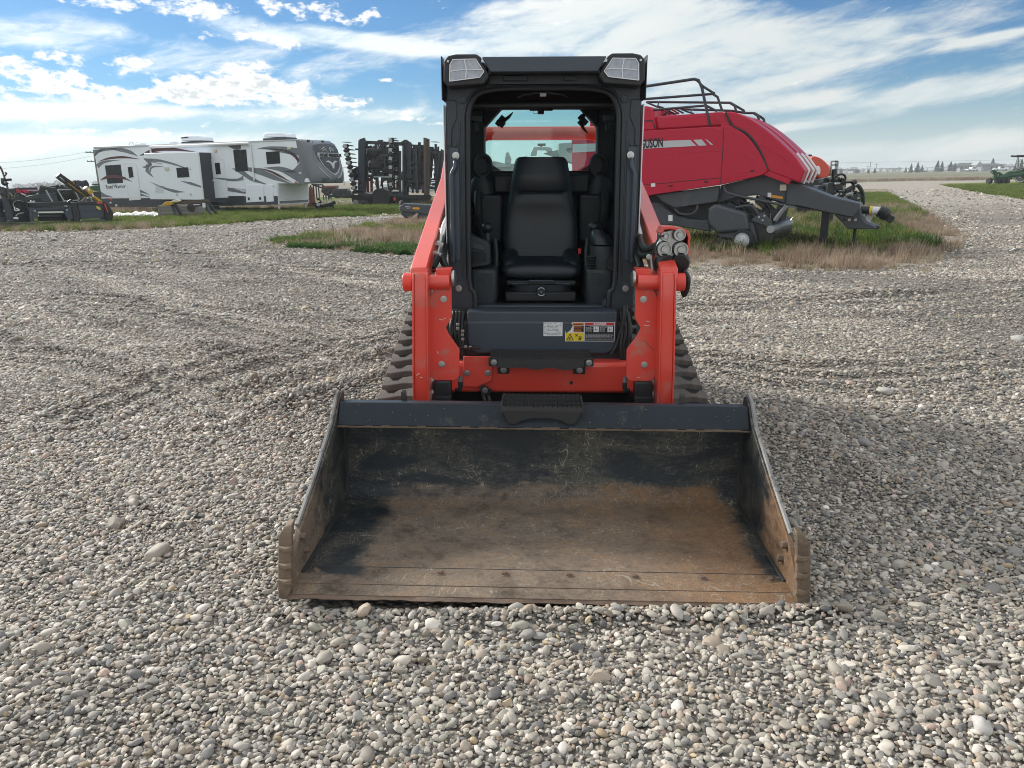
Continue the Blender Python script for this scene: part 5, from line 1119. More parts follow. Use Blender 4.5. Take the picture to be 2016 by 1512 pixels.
for sgn in (-1, 1):
    for k, (a, c_) in enumerate(((.84, .80), (.79, .76))):
        q = [nose(.5+sgn*t, z, .022) for t, z in ((.04, a-.06), (.10, a), (.17, c_), (.24, c_+.03))]; MB().tube(q, [.006, .02, .02, .004], 5).build('emblem_swirl', M['silver'], capo)
    q = [nose(.5+sgn*t, z, .02) for t, z in ((.0, .19), (.12, .25), (.26, .38), (.33, .55), (.34, .72))]; MB().tube(q, [.03, .028, .026, .02, .008], 6).build('nose_stripe', M['silver'], capo)
    q = [nose(.5+sgn*t, z, .016) for t, z in ((.10, .10), (.24, .18), (.36, .32), (.42, .46))]; MB().tube(q, [.012, .03, .022, .004], 6).build('nose_stripe', M['silver'], capo)
    q = [nose(.5+sgn*t, z, .01) for t, z in ((.30, .96), (.40, .80), (.45, .6))]; MB().tube(q, [.03, .02, .006], 6).build('nose_crease', M['rvdark'], capo)
nb = [nose(.14+.72*k/8, .655, .03) for k in range(9)]; MB().loft([[(p[0]-.01, p[1], p[2]-.11), (p[0]+.01, p[1], p[2]-.11), (p[0]+.01, p[1], p[2]+.11), (p[0]-.01, p[1], p[2]+.11)] for p in nb]).build('name_band', M['silver'], capo)
pm = nose(.5, .655, .1); L_ = lettering('ROAD WARRIOR', .24, M['stickerk'], capo, (pm[0]-.03, pm[1], pm[2]-.085), (math.pi/2, 0, math.pi/2), width=1.75, bold=.004, align='CENTER', ext=.012)
for tv in (.12, .55): p_ = nose(tv, .975, .0); MB().obox(p_, (.05, .06, .06)).build('clearance_lamp', M['black'], capo)
for tv in (.62, .26): p_ = nose(tv, .07, .0); MB().obox(p_, (.03, .22, .09)).build('nose_recess', M['rvdark'], capo)
# side markings
c4v = -.002
swoosh(RF, c4, [(785, 280), (820, 240), (900, 222), (1000, 226)], [.03, .10, .12, .02], c4v, 'rvgrey', body)
dec(RF, c4, [(776, 232), (880, 226), (820, 250), (786, 285)], c4v, 'rvgrey', body)
swoosh(RF, c4, [(900, 224), (990, 228), (1080, 252), (1140, 284)], [.01, .14, .12, .01], c4v, 'rvgrey', body)
swoosh(RF, c4, [(810, 328), (900, 302), (1020, 292), (1160, 308)], [.005, .07, .08, .005], c4v, 'maroon', body)
swoosh(RF, c4, [(805, 368), (850, 335), (930, 320), (1010, 314)], [.16, .10, .04, .005], c4v, 'rvgrey', body)
swoosh(RF, c4, [(1160, 278), (1250, 240), (1400, 224), (1620, 248)], [.005, .10, .12, .005], c4v, 'maroon', body)
swoosh(RF, c4, [(1160, 276), (1230, 258), (1330, 250)], [.03, .08, .005], c4v-.002, 'rvdark', body)
swoosh(RF, c4, [(828, 482), (880, 458), (960, 452), (1030, 466), (1095, 496)], [.005, .09, .12, .08, .005], c4v-.026, 'maroon', body)
dec(RF, c4, [(833, 575), (870, 600), (940, 622), (842, 624)], c4v, 'rvgrey', body)
for path in ([(1100, 556), (1170, 575), (1235, 602)], [(1095, 584), (1160, 600), (1235, 620)]): swoosh(RF, c4, path, [.005, .08, .01], c4v, 'rvgrey', body)
sv_ = V0-.003
for path, ws in (([(1190, 302), (1250, 318), (1320, 320), (1440, 350), (1585, 398)], [.01, .12, .08, .06, .005]), ([(1205, 345), (1225, 375), (1215, 400), (1240, 430), (1272, 458)], [.02, .10, .14, .08, .005]),
                 ([(1240, 412), (1250, 380), (1290, 368), (1360, 372)], [.07, .06, .04, .005]), ([(1188, 305), (1225, 330), (1245, 350), (1205, 372), (1175, 372)], [.02, .10, .12, .08, .01]), ([(1240, 495), (1340, 540), (1440, 572), (1530, 580)], [.005, .06, .10, .005]), ([(1490, 488), (1580, 510), (1680, 542)], [.005, .09, .05])):
    swoosh(RF, c4, path, ws, sv_, 'rvgrey', slide)
for a, c_ in (((1265, 318), (1330, 312)), ((1262, 332), (1335, 345))): q = RF.crop(*c4, [a, c_], sv_); MB().bar((q[0][0], sv_-.004, q[0][1]), (q[1][0], sv_-.004, q[1][1]), .03, .03).build('decal', M['print_grey'], slide)
for k in range(4): q = RF.crop(*c4, [(1288, 528+16*k), (1355, 530+16*k)], sv_); MB().bar((q[0][0], sv_-.01, q[0][1]), (q[1][0], sv_-.01, q[1][1]), .03, .03).build('vent_louvre', M['silver'], slide)
for px in ((1465, 600), (1577, 600)): q = RF.crop(*c4, [px], sv_)[0]; MB().cyl((q[0], sv_, q[1]), (q[0], sv_-.02, q[1]), .07, n=12).build('vent_cap', M['silver'], slide)
q = RF.crop(*c4, [(1383, 387)], sv_)[0]; MB().obox((q[0], sv_-.03, q[1]), (.13, .03, .07)).build('side_lamp', M['cream'], slide)
q = RF.crop(*c4, [(1782, 240)], c4v)[0]; MB().obox((q[0], -.03, q[1]), (.09, .03, .07)).build('side_lamp', M['cream'], body)
swoosh(RF, c4, [(1890, 203), (1960, 215), (1990, 205)], [.01, .16, .05], c4v, 'rvgrey', body); dec(RF, c5, [(195, 190), (298, 184), (300, 215), (250, 218)], c4v, 'rvgrey', body)
swoosh(RF, c4, [(1760, 462), (1850, 472), (1940, 478), (2010, 470)], [.01, .05, .06, .05], c4v-.036, 'rvgrey', body)
for path, ws, mt in (([(90, 448), (180, 460), (260, 462), (310, 440), (322, 410)], [.005, .04, .07, .06, .01], 'rvgrey'), ([(70, 520), (150, 530), (230, 540), (310, 560), (380, 570)], [.08, .12, .12, .06, .01], 'rvgrey'), ([(230, 370), (300, 395), (380, 450), (470, 485), (580, 520)], [.01, .16, .13, .05, .005], 'rvgrey'),
                     ([(430, 212), (520, 208), (640, 222), (770, 240)], [.005, .10, .20, .22], 'rvgrey'), ([(470, 212), (600, 220), (700, 250), (752, 300), (748, 332)], [.005, .05, .10, .11, .005], 'maroon'),
                     ([(345, 372), (450, 395), (560, 440), (690, 488)], [.10, .20, .16, .02], 'rvgrey'), ([(440, 366), (520, 388), (600, 425), (710, 486)], [.005, .06, .08, .005], 'maroon'), ([(480, 364), (600, 372), (680, 400), (770, 450), (800, 486)], [.005, .14, .22, .28, .20], 'rvgrey'),
                     ([(640, 392), (720, 390), (790, 352)], [.02, .10, .32], 'rvgrey')):
    swoosh(RF, c5, path, ws, c4v, mt, body)
for k in range(9): a = RF.crop(*c5, [(205+18*k, 520+4*k), (240+18*k+(k % 3)*8, 560-(k % 2)*30)], c4v); MB().bar((a[0][0], -.012, a[0][1]), (a[1][0], -.012, a[1][1]), .03, .01).build('decal', M['rvgrey'], body)
q = RF.crop(*c5, [(825, 470)], -.02)[0]; MB().prism([(q[0]+.16*math.cos(a), q[1]+.2*math.sin(a)-.05) for a in np.linspace(0, math.pi, 10)], 'y', -.03, -.015).build('badge', M['white'], capo)
q = RF.crop(*c4, [(876, 552), (1040, 546)], -.004); lettering('Road Warrior', .30, M['stickerk'], body, (q[0][0], -.006, q[0][1]), (math.pi/2, -math.atan2(q[1][1]-q[0][1], q[1][0]-q[0][0]), 0), width=q[1][0]-q[0][0], bold=.004)
q = RF.crop(*c4, [(918, 640)], -.03)[0]; MB().obox((q[0], -.03, q[1]), (.07, .02, .06)).build('tail_lamp', M['redrefl'], body); q = RF.crop(*c4, [(915, 668)], -.03)[0]; MB().obox((q[0], -.03, q[1]), (.08, .02, .035)).build('tail_lamp', M['stickerw'], body)
q = RF.crop(*c4, [(962, 690)], -.03)[0]; MB().obox((q[0], -.03, q[1]), (.08, .01, .05)).build('small_sticker', M['stickerw'], body)
q = RF.crop(*c5, [(736, 478)], -.02)[0]; MB().obox((q[0], -.02, q[1]), (.06, .02, .03)).build('marker_lamp', M['redrefl'], body)
q = RF.crop(*c5, [(685, 208)], -.02)[0]; MB().obox((q[0], -.03, q[1]), (.10, .03, .06)).build('side_lamp', M['cream'], body)
# under the gooseneck: the front wall of the lower body with its white edge, jacks, wheels
fx = RF.pp([(548, 403.5)])[0][0]; z0, z1 = RF.pp([(548, 403.5)])[0][1], RF.pp([(547.5, 361.5)])[0][1]
fw = MB().box(fx+.004, fx+.02, .06, VW-.06, z0+.06, z1-.06).build('front_wall', M['rvgrey'], body); MB().box(fx+.02, fx+.028, .5, VW-.6, z0+.25, z1-.3).build('front_hatch', M['rvgrey'], fw, bevel=.004)
for y in (.0, VW-.06): MB().box(fx, fx+.05, y, y+.06, z0, z1).build('front_corner_trim', M['whitetrim'], fw)
MB().box(fx, fx+.05, .0, VW, z0, z0+.05).build('front_corner_trim', M['whitetrim'], fw)
for y in (.15, VW-.2): 
    j = MB().box(fx-.15, fx-.03, y-.06, y+.06, .45, z0).build('landing_jack', M['rvdark'], rv); MB().box(fx-.125, fx-.055, y-.035, y+.035, .0, .45).build('jack_leg', M['whitetrim'], j); MB().box(fx-.2, fx+.02, y-.1, y+.1, .0, .03).build('jack_foot', M['darksteel'], j)
for px in (320, 352):
    u = RF.p(px, 405)[0]
    for v in (.16, VW-.40):
        wl = MB().lathe([(.2, 0), (.36, .0), (.40, .04), (.40, .20), (.36, .24), (.2, .24)], (u, v, .40), (0, 1, 0), 24).build('wheel', M['rubber_dark'], rv); MB().lathe([(0, .03), (.19, .02), (.21, 0), (.21, .1), (0, .1)], (u, v, .40), (0, 1, 0), 18).build('rim', M['silver'], wl)
MB().box(RF.p(240, 405)[0], fx-.2, .3, VW-.3, .42, RF.p(450, 405)[1]+.05).build('chassis_frame', M['black'], rv)

# ---- big square baler
cB = (1240, 130, 3.7333)
BF, ba = frame_thing('square_baler', 'large red square baler with grey drawbar and top rails, standing in dry weeds', 'baler', tuple(gp(1462, 494)), -29)
BW = 2.35
pan = BF.crop(*cB, [(-430, 520), (-420, 500), (80, 478), (690, 443), (760, 452), (850, 505), (930, 600), (985, 700), (1010, 765), (985, 790), (930, 812), (665, 872), (180, 945), (70, 965), (-420, 1010)], 0)
pan = pan[:2]+smooth_line(pan[2:12], 3)+pan[12:]
pn = MB().prism(pan, 'y', 0, .20).build('side_panel', M['red'], ba, bevel=.07, seg=4)
ln = BF.crop(*cB, [(690, 446), (683, 620), (667, 868)], -.002); MB().tube([(x, -.001, z) for x, z in ln], .008, 6).build('panel_gap', M['black'], pn)
for pts, r in (([(75, 665), (690, 622), (800, 640), (960, 730)], .014), ([(160, 862), (665, 815), (800, 800), (960, 745)], .012)):
    q = smooth_line(BF.crop(*cB, pts, 0), 4); MB().tube([(x, r*.80, z) for x, z in q], [.004]+[r]*(len(q)-2)+[.003], 8).build('panel_crease', M['red'], pn)
st_ = BF.crop(*cB, [(-420, 575), (445, 543), (490, 587), (-420, 636)], 0); stp = MB().prism(st_, 'y', -.008, -.002).build('name_stripe', M['silver'], pn)
dec(BF, cB, [(466, 542), (528, 540), (565, 583), (508, 586)], -.002, 'silver', pn, 'stripe_chip', .006); dec(BF, cB, [(556, 538), (566, 540), (612, 578), (597, 580)], -.002, 'silver', pn, 'stripe_chip', .006)
q = BF.crop(*cB, [(-165, 623), (241, 592)], -.01); a_ = math.atan2(q[1][1]-q[0][1], q[1][0]-q[0][0])
lettering('MASSEY FERGUSON', .25, M['stickerk'], stp, (q[0][0], -.012, q[0][1]), (math.pi/2, -a_, 0), width=math.hypot(q[1][0]-q[0][0], q[1][1]-q[0][1]), bold=.009)
dec(BF, cB, [(155, 863), (187, 861), (187, 886), (157, 888)], -.002, 'stickerw', pn, 'small_sticker')
q = smooth_line(BF.crop(*cB, [(-420, 905), (160, 868), (400, 846), (668, 822)], 0), 3); MB().tube([(x, .001, z) for x, z in q], .007, 6).build('panel_gap', M['black'], pn)
for px in ((300, 880), (560, 850), (900, 770)): q = BF.crop(*cB, [px], 0)[0]; MB().obox((q[0], -.008, q[1]), (.035, .010, .014)).build('panel_latch', M['black'], pn, bevel=.004)
# rear cabinet, upper side, front hood with its three ribs
up_ = BF.crop(*cB, [(182, 370), (440, 352), (690, 334), (752, 440), (690, 446), (195, 474)], .35); MB().prism(up_, 'y', .35, BW-.35).build('upper_cover', M['red'], ba, bevel=.05)
rc = BF.crop(*cB, [(-300, 300), (80, 292), (140, 295), (172, 330), (198, 480), (-300, 500)], .30); rco = MB().prism(rc, 'y', .30, BW-.3).build('rear_cabinet', M['red'], ba, bevel=.05)
q = BF.crop(*cB, [(80, 406), (165, 400), (192, 470)], .295); MB().tube([(x, .296, z) for x, z in q], .012, 6).build('cabinet_gap', M['black'], rco)
hood_px = [(692, 336), (770, 340), (900, 398), (1040, 500), (1190, 640), (1262, 735), (1285, 768), (1246, 860), (1130, 815), (1013, 772), (985, 690), (930, 580), (850, 490), (756, 442)]
hp_ = BF.crop(*cB, hood_px, .02); hp_ = smooth_line(hp_[:7], 3)+hp_[7:]
hood = MB().prism(hp_, 'y', .03, .55).build('front_hood', M['red'], ba, bevel=.05, seg=3)
for i, (v0, v1) in enumerate(((.62, 1.05), (1.12, 1.6), (1.66, 2.2))):
    q = [(x-.03-(.03 if i == 0 else 0), z) for x, z in hp_]; MB().prism(q, 'y', v0, v1).build('hood_section', M['red'], hood, bevel=.05, seg=3)
MB().prism([(x-.20, z-.02) for x, z in hp_], 'y', .04, 2.2).build('hood_core', M['red'], hood)
rib = [(p[0], p[1]) for p in hp_[12:21]]
for v in (.50, 1.08, 1.62):
    MB().tube([(x+.01, v, z) for x, z in rib], .035, 6).build('hood_rib', M['whitetrim'], hood)  # white colour stands for the light caught on each fin's front edge
q = smooth_line(BF.crop(*cB, [(940, 560), (1020, 610), (1110, 660), (1180, 715)], .02), 4); MB().tube([(x, .046, z) for x, z in q], [.005]+[.022]*(len(q)-2)+[.004], 6).build('hood_crease', M['red'], hood)
q = smooth_line(BF.crop(*cB, [(700, 340), (752, 440), (850, 488), (930, 580), (985, 690), (1012, 770)], -.0), 4); MB().tube([(x, .02, z) for x, z in q], .022, 6).build('hood_gap', M['black'], hood)
# grey frame
g1 = BF.crop(*cB, [(665, 876), (830, 838), (1010, 776), (1110, 815), (1250, 872), (1480, 962), (1640, 1000), (1690, 1010), (1690, 1050), (1640, 1115), (1420, 1072), (1240, 1030), (1150, 1025), (1100, 1000), (940, 950), (800, 960), (640, 1012)], .25)
fr = MB().prism(g1, 'y', .30, .55).build('main_frame', M['balergrey'], ba, bevel=.02)
db = BF.crop(*cB, [(935, 800), (1015, 780), (1250, 872), (1480, 962), (1580, 985), (1670, 1010), (1690, 1018), (1690, 1050), (1640, 1116), (1420, 1072), (1150, 1020), (1000, 975), (935, 945)], .9); MB().prism(db, 'y', .9, 1.6).build('drawbar', M['balergrey'], ba, bevel=.02)
hk = BF.crop(*cB, [(1630, 1000), (1688, 1010), (1690, 1048), (1705, 1110), (1730, 1150), (1800, 1180), (1815, 1192), (1780, 1200), (1600, 1196), (1560, 1150), (1500, 1090), (1640, 1115)], .88); hko = MB().prism(hk, 'y', .86, 1.55).build('hitch_plate', M['balergrey'], ba, bevel=.015)
for px in ((1624, 1046), (1668, 1046), (1614, 1130), (1660, 1130)): q = BF.crop(*cB, [px], .86)[0]; MB().cyl((q[0], .86, q[1]), (q[0], .835, q[1]), .028, n=8).build('hitch_bolt', M['steel'], hko)
for px in ((1578, 1046), (1576, 1088), (1620, 1088), (1577, 1130)): q = BF.crop(*cB, [px], .86)[0]; MB().cyl((q[0], .862, q[1]), (q[0], .856, q[1]), .034, n=14).build('hitch_hole', M['black'], hko)
dec(BF, cB, [(1527, 1068), (1543, 1068), (1543, 1084), (1527, 1084)], .855, 'stickerw', hko, 'small_sticker')
q = BF.crop(*cB, [(1790, 1190)], .9)[0]; MB().box(q[0]-.1, q[0]+.1, 1.05, 1.35, q[1]-.03, q[1]+.03).build('hitch_tongue', M['darksteel'], hko, bevel=.01)
dec(BF, cB, [(1013, 930), (1040, 932), (1040, 966), (1013, 962)], .295, 'stickerw', fr, 'small_sticker', .006); dec(BF, cB, [(1042, 946), (1125, 960), (1125, 978), (1042, 966)], .295, 'amber', fr, 'amber_strip', .006); dec(BF, cB, [(283, 1095), (314, 1095), (314, 1140), (283, 1140)], .02, 'stickerw', fr, 'small_sticker', .006)
low = BF.crop(*cB, [(185, 945), (660, 878), (640, 1000), (330, 1045), (240, 1000)], .10); MB().prism(low, 'y', .12, .22).build('lower_shield', M['balergrey'], ba, bevel=.02)
ch = BF.crop(*cB, [(-400, 960), (180, 930), (640, 900), (700, 1010), (690, 1130), (560, 1215), (300, 1165), (-400, 1150)], .4); MB().prism(ch, 'y', .5, 1.9).build('chamber', M['black'], ba)
lb = BF.crop(*cB, [(200, 1010), (330, 1100), (420, 1130), (570, 1140), (590, 1220), (300, 1170), (-300, 1150), (-300, 960)], .2); MB().prism(lb, 'y', .25, .45).build('lower_frame', M['balergrey'], ba, bevel=.02)
q = BF.crop(*cB, [(330, 1050), (370, 1085), (450, 1088), (490, 1060), (498, 1020)], .1); MB().tube(smooth_line([(x, .1, z) for x, z in q], 3), .022, 8).build('hand_loop', M['balergrey'], ba)
ps = BF.crop(*cB, [(612, 1020), (640, 1015), (860, 1080), (862, 1120), (878, 1210), (638, 1232), (580, 1170), (572, 1120), (580, 1050)], -.10); MB().prism(ps, 'y', -.12, .30).build('pickup_shield', M['balergrey'], ba, bevel=.06, seg=3)
ps = BF.crop(*cB, [(640, 1235), (872, 1215), (900, 1290), (820, 1300), (760, 1270), (660, 1262)], -.05); MB().prism(ps, 'y', -.05, .25).build('pickup_skirt', M['balergrey'], ba, bevel=.02)
ps = BF.crop(*cB, [(640, 1262), (760, 1290), (760, 1315), (640, 1290)], -.08); MB().prism(ps, 'y', -.08, -.02).build('wheel_arm', M['balergrey'], ba, bevel=.01)
ps = BF.crop(*cB, [(866, 1145), (905, 1160), (940, 1300), (900, 1320), (880, 1230)], .0); MB().prism(ps, 'y', -.0, .06).build('pickup_side', M['balergrey'], ba, bevel=.01)
q = BF.crop(*cB, [(828, 1322)], -.12)[0]; q = (q[0], .22)
gw = MB().lathe([(.12, 0), (.185, 0), (.205, .03), (.205, .14), (.185, .17), (.12, .17)], (q[0]+.0, -.20, .23), (0, 1, 0), 24).build('gauge_wheel', M['rubber_dark'], ba); MB().lathe([(0, -.03), (.05, -.03), (.11, .0), (.145, -.015), (.15, .06), (0, .06)], (q[0], -.20, .23), (0, 1, 0), 20).build('rim', M['silver'], gw)
q = BF.crop(*cB, [(955, 1225)], .2)[0]; dr = MB(); dr.cyl((q[0], .15, q[1]), (q[0], BW-.1, q[1]), .30, n=20); dr.build('pickup_drum', M['darksteel'], ba)
for k in range(26):
    a = R_(k*55.0); y = .2+.08*k; MB().tube([(q[0]+.3*math.cos(a), y, q[1]+.3*math.sin(a)), (q[0]+.42*math.cos(a+.2), y, q[1]+.42*math.sin(a+.2))], .006, 4).build('pickup_tine', M['steel'], ba)
wg = BF.crop(*cB, [(890, 1125), (985, 1070), (1040, 1140), (1060, 1200), (1030, 1225), (990, 1170), (900, 1140)], .05); MB().prism(wg, 'y', .05, .09).build('windguard_arm', M['balergrey'], ba, bevel=.008)
q = BF.crop(*cB, [(1034, 1200)], .05)[0]; MB().cyl((q[0], .03, q[1]), (q[0], BW-.05, q[1]), .075, n=16).build('windguard_roller', M['galv'], ba)
for px in ((976, 1133), (950, 1110), (990, 1100)): q = BF.crop(*cB, [px], .045)[0]; MB().cyl((q[0], .05, q[1]), (q[0], .035, q[1]), .02, n=8).build('arm_bolt', M['steel'], ba)
for pts, v, r, mt in (([(690, 880), (705, 920), (760, 945), (900, 975), (1130, 1022)], .08, .028, 'balergrey'), ([(1060, 1135), (1100, 1080), (1145, 1025)], .15, .03, 'galv'), ([(1075, 1140), (1115, 1085), (1160, 1030)], .25, .02, 'galv'), ([(780, 1040), (880, 1025), (920, 1050), (945, 1090)], .1, .03, 'balergrey'),
                      ([(1110, 880), (1135, 885), (1145, 940), (1140, 1010)], .28, .012, 'hose'), ([(770, 960), (800, 1010), (810, 1050)], .35, .03, 'hose'), ([(800, 960), (830, 1000), (880, 1010)], .38, .03, 'hose'), ([(930, 960), (990, 1000), (1040, 1060)], .4, .035, 'hose'), ([(1000, 1000), (1060, 1060), (1100, 1090)], .45, .04, 'darksteel'), ([(700, 1000), (760, 990), (860, 1070)], .35, .04, 'hose')):
    q = smooth_line(BF.crop(*cB, pts, v), 3); MB().tube([(x, v, z) for x, z in q], r, 8).build('pipe', M[mt], ba)
for k in range(14): 
    px = (600+rng.uniform(0, 520), 960+rng.uniform(0, 140)); q = BF.crop(*cB, [px], .5)[0]; MB().obox((q[0], .5+rng.uniform(-.1, .1), q[1]), tuple(rng.uniform(.04, .16, 3)), (0, rng.uniform(-1, 1), 0)).build('gear_housing', M['darksteel' if k % 3 else 'balergrey'], ba, bevel=.01)
q = BF.crop(*cB, [(1128, 893)], .28)[0]; MB().obox((q[0], .27, q[1]), (.06, .03, .06)).build('work_lamp', M['cream'], ba, bevel=.01)
# stand jack, driveshaft, chain
q = BF.crop(*cB, [(1450, 1075)], 1.15)[0]; jk = MB().box(q[0]-.07, q[0]+.07, .90, 1.04, .02, q[1]+.1).build('stand_jack', M['black'], ba, bevel=.008); MB().box(q[0]-.16, q[0]+.12, .86, 1.1, .0, .03).build('jack_foot', M['black'], jk)
q = BF.crop(*cB, [(1690, 1055), (1790, 1062), (1830, 1065), (1905, 1100)], 1.2); sh_ = MB().cyl((q[0][0]-.1, 1.2, q[0][1]), (q[1][0], 1.2, q[1][1]), .075, n=16).build('driveshaft', M['black'], ba)
def lerp(a, b_, t): return (a[0]+(b_[0]-a[0])*t, a[1]+(b_[1]-a[1])*t)
a1, a2 = lerp(q[0], q[1], .72), lerp(q[0], q[1], .9); MB().cyl((a1[0], 1.2, a1[1]), (a2[0], 1.2, a2[1]), .085, n=16).build('warning_band', M['stickery'], sh_)
MB().cyl((q[1][0]-.02, 1.2, q[1][1]), (q[2][0]+.02, 1.2, q[2][1]), .08, n=16).build('paper_band', M['stickerw'], sh_)
rr = [lerp(q[2], q[3], t) for t in np.linspace(0, 1, 8)]; MB().tube([(x, 1.2, z) for x, z in rr], [.10, .125, .11, .135, .115, .13, .11, .09], 16).build('shaft_boot', M['black'], sh_)
e = rr[-1]; MB().obox((e[0]+.03, 1.2, e[1]-.06), (.06, .07, .07), (0, .5, 0)).build('yoke', M['black'], sh_, bevel=.01)
b2 = BF.crop(*cB, [(1745, 1130)], 1.25)[0]; MB().obox((b2[0], 1.3, b2[1]), (.07, .03, .13), (0, .25, 0)).build('plastic_bag', M['stickerw'], ba, bevel=.02)
q = BF.crop(*cB, [(1655, 1200), (1640, 1330)], 1.1)
for k in range(16): t = k/15; p_ = lerp(q[0], q[1], t); MB().lathe([(.026, -.006), (.034, 0), (.026, .006)], (p_[0], 1.1, p_[1]), (1, 0, 0) if k % 2 else (0, 1, 0), 8).build('chain_link', M['darksteel'], ba)
# rails on top
for pts, v, r in (([(-300, 200), (110, 150), (470, 96), (505, 104), (530, 160), (570, 350), (592, 446)], .36, .030), ([(478, 92), (540, 150), (612, 196)], .36, .022), ([(-300, 290), (80, 245), (610, 205), (645, 228), (680, 332)], .5, .026), ([(-300, 370), (90, 330), (560, 290), (640, 332)], .40, .024), ([(530, 148), (600, 190), (625, 200)], .5, .02),
                  ([(125, 264), (560, 268), (735, 270), (770, 292), (782, 332)], 1.6, .026), ([(735, 268), (800, 305), (838, 328), (846, 350)], 1.8, .026), ([(380, 318), (640, 325), (760, 330), (845, 345), (910, 346), (940, 366), (950, 398)], 1.9, .026), ([(912, 344), (960, 372), (985, 392), (990, 418)], 2.0, .026), ([(120, 265), (200, 300), (240, 305)], 1.5, .02), ([(215, 262), (205, 292), (250, 310)], 1.5, .018),
                  ([(180, 350), (240, 330), (300, 345), (350, 352)], 1.4, .016), ([(460, 322), (440, 345), (470, 350)], 1.7, .016), ([(380, 318), (420, 335), (470, 350)], 1.7, .018), ([(330, 325), (345, 312), (420, 320)], 1.6, .016)):
    q = BF.crop(*cB, pts, v); MB().tube([(x, v, z) for x, z in q], r, 8).build('hand_rail', M['char'], ba, smooth=60)
for k in range(5):
    q = BF.crop(*cB, [(180+32*k, 352-3*k)], .9)[0]; MB().tube([(q[0]-.2, .9, q[1]-.05), (q[0], 1.0, q[1]+.1), (q[0]+.2, 1.1, q[1]-.02)], .02, 6).build('knotter_arm', M['red' if k % 2 else 'darksteel'], ba)
for v in (.15, BW-.6): 
    ux = BF.p(1080, 440)[0]; wl = MB().lathe([(.28, 0), (.56, 0), (.62, .06), (.62, .39), (.56, .45), (.28, .45)], (ux, v+.3, .62), (0, 1, 0), 28).build('wheel', M['rubber_dark'], ba); MB().lathe([(0, .1), (.25, .06), (.29, 0), (.29, .2), (0, .2)], (ux, v+.3, .62), (0, 1, 0), 20).build('rim', M['silver'], wl)

# ---- combine header on the left
cH = (0, 320, 8.4)
h0, h1 = gp(20, 450), gp(212, 440); HF, he = frame_thing('combine_header', 'black combine header with silver roller bar lying at the left edge of the lawn', 'header', (h0.x, h0.y, 0), math.degrees(math.atan2(h1.y-h0.y, h1.x-h0.x)))
def hpr(pts, v0, v1, mt, name, parent=None, bevel=.01): return MB().prism(HF.crop(*cH, pts, v0), 'y', v0, v1).build(name, M[mt], parent or he, bevel=bevel)
hpr([(470, 660), (1190, 648), (1215, 700), (520, 745)], 0, .5, 'black', 'top_beam')
hpr([(470, 745), (560, 745), (570, 960), (640, 965), (640, 980), (500, 975)], -.05, .35, 'charlite', 'side_plate'); hpr([(545, 800), (620, 800), (640, 930), (580, 925)], -.07, -.03, 'charlite', 'side_rib')
hpr([(1060, 830), (1150, 720), (1200, 720), (1245, 935), (1130, 945)], -.05, .35, 'charlite', 'side_plate'); hpr([(500, 745), (1130, 735), (1100, 800), (580, 815)], .05, .3, 'charlite', 'frame_plate')
hpr([(560, 790), (1130, 768), (1125, 800), (590, 820)], -.02, .06, 'black', 'lip_bar')
q = HF.crop(*cH, [(625, 832), (1045, 825)], -.02); MB().cyl((q[0][0], -.02, q[0][1]), (q[1][0], -.02, q[1][1]), .055, n=14).build('roller_bar', M['steel'], he)
hpr([(640, 870), (1040, 862), (1010, 895), (640, 905)], .1, .3, 'charlite', 'inner_plate'); hpr([(600, 820), (1100, 810), (1120, 960), (640, 968)], .36, .5, 'black', 'feeder_back')
sl = hpr([(550, 1005), (1240, 965), (1240, 1020), (1080, 1050), (1070, 1065), (730, 1075), (710, 1045), (610, 1050), (600, 1075), (560, 1070)], -.08, .0, 'charlite', 'skid_plate')
for px in ((640, 1003), (740, 1008), (830, 1012), (935, 995), (1030, 992), (1120, 985), (1200, 990)): q = HF.crop(*cH, [px], -.08)[0]; MB().obox((q[0], -.082, q[1]), (.055, .004, .028)).build('skid_slot', M['black'], sl)
hpr([(1180, 660), (1260, 655), (1345, 1010), (1235, 1020)], -.12, .5, 'black', 'divider_plate'); hpr([(1280, 690), (1670, 680), (1760, 910), (1340, 935)], .0, .5, 'charlite', 'end_panel'); hpr([(1240, 655), (1700, 645), (1700, 690), (1290, 700)], -.05, .5, 'black', 'top_beam')
hpr([(1345, 960), (1760, 930), (1740, 985), (1350, 1010)], -.04, .2, 'charlite', 'skid_plate'); hpr([(1300, 795), (1740, 790), (1740, 800), (1300, 806)], -.012, 0, 'black', 'panel_groove')
hpr([(1700, 645), (1760, 655), (1820, 720), (1880, 830), (1880, 900), (1860, 960), (1750, 960)], -.1, .6, 'rubber_dark', 'gauge_wheel', bevel=.06)
hpr([(1600, 655), (1695, 650), (1698, 680), (1605, 684)], -.07, -.05, 'redrefl', 'reflector'); hpr([(1720, 680), (1740, 682), (1795, 820), (1780, 828)], -.12, -.1, 'redrefl', 'reflector')
for pts in ([(1592, 722), (1622, 720), (1632, 765), (1602, 760)], [(1626, 740), (1655, 735), (1665, 785), (1632, 782)]): hpr(pts, -.012, -.001, 'stickery', 'small_sticker', bevel=0)
hpr([(1650, 680), (1690, 680), (1760, 905), (1720, 915)], -.02, 0, 'char', 'edge_trim', bevel=0)
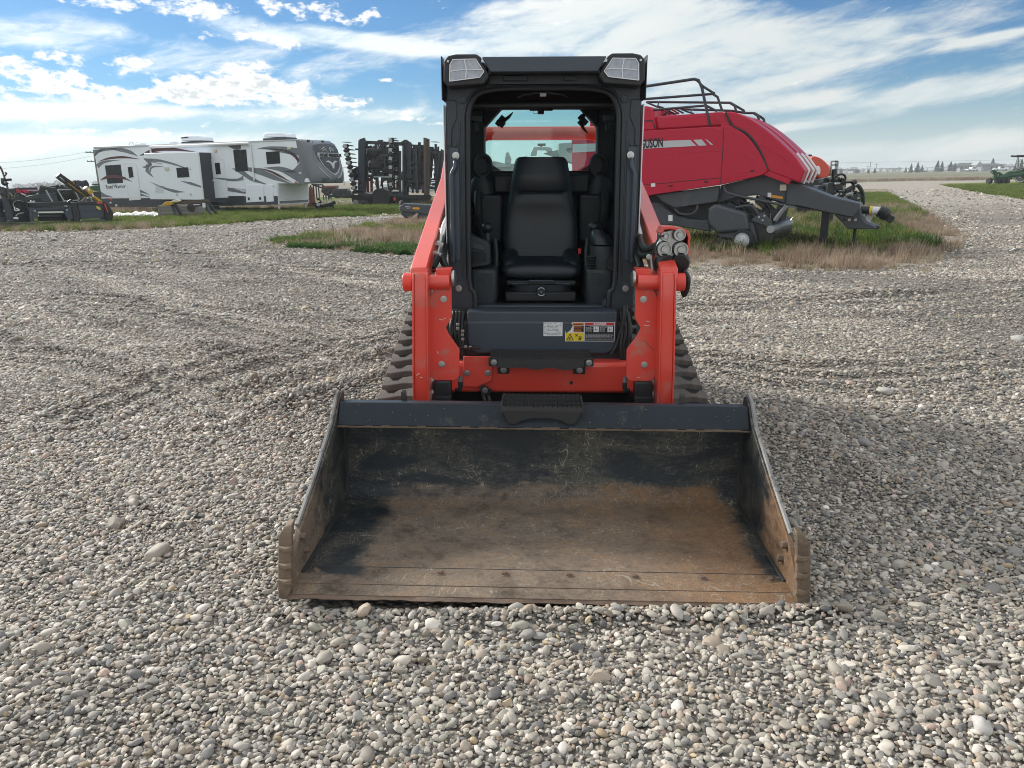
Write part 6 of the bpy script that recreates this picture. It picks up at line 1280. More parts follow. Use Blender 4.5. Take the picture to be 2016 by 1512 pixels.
# left half: reel arms, hoses
hpr([(-300, 1010), (550, 990), (550, 1040), (400, 1065), (-300, 1080)], -.05, .2, 'charlite', 'skid_plate'); hpr([(-300, 640), (470, 655), (500, 980), (-300, 1000)], .3, .7, 'black', 'back_sheet'); hpr([(-20, 380), (60, 420), (170, 700), (240, 990), (120, 990)], -.1, .05, 'char', 'reel_arm'); hpr([(40, 400), (120, 430), (200, 640), (130, 640)], .1, .2, 'char', 'reel_arm')
hpr([(-300, 560), (460, 640), (460, 670), (-300, 640)], .0, .15, 'black', 'cross_beam'); hpr([(-300, 900), (240, 900), (240, 985), (-300, 985)], .05, .25, 'char', 'lower_beam')
for pts, r, mt in (([(0, 60), (60, 200), (140, 480), (130, 600)], .035, 'woodbrown'), ([(60, 240), (110, 180), (80, 170)], .03, 'black'), ([(20, 280), (60, 290), (190, 280)], .045, 'black'), ([(40, 260), (50, 340), (90, 360), (120, 330)], .06, 'black'), ([(140, 480), (210, 555)], .02, 'galv'), ([(240, 620), (200, 690), (230, 760), (290, 790), (400, 830), (455, 780), (450, 700), (380, 640), (260, 630), (130, 620)], .016, 'hose'), ([(400, 650), (300, 625), (220, 660), (230, 740)], .014, 'galv'), ([(240, 730), (250, 790), (320, 785), (270, 760)], .025, 'stickerw'), ([(260, 890), (300, 850), (390, 830)], .02, 'galv'), ([(225, 920), (300, 925)], .04, 'stickerw'), ([(230, 600), (275, 490), (300, 580)], .02, 'woodbrown'), ([(480, 660), (560, 660), (570, 630)], .03, 'galv'), ([(1120, 660), (1170, 620), (1200, 640)], .035, 'black'), ([(100, 970), (170, 965)], .012, 'galv'), ([(-100, 520), (60, 520), (180, 610)], .03, 'black')):
    q = HF.crop(*cH, pts, -.12); MB().tube(smooth_line([(x, -.12, z) for x, z in q], 3), r, 7).build('hose' if mt == 'hose' else 'rod', M[mt], he)
for px in ((520, 640), (575, 800), (1105, 785), (1100, 722), (140, 780), (75, 800), (60, 610)): q = HF.crop(*cH, [px], -.07)[0]; MB().cyl((q[0], -.03, q[1]), (q[0], -.09, q[1]), .035, n=10).build('bracket_bolt', M['galv'], he)

# ---- yellow belt arm leaning up behind the header
q0 = HF.crop(*cH, [(1690, 640)], .7)[0]; yo = HF.m @ Vector((q0[0], .75, 0))+HF.o
YF, ya = frame_thing('auger_conveyor', 'yellow and black auger arm sloping up to the left behind the header', 'conveyor', tuple(yo), math.degrees(HF.yaw))
def ypr(pts, v0, v1, mt, name, bevel=.01): return MB().prism(YF.crop(*cH, pts, v0), 'y', v0, v1).build(name, M[mt], ya, bevel=bevel)
ypr([(940, 230), (1000, 175), (1020, 190), (1160, 290), (1340, 430), (1300, 440), (1110, 310), (1010, 225), (965, 260)], .0, .25, 'black', 'upper_chute')
ypr([(960, 260), (985, 240), (1400, 555), (1390, 570)], .0, .25, 'black', 'lower_chute'); ypr([(1110, 340), (1200, 300), (1420, 560), (1390, 560)], .05, .2, 'yellow', 'trough'); ypr([(1140, 320), (1330, 420), (1500, 560), (1440, 560)], -.02, .3, 'black', 'belt_box')
ypr([(1400, 430), (1450, 390), (1550, 470), (1520, 530), (1480, 530)], -.05, .3, 'yellow', 'motor_box'); ypr([(1400, 440), (1440, 395), (1455, 410), (1430, 450)], -.06, -.05, 'cream', 'box_label', 0); ypr([(1455, 420), (1490, 450), (1480, 480), (1450, 450)], -.065, -.055, 'stickerw', 'box_label', 0)
ypr([(1480, 520), (1540, 530), (1700, 640), (1640, 650)], 0, .25, 'yellow', 'chute_foot'); ypr([(1315, 395), (1330, 390), (1390, 440), (1370, 455)], -.03, 0, 'stickerw', 'box_label', 0); ypr([(1530, 535), (1560, 540), (1550, 570), (1525, 560)], -.03, -.01, 'stickerw', 'box_label', 0)
q = YF.crop(*cH, [(1660, 640)], 0)[0]; MB().box(q[0]-.05, q[0]+.1, .0, .25, .0, q[1]).build('support_leg', M['darksteel'], ya)

# ---- far machinery behind the header
def far_box(name, label, cat, cc, parts, dist, depth, group=None):
    xs_p = [p[0] for _, _, pts in parts for p in pts]; c0 = cc[0]+(min(xs_p)+max(xs_p))/2/cc[2]; g = at(c0, 360, dist); F, t = frame_thing(name, label, cat, (g.x, g.y, 0), math.degrees(math.atan2(-g.x, g.y))*.0, group)
    for i, (nm, mt, pts) in enumerate(parts): MB().prism(F.crop(*cc, pts, .02*i), 'y', .02*i-.02*(i > 0)*2, depth*(1-.1*i)+.02*i).build(nm, M[mt], t, bevel=.02)
    return F, t
def big_tyre(label, px0, px1, py0, py1, dist):
    a, c_ = at(px0, (py0+py1)/2, dist), at(px1, (py0+py1)/2, dist); zc_ = (at(px0, py0, dist).z+at(px0, py1, dist).z)/2; r = (at(px0, py0, dist).z-at(px0, py1, dist).z)/2; w_ = c_.x-a.x; zc_ = max(zc_, r)
    t = thing('tractor_tyre', label, 'tyre', ((a.x+c_.x)/2, dist, 0), (0, 0, .25), 'big black tyres behind the header')
    MB().lathe([(r*.5, -w_*.40), (r*.88, -w_*.5), (r, -w_*.42), (r, w_*.42), (r*.88, w_*.5), (r*.5, w_*.40)], (0, 0, zc_), (1, 0, 0), 28).build('carcass', M['rubber_dark'], t)
    lg_ = None
    for k in range(20):
        for s in (-1, 1):
            a_ = R_(18*k+(9 if s > 0 else 0)); 
            if lg_ is None: lg_ = MB().obox((0, 0, 0), (w_*.24, .035, .04)).build('lug', M['rubber_dark'], t); o = lg_
            else: o = place(lg_, t, (0, 0, 0))
            o.location = (s*w_*.24, -r*1.01*math.sin(a_), zc_+r*1.01*math.cos(a_)); o.rotation_euler = Euler((a_, 0, 0)).to_matrix().to_euler(); o.rotation_euler.z = .0; o.rotation_euler = (Matrix.Rotation(a_, 3, 'X') @ Matrix.Rotation(s*.5, 3, 'Z')).to_euler()
    MB().cyl((-w_*.3, 0, zc_), (w_*.3, 0, zc_), r*.5, n=16).build('wheel_rim', M['darksteel'], t); MB().box(-w_*.3, w_*.3, -.2, .2, 0, zc_-r*.9).build('dunnage_block', M['woodbrown'], t)
big_tyre('wide black lugged tyre nearest the header end', 84, 156, 369, 398, 38); big_tyre('black lugged tyre standing higher, behind the sloping yellow arm', 132, 172, 358, 374, 46)
far_box('stacked_frame', 'black slatted machine frame behind the left half of the header', 'frame', cH, [('side_frame', 'black', [(420, 560), (640, 520), (700, 650), (440, 660)]), ('front_face', 'char', [(450, 580), (640, 545), (660, 600), (470, 630)])], 33, 1.2)
F, t = far_box('parked_machine', 'red bonneted machine with black deck far behind the header', 'machine', cH, [('deck', 'black', [(60, 440), (340, 415), (380, 520), (100, 520)]), ('bonnet', 'red', [(270, 440), (340, 450), (360, 510), (290, 500)]), ('bonnet', 'red', [(350, 455), (450, 455), (490, 500), (420, 515)]), ('rear_box', 'black', [(470, 460), (540, 470), (560, 500), (490, 510)])], 42, 1.5)
for k in range(2): q = F.crop(*cH, [(350+260*k, 510), (430+240*k, 540)], -.2); MB().bar((q[0][0], -.2, q[0][1]), (q[1][0], -.2, q[1][1]), .06, .06).build('bright_edge', M['silver'], t)
MB().box(-1, 1, .1, 1.2, .0, F.crop(*cH, [(300, 515)])[0][1]).build('undercarriage', M['black'], t)
F, t = far_box('seed_tank', 'green tank machine with dark lid seen just left of the white trailer', 'tank', cH, [('tank', 'green', [(1480, 390), (1660, 380), (1670, 460), (1560, 470), (1480, 440)]), ('lid', 'black', [(1505, 375), (1530, 355), (1610, 352), (1625, 378)]), ('lower_body', 'black', [(1540, 480), (1680, 470), (1700, 640), (1560, 600)])], 50, 1.6)
MB().box(-.8, .8, .1, 1.2, .0, F.crop(*cH, [(1600, 590)])[0][1]).build('undercarriage', M['black'], t)
F, t = far_box('tube_gate', 'grey tubular frame leaning behind the header beside dry weeds', 'frame', cH, [], 0, 0) if False else (None, None)
g = gp(135, 436); F, t = frame_thing('tube_frame', 'thin grey tubular loop frame standing behind the header', 'frame', (g.x, 32.5, 0), 0)
for pts in ([(760, 460), (870, 650)], [(950, 450), (1220, 445), (1310, 600), (1290, 625), (1060, 635), (950, 450)], [(1340, 640), (1440, 555), (1500, 590), (1530, 650)]):
    q = F.crop(*cH, pts, 0); MB().tube([(x, 0, z) for x, z in q], .03, 6).build('tube', M['galv'], t)
for px in (1060, 1300): q = F.crop(*cH, [(px, 630)], 0)[0]; MB().tube([(q[0], 0, q[1]), (q[0], .05, 0)], .03, 6).build('leg', M['galv'], t)

# ---- grey wooden boxes, trestle and white sheets before the trailer
def crate(label, px0, px1, py0, py1, dist, n=3):
    a, c_ = at(px0, py0, dist), at(px1, py1, dist); w_, z1_, z0_ = c_.x-a.x, a.z, max(0, c_.z); t = thing('wooden_crate', label, 'crate', ((a.x+c_.x)/2, dist, z0_), (0, 0, -.12), 'weathered crates in front of the trailer'); h_ = z1_-z0_
    for k in range(n): MB().box(-w_/2, w_/2, -.03, 0, h_*k/n+.008, h_*(k+1)/n-.008).build('plank', M['wood'], t, bevel=.004)
    MB().box(-w_/2+.01, w_/2-.01, 0, .8, .0, h_-.02).build('box_core', M['wood'], t); MB().box(-w_/2, w_/2, -.02, .82, h_-.02, h_).build('lid', M['wood'], t, bevel=.005)
    for x in (-w_/2+.05, w_/2-.05): MB().box(x-.04, x+.04, -.05, -.03, 0, h_).build('corner_batten', M['wood'], t)
crate('lower long weathered grey crate on the grass before the trailer', 309, 388, 419, 428.5, 36); crate('upper weathered grey crate stacked on the lower one', 310, 346, 404.5, 419, 36.1); crate('weathered grey crate right of the trestle leg on the lower crate', 352, 390, 404, 419, 36.1)
g = gp(378, 428); F, t = frame_thing('trestle', 'dark timber trestle with sloping legs and odds and ends on top beside the crates', 'trestle', (g.x, 35.2, 0), 0)
q = F.crop(*c4, [(1420, 672), (1730, 650)], 0); MB().bar((q[0][0], 0, q[0][1]), (q[1][0], 0, q[1][1]), .12, .14).build('top_beam', M['woodbrown'], t)
for a, c_ in (((1425, 680), (1470, 805)), ((1700, 660), (1750, 765))):
    q = F.crop(*c4, [a, c_], 0)
    for v in (-.0, .7): MB().bar((q[0][0], v*.4, q[0][1]), (q[1][0]+.0, v-.1, max(0, q[1][1])), .12, .08).build('leg', M['rvdark'], t)
q = F.crop(*c4, [(1580, 710)], -.1)[0]; pl_ = MB().lathe([(0, -.05), (.17, -.05), (.19, 0), (.17, .05), (0, .05)], (q[0], -.1, q[1]), (.2, 1, .1), 18).build('pulley', M['darksteel'], t)
q = F.crop(*c4, [(1590, 700), (1660, 690), (1680, 655)], -.1); MB().tube([(x, -.1, z) for x, z in q], .04, 7).build('crank_rod', M['darksteel'], t)
q = F.crop(*c4, [(1687, 688)], -.12)[0]; MB().obox((q[0], -.12, q[1]), (.06, .03, .1)).build('white_tag', M['stickerw'], t)
for lab, pts, mt in (('crumpled yellow packaging lying on the trestle', [(1350, 690), (1380, 660), (1420, 655), (1450, 680), (1400, 692)], 'yellow'), ('torn pale carton lying on the trestle end', [(1430, 665), (1445, 645), (1475, 640), (1495, 655), (1480, 665)], 'cream')):
    q = F.crop(*c4, pts, -.15); cx, cz = np.mean(q, 0); o = MB().prism([(x-cx, z-cz) for x, z in q], 'y', -.2, .15).build('packaging', M[mt], None, bevel=.02); o.location = F.o+Vector((cx, -.15, cz)); tag(o, lab, 'packaging')
g = gp(275, 425)
for lab, px, py, w_, h_, rz in (('white corrugated sheet lying flat before the trailer', 262, 424, .9, .05, .2), ('second white sheet leaning on the pile right of the flat one', 290, 420, .75, .07, -.25), ('small white scrap of sheet at the left end of the pile', 242, 425, .4, .05, .5)):
    p_ = at(px, py, 36.5); mb = MB(); mb.sheet([[(x, y, .03*math.sin(x*14)+h_*(1 if y > 0 else .4)) for x in np.linspace(-w_, w_, 25)] for y in (-.35, .35)]); o = mb.build('metal_sheet', M['whitetrim'], None); o.location = (p_.x, 36.5, max(.08, p_.z*.5)); o.rotation_euler = (.18, .06, rz*.4); md = o.modifiers.new('thick', 'SOLIDIFY'); md.thickness = .02; tag(o, lab, 'metal sheet', 'white sheets on the lawn')

# ---- folded harrow drill on its transport frame
cD = (650, 250, 8.064)
g = gp(750, 405.5); KF, ha = frame_thing('folded_harrow', 'tall dark folded harrow with upright frames, tine bars and disc columns left of the loader', 'harrow', (g.x, g.y, 0), 0)
def kbar(a, c_, v, w_, mt, name, h=None):
    q = KF.crop(*cD, [a, c_], v); return MB().bar((q[0][0], v, q[0][1]), (q[1][0], v, q[1][1]), w_, h or w_, (0, 1, 0)).build(name, M[mt], ha)
for a, c_, v, w_, mt in (((505, 215), (505, 1090), 0, .36, 'navy'), ((465, 240), (460, 1080), .4, .12, 'black'), ((550, 210), (550, 1080), .6, .16, 'char'), ((1110, 380), (1110, 1080), .2, .14, 'char'), ((1160, 300), (1160, 1090), .0, .10, 'navy'), ((1185, 280), (1190, 1090), .8, .2, 'black'),
                         ((460, 230), (1290, 265), 1.2, .12, 'black'), ((500, 255), (1500, 300), .5, .10, 'char'), ((560, 1075), (1160, 1085), -.1, .14, 'char'), ((330, 1105), (1600, 1110), .2, .22, 'black'), ((590, 680), (1130, 665), .4, .10, 'char'), ((700, 790), (1130, 795), .3, .08, 'galv'), ((700, 450), (930, 445), .2, .12, 'char'), ((550, 1050), (1050, 985), .1, .07, 'galv'),
                         ((1200, 835), (1560, 845), 1.0, .14, 'galv'), ((1190, 845), (1600, 860), .9, .2, 'black'), ((600, 640), (860, 640), .8, .3, 'black'), ((720, 480), (860, 690), .6, .12, 'char'), ((860, 480), (880, 700), .3, .14, 'black')):
    kbar(a, c_, v, w_, mt, 'frame_bar')
for (x0, x1, y0, y1) in ((565, 820, 348, 445), (590, 860, 548, 650), (990, 1090, 560, 640), (960, 1080, 700, 770)):
    q = KF.crop(*cD, [(x0, (y0+y1)/2), (x1, (y0+y1)/2), (x0, y0), (x0, y1)], .2); r = (q[1][0]-q[0][0])/2; hw = (q[2][1]-q[3][1])/2
    MB().lathe([(r*.55, -hw), (r*.9, -hw), (r, -hw*.6), (r, hw*.6), (r*.9, hw), (r*.55, hw)], ((q[0][0]+q[1][0])/2, .2+r*.4, q[0][1]), (.05, -.12, 1), 26).build('folded_wheel', M['rubber_dark'], ha, smooth=30)
def gang(name, a, c_, n, v, wr):                                     # a column of press wheels with disc blades sticking out to the right
    q = KF.crop(*cD, [a, c_], v); p0, p1 = Vector((q[0][0], v, q[0][1])), Vector((q[1][0], v, q[1][1])); d = (p1-p0).normalized(); kbar(a, c_, v+.15, .12, 'black', name)
    whl = bld = None
    for k in range(n):
        p_ = p0.lerp(p1, (k+.5)/n); ro = d.to_track_quat('Z', 'Y').to_euler()
        if whl is None:
            whl = MB().lathe([(.05, -.10), (wr*.8, -.10), (wr, -.05), (wr*.92, .05), (wr*.6, .12), (.05, .12)], (0, 0, 0), (0, 0, 1), 14).build('press_wheel', M['darksteel'], ha); whl.location = p_; whl.rotation_euler = ro
            bld = MB().lathe([(0, -.012), (.20, -.008), (.25, 0), (.20, .02), (0, .03)], (0, 0, 0), (0, .10, 1), 14).build('disc_blade', M['darksteel'], ha); bld.location = p_+Vector((.26, 0, .02)); bld.rotation_euler = (0, .1, 0)
            lab_ = MB().box(-.10, .10, -.02, 0, -.10, .10).build('bearing_plate', M['galv'], ha); lab_.location = p_+Vector((0, -.2, 0))
        else:
            place(whl, ha, p_, ro); place(bld, ha, p_+Vector((.26, 0, .02)), (0, .1, 0))
            if k % 2 == 0: place(lab_, ha, p_+Vector((0, -.2, 0)), (0, rng.uniform(-.3, .3), 0))
gang('gang_beam', (240, 270), (400, 1060), 12, -.2, .20); gang('gang_beam', (965, 190), (965, 1010), 12, -.15, .15)
for (x, y) in ((265, 245), (990, 180), (1665, 240)):
    q = KF.crop(*cD, [(x, y)], 0)[0]; MB().lathe([(0, -.012), (.24, -.008), (.30, 0), (.24, .02), (0, .04)], (q[0], 0, q[1]), (.05, 0, 1), 16).build('disc_blade', M['darksteel'], ha)
for k in range(3): kbar((1500+30*k, 170+10*k), (1505+28*k, 1080), -.3+.1*k, .13, 'woodbrown', 'tine_bar')
tb = 0
for k in range(80):
    x = 1200+rng.uniform(0, 600); y0 = 230+rng.uniform(0, 160)+max(0, x-1600)*.5; kbar((x, y0), (x+rng.uniform(-45, 45), 700+rng.uniform(0, 380)), rng.uniform(-.2, 2.0), rng.uniform(.07, .17), ('black', 'darksteel', 'navy', 'black')[k % 4], 'tine_bar')
for k in range(44):
    x = 560+rng.uniform(0, 520); y0 = 235+rng.uniform(0, 200); kbar((x, y0), (x+rng.uniform(-60, 60), y0+rng.uniform(200, 600)), rng.uniform(.3, 1.8), rng.uniform(.07, .17), ('black', 'darksteel', 'black')[k % 3], 'tine_bar')
for k in range(70):
    x = 1180+rng.uniform(0, 560); y0 = 330+rng.uniform(0, 650); kbar((x, y0), (x+rng.uniform(60, 260), y0+rng.uniform(-40, 40)), rng.uniform(-.2, 1.6), rng.uniform(.05, .14), ('black', 'darksteel', 'navy')[k % 3], 'cross_brace')
for k in range(50):
    x = 555+rng.uniform(0, 420); y0 = 290+rng.uniform(0, 560); kbar((x, y0), (x+rng.uniform(60, 200), y0+rng.uniform(-60, 60)), rng.uniform(.2, 1.6), rng.uniform(.06, .16), ('black', 'darksteel')[k % 2], 'cross_brace')
for a, c_ in (((580, 460), (600, 1040)), ((655, 760), (660, 1040)), ((1010, 840), (1020, 1000)), ((1070, 860), (1070, 1000)), ((1380, 990), (1385, 1050))): kbar(a, c_, .7, .14, 'rustpaint', 'red_strut')
for a, c_, w_ in (((480, 230), (560, 205), .25), ((760, 240), (840, 235), .22), ((940, 260), (1010, 190), .2), ((1110, 270), (1200, 215), .14), ((1200, 215), (1280, 270), .14), ((400, 355), (450, 355), .1), ((360, 700), (460, 650), .2), ((380, 770), (440, 760), .6)): kbar(a, c_, .3, w_, 'black', 'hinge_plate')
q = KF.crop(*cD, [(800, 1180)], -.4)[0]
wl = MB().lathe([(.36, -.16), (.50, -.18), (.54, -.12), (.54, .12), (.50, .18), (.36, .16)], (q[0], -.25, .50), (0, 1, 0), 28).build('transport_wheel', M['rubber_dark'], ha); MB().lathe([(0, -.05), (.12, -.05), (.14, -.02), (.28, -.04), (.32, -.14), (.37, -.15), (.37, .1), (0, .1)], (q[0], -.25, .50), (0, 1, 0), 24).build('rim', M['cream'], wl)
kx = MB(); q2 = KF.crop(*cD, [(330, 1100), (700, 1100), (640, 1240), (330, 1195)], 0); MB().prism(q2, 'y', .3, .9).build('lower_frame', M['black'], ha, bevel=.02)
q2 = KF.crop(*cD, [(860, 1100), (1600, 1100), (1560, 1240), (900, 1230)], .6); MB().prism(q2, 'y', .6, 1.4).build('lower_frame', M['black'], ha, bevel=.02)
for k, x in enumerate((410, 470, 530, 590)): q = KF.crop(*cD, [(x, 1215)], -.1)[0]; MB().lathe([(0, -.03), (.12, -.02), (.19-.02*k, 0), (.12, .03), (0, .03)], (q[0], -.2, .22), (.3, 1, 0), 14).build('gauge_disc', M['darksteel' if k else 'wood'], ha)
q = KF.crop(*cD, [(1025, 1140)], -.1)[0]; MB().obox((q[0], -.12, q[1]), (.06, .02, .1)).build('reflector', M['redrefl'], ha)
q = KF.crop(*cD, [(320, 1110), (140, 1105), (-20, 1090), (330, 1060)], .2); MB().bar((q[0][0], .2, q[0][1]), (q[2][0], .2, q[2][1]), .12).build('tow_pole', M['black'], ha); kbar((400, 1040), (320, 1100), .1, .08, 'black', 'pole_brace')

# white pickup glimpsed through the harrow, flat-deck wagons and a plough behind the trailer's nose
def pickup(label, loc, s, rz, paint='white'):
    t = thing('pickup_truck', label, 'pickup', loc, (0, 0, rz), 'white pickups in the distance'); t.scale = (s,)*3
    bd = MB().prism([(-2.7, .5), (-2.7, 1.05), (-.6, 1.08), (.75, 1.08), (2.3, 1.0), (2.75, .9), (2.8, .5)], 'y', -.95, .95).build('body', M[paint], t, bevel=.08)
    MB().prism([(-.75, 1.05), (-.55, 1.78), (.85, 1.80), (1.55, 1.08)], 'y', -.85, .85).build('cab', M[paint], t, bevel=.1); MB().prism([(-.6, 1.15), (-.48, 1.68), (.80, 1.70), (1.3, 1.15)], 'y', -.87, .87).build('window', M['winglass'], t, bevel=.05)
    for x in (-1.75, 1.85):
        for y in (-.95, .75): MB().lathe([(0, 0), (.22, -.01), (.38, 0), (.40, .05), (.40, .2), (0, .2)], (x, y, .4), (0, 1, 0), 20).build('wheel', M['rubber_dark'], t)
    return t
p_ = at(825, 372, 60); pickup('white pickup seen through the bars of the folded harrow', (p_.x, 60, 0), 1.25, math.pi-.1)
def wagon(label, px0, px1, py, dist, mt):
    a, c_ = at(px0, py, dist), at(px1, py, dist); t = thing('flat_wagon', label, 'wagon', ((a.x+c_.x)/2, dist, 0), (0, 0, .1)); w_ = c_.x-a.x; z = a.z
    MB().box(-w_/2, w_/2, 0, 2.2, z-.2, z).build('deck', M[mt], t, bevel=.02); MB().box(-w_/2, w_/2, .3, 1.9, z-.4, z-.2).build('frame', M['black'], t)
    for x in (-w_*.3, w_*.3):
        for y in (.1, 1.9): MB().lathe([(0, -.1), (.3, -.12), (.38, -.06), (.38, .06), (0, .1)], (x, y, .38), (0, 1, 0), 18).build('wheel', M['rubber_dark'], t)
    MB().bar((w_/2, 1, z-.4), (w_/2+1.2, 1, .4), .1).build('tow_bar', M['black'], t)
wagon('low flat wagon with black load bed behind the nose of the trailer', 657, 684, 372, 70, 'char'); wagon('flat rust-red wagon low behind the trailer, right under its nose', 636, 662, 366, 85, 'rustpaint'); wagon('flat pale grey wagon farther behind the harrow', 735, 800, 367, 75, 'whitetrim')
g = gp(640, 410); F, t = frame_thing('hitch_tongue', 'black implement drawbar with stand leg lying on the grass between trailer and harrow', 'drawbar', (g.x, 41, 0), 0)
for pts, r in (([(480, 1270), (560, 1290), (620, 1310), (760, 1280), (840, 1240)], .09), ([(800, 1250), (810, 1390)], .05), ([(770, 1270), (765, 1330)], .04), ([(540, 1200), (570, 1190), (610, 1240), (560, 1260)], .05), ([(480, 1250), (560, 1340), (620, 1360)], .10)):
    q = F.crop(*cA, pts, 0); MB().tube([(x, 0, max(.03, z)) for x, z in q], r, 8).build('beam', M['black'], t)
q = F.crop(*cA, [(560, 1280)], -.1)[0]; MB().obox((q[0], -.1, q[1]), (.08, .05, .08), (0, .4, 0)).build('bright_pin', M['silver'], t)
for lab, pts, dist in (('small black disc implement low in the grass left of the harrow pole', [(660, 1120), (720, 1100), (760, 1130), (740, 1180), (680, 1190)], 52), ('black plough frame in the weeds under the trailer nose', [(450, 950), (640, 960), (720, 1040), (620, 1080), (470, 1060)], 55)):
    g = at(560+pts[0][0]/8.4, 390, dist); F, t = frame_thing('field_implement', lab, 'implement', (g.x, dist, 0), 0)
    for k in range(8):
        a = pts[k % len(pts)]; c_ = pts[(k*2+1) % len(pts)]; q = F.crop(*cA, [a, c_], .1*k); MB().bar((q[0][0], .1*k, q[0][1]), (q[1][0], .1*k, q[1][1]+.01), .09).build('beam', M['black' if k % 2 else 'darksteel'], t)
    for k in range(4): q = F.crop(*cA, [(pts[0][0]+k*25, pts[0][1]+60)], .2); MB().lathe([(0, -.02), (.25, 0), (0, .03)], (q[0][0], .3*k, .3), (1, .3, 0), 14).build('disc', M['darksteel'], t); MB().bar((q[0][0], .3*k, .3), (q[0][0], .3*k, q[0][1]+.2), .07).build('standard', M['black'], t)
g = at(611, 400, 43); t = thing('orange_ramp', 'rusty orange upright wedge behind the front corner of the trailer', 'ramp', (g.x, 43.6, 0)); F = Frame((g.x, 43.6, 0), 0); MB().prism(F.crop(*cA, [(405, 985), (430, 1000), (475, 1270), (470, 1320), (380, 1330)], 0), 'y', 0, .5).build('panel', M['rustpaint'], t, bevel=.02)

# dark crop-divider wing standing left of the loader
cc = (650, 250, 8.064)
g = gp(815, 428); F, t = frame_thing('mower_wing', 'dark grey plastic end cover with amber reflector, low in the weeds', 'implement cover', (g.x, g.y-3, 0), 0)
MB().prism(F.crop(*cc, [(1095, 1262), (1165, 1215), (1340, 1225), (1900, 1250), (1900, 1390), (1560, 1400), (1370, 1370), (1110, 1335)], 0), 'y', 0, .8).build('top_cover', M['balergrey'], t, bevel=.03)
MB().prism(F.crop(*cc, [(1115, 1330), (1350, 1365), (1310, 1410), (1250, 1455), (1190, 1450), (1125, 1390)], .03), 'y', .03, .75).build('lower_lobe', M['char'], t, bevel=.05)
MB().prism(F.crop(*cc, [(1385, 1368), (1560, 1395), (1900, 1390), (1900, 1470), (1480, 1470), (1420, 1430)], .03), 'y', .03, .75).build('lower_lobe', M['char'], t, bevel=.05)
dec(F, cc, [(1300, 1290), (1315, 1275), (1410, 1275), (1425, 1300), (1405, 1312), (1320, 1308)], -.002, 'amber', t, 'amber_reflector', .01); q = F.crop(*cc, [(1195, 1265), (1240, 1262), (1280, 1275), (1255, 1290), (1200, 1285)], -.004); MB().tube([(x, -.004, z) for x, z in q], .012, 6).build('maker_mark', M['silver'], t)
MB().prism(F.crop(*cc, [(1370, 1238), (1500, 1230), (1545, 1245), (1530, 1258), (1400, 1250)], .1), 'y', .1, .6).build('pale_lid', M['whitetrim'], t, bevel=.01)
q = F.crop(*cc, [(1130, 1210)], .5)[0]; MB().lathe([(0, -.08), (.15, -.09), (.2, -.04), (.2, .04), (0, .08)], (q[0], .55, q[1]-.1), (1, .3, 0), 18).build('gauge_wheel', M['rubber_dark'], t)
q = F.crop(*cc, [(1400, 1400)], .3)[0]; MB().box(q[0]-.05, q[0]+.1, .3, .5, 0, q[1]).build('support_leg', M['black'], t)

# what shows through the loader's rear window: a grey folded implement and its mast
cw = (860, 90, 4.688); cs2 = (880, 280, 4.447)
g = at(1110, 340, 34); F, t = frame_thing('folded_boom', 'weathered grey folded boom and hopper seen through the rear window of the cab', 'implement', (g.x, 34, 0), 0)
for pts, v0, v1 in (([(975, 10), (1230, -8), (1230, 25), (1040, 60), (1060, 95), (1300, 130), (1300, 250), (980, 140)], 0, 1.5), ([(850, 95), (1060, 45), (1300, 20), (1310, 250), (1080, 170)], .3, 1.2), ([(735, 90), (760, 40), (870, 40), (915, 48), (925, 80), (880, 82), (870, 68), (790, 68), (785, 115), (735, 118)], -.2, .3)):
    MB().prism(F.crop(*cs2, pts, v0), 'y', v0, v1).build('panel', M['galv'], t, bevel=.02)
q = F.crop(*cs2, [(1000, 100)], .4)[0]; MB().box(q[0]-.3, q[0]+.3, .4, 1.0, 0, q[1]).build('stand_post', M['darksteel'], t)
q = F.crop(*cs2, [(825, 40), (828, 22)], 0); MB().bar((q[0][0], 0, q[0][1]), (q[1][0], 0, q[1][1]), .08).build('lamp_post', M['darksteel'], t); MB().obox((q[1][0], 0, q[1][1]), (.17, .05, .05)).build('work_lamp', M['black'], t)
g = at(1000, 340, 38); F, t = frame_thing('grey_machine', 'grey machine clutter with short mast, seen through the rear window left of the seat', 'implement', (g.x, 38, 0), 0)
for pts, v in (([(505, 180), (515, 90), (540, 85), (565, 150), (560, 190)], .1), ([(340, 180), (420, 165), (500, 185), (600, 190), (640, 130), (700, 120), (720, 260), (340, 260)], .3), ([(420, 200), (560, 185), (560, 215), (430, 225)], 0)): MB().prism(F.crop(*cs2, pts, v), 'y', v, v+.8).build('panel', M['galv'], t, bevel=.02)
q = F.crop(*cs2, [(500, 230)], .4)[0]; MB().box(q[0]-.8, q[0]+.8, .4, 1.0, 0, q[1]).build('undercarriage', M['darksteel'], t)

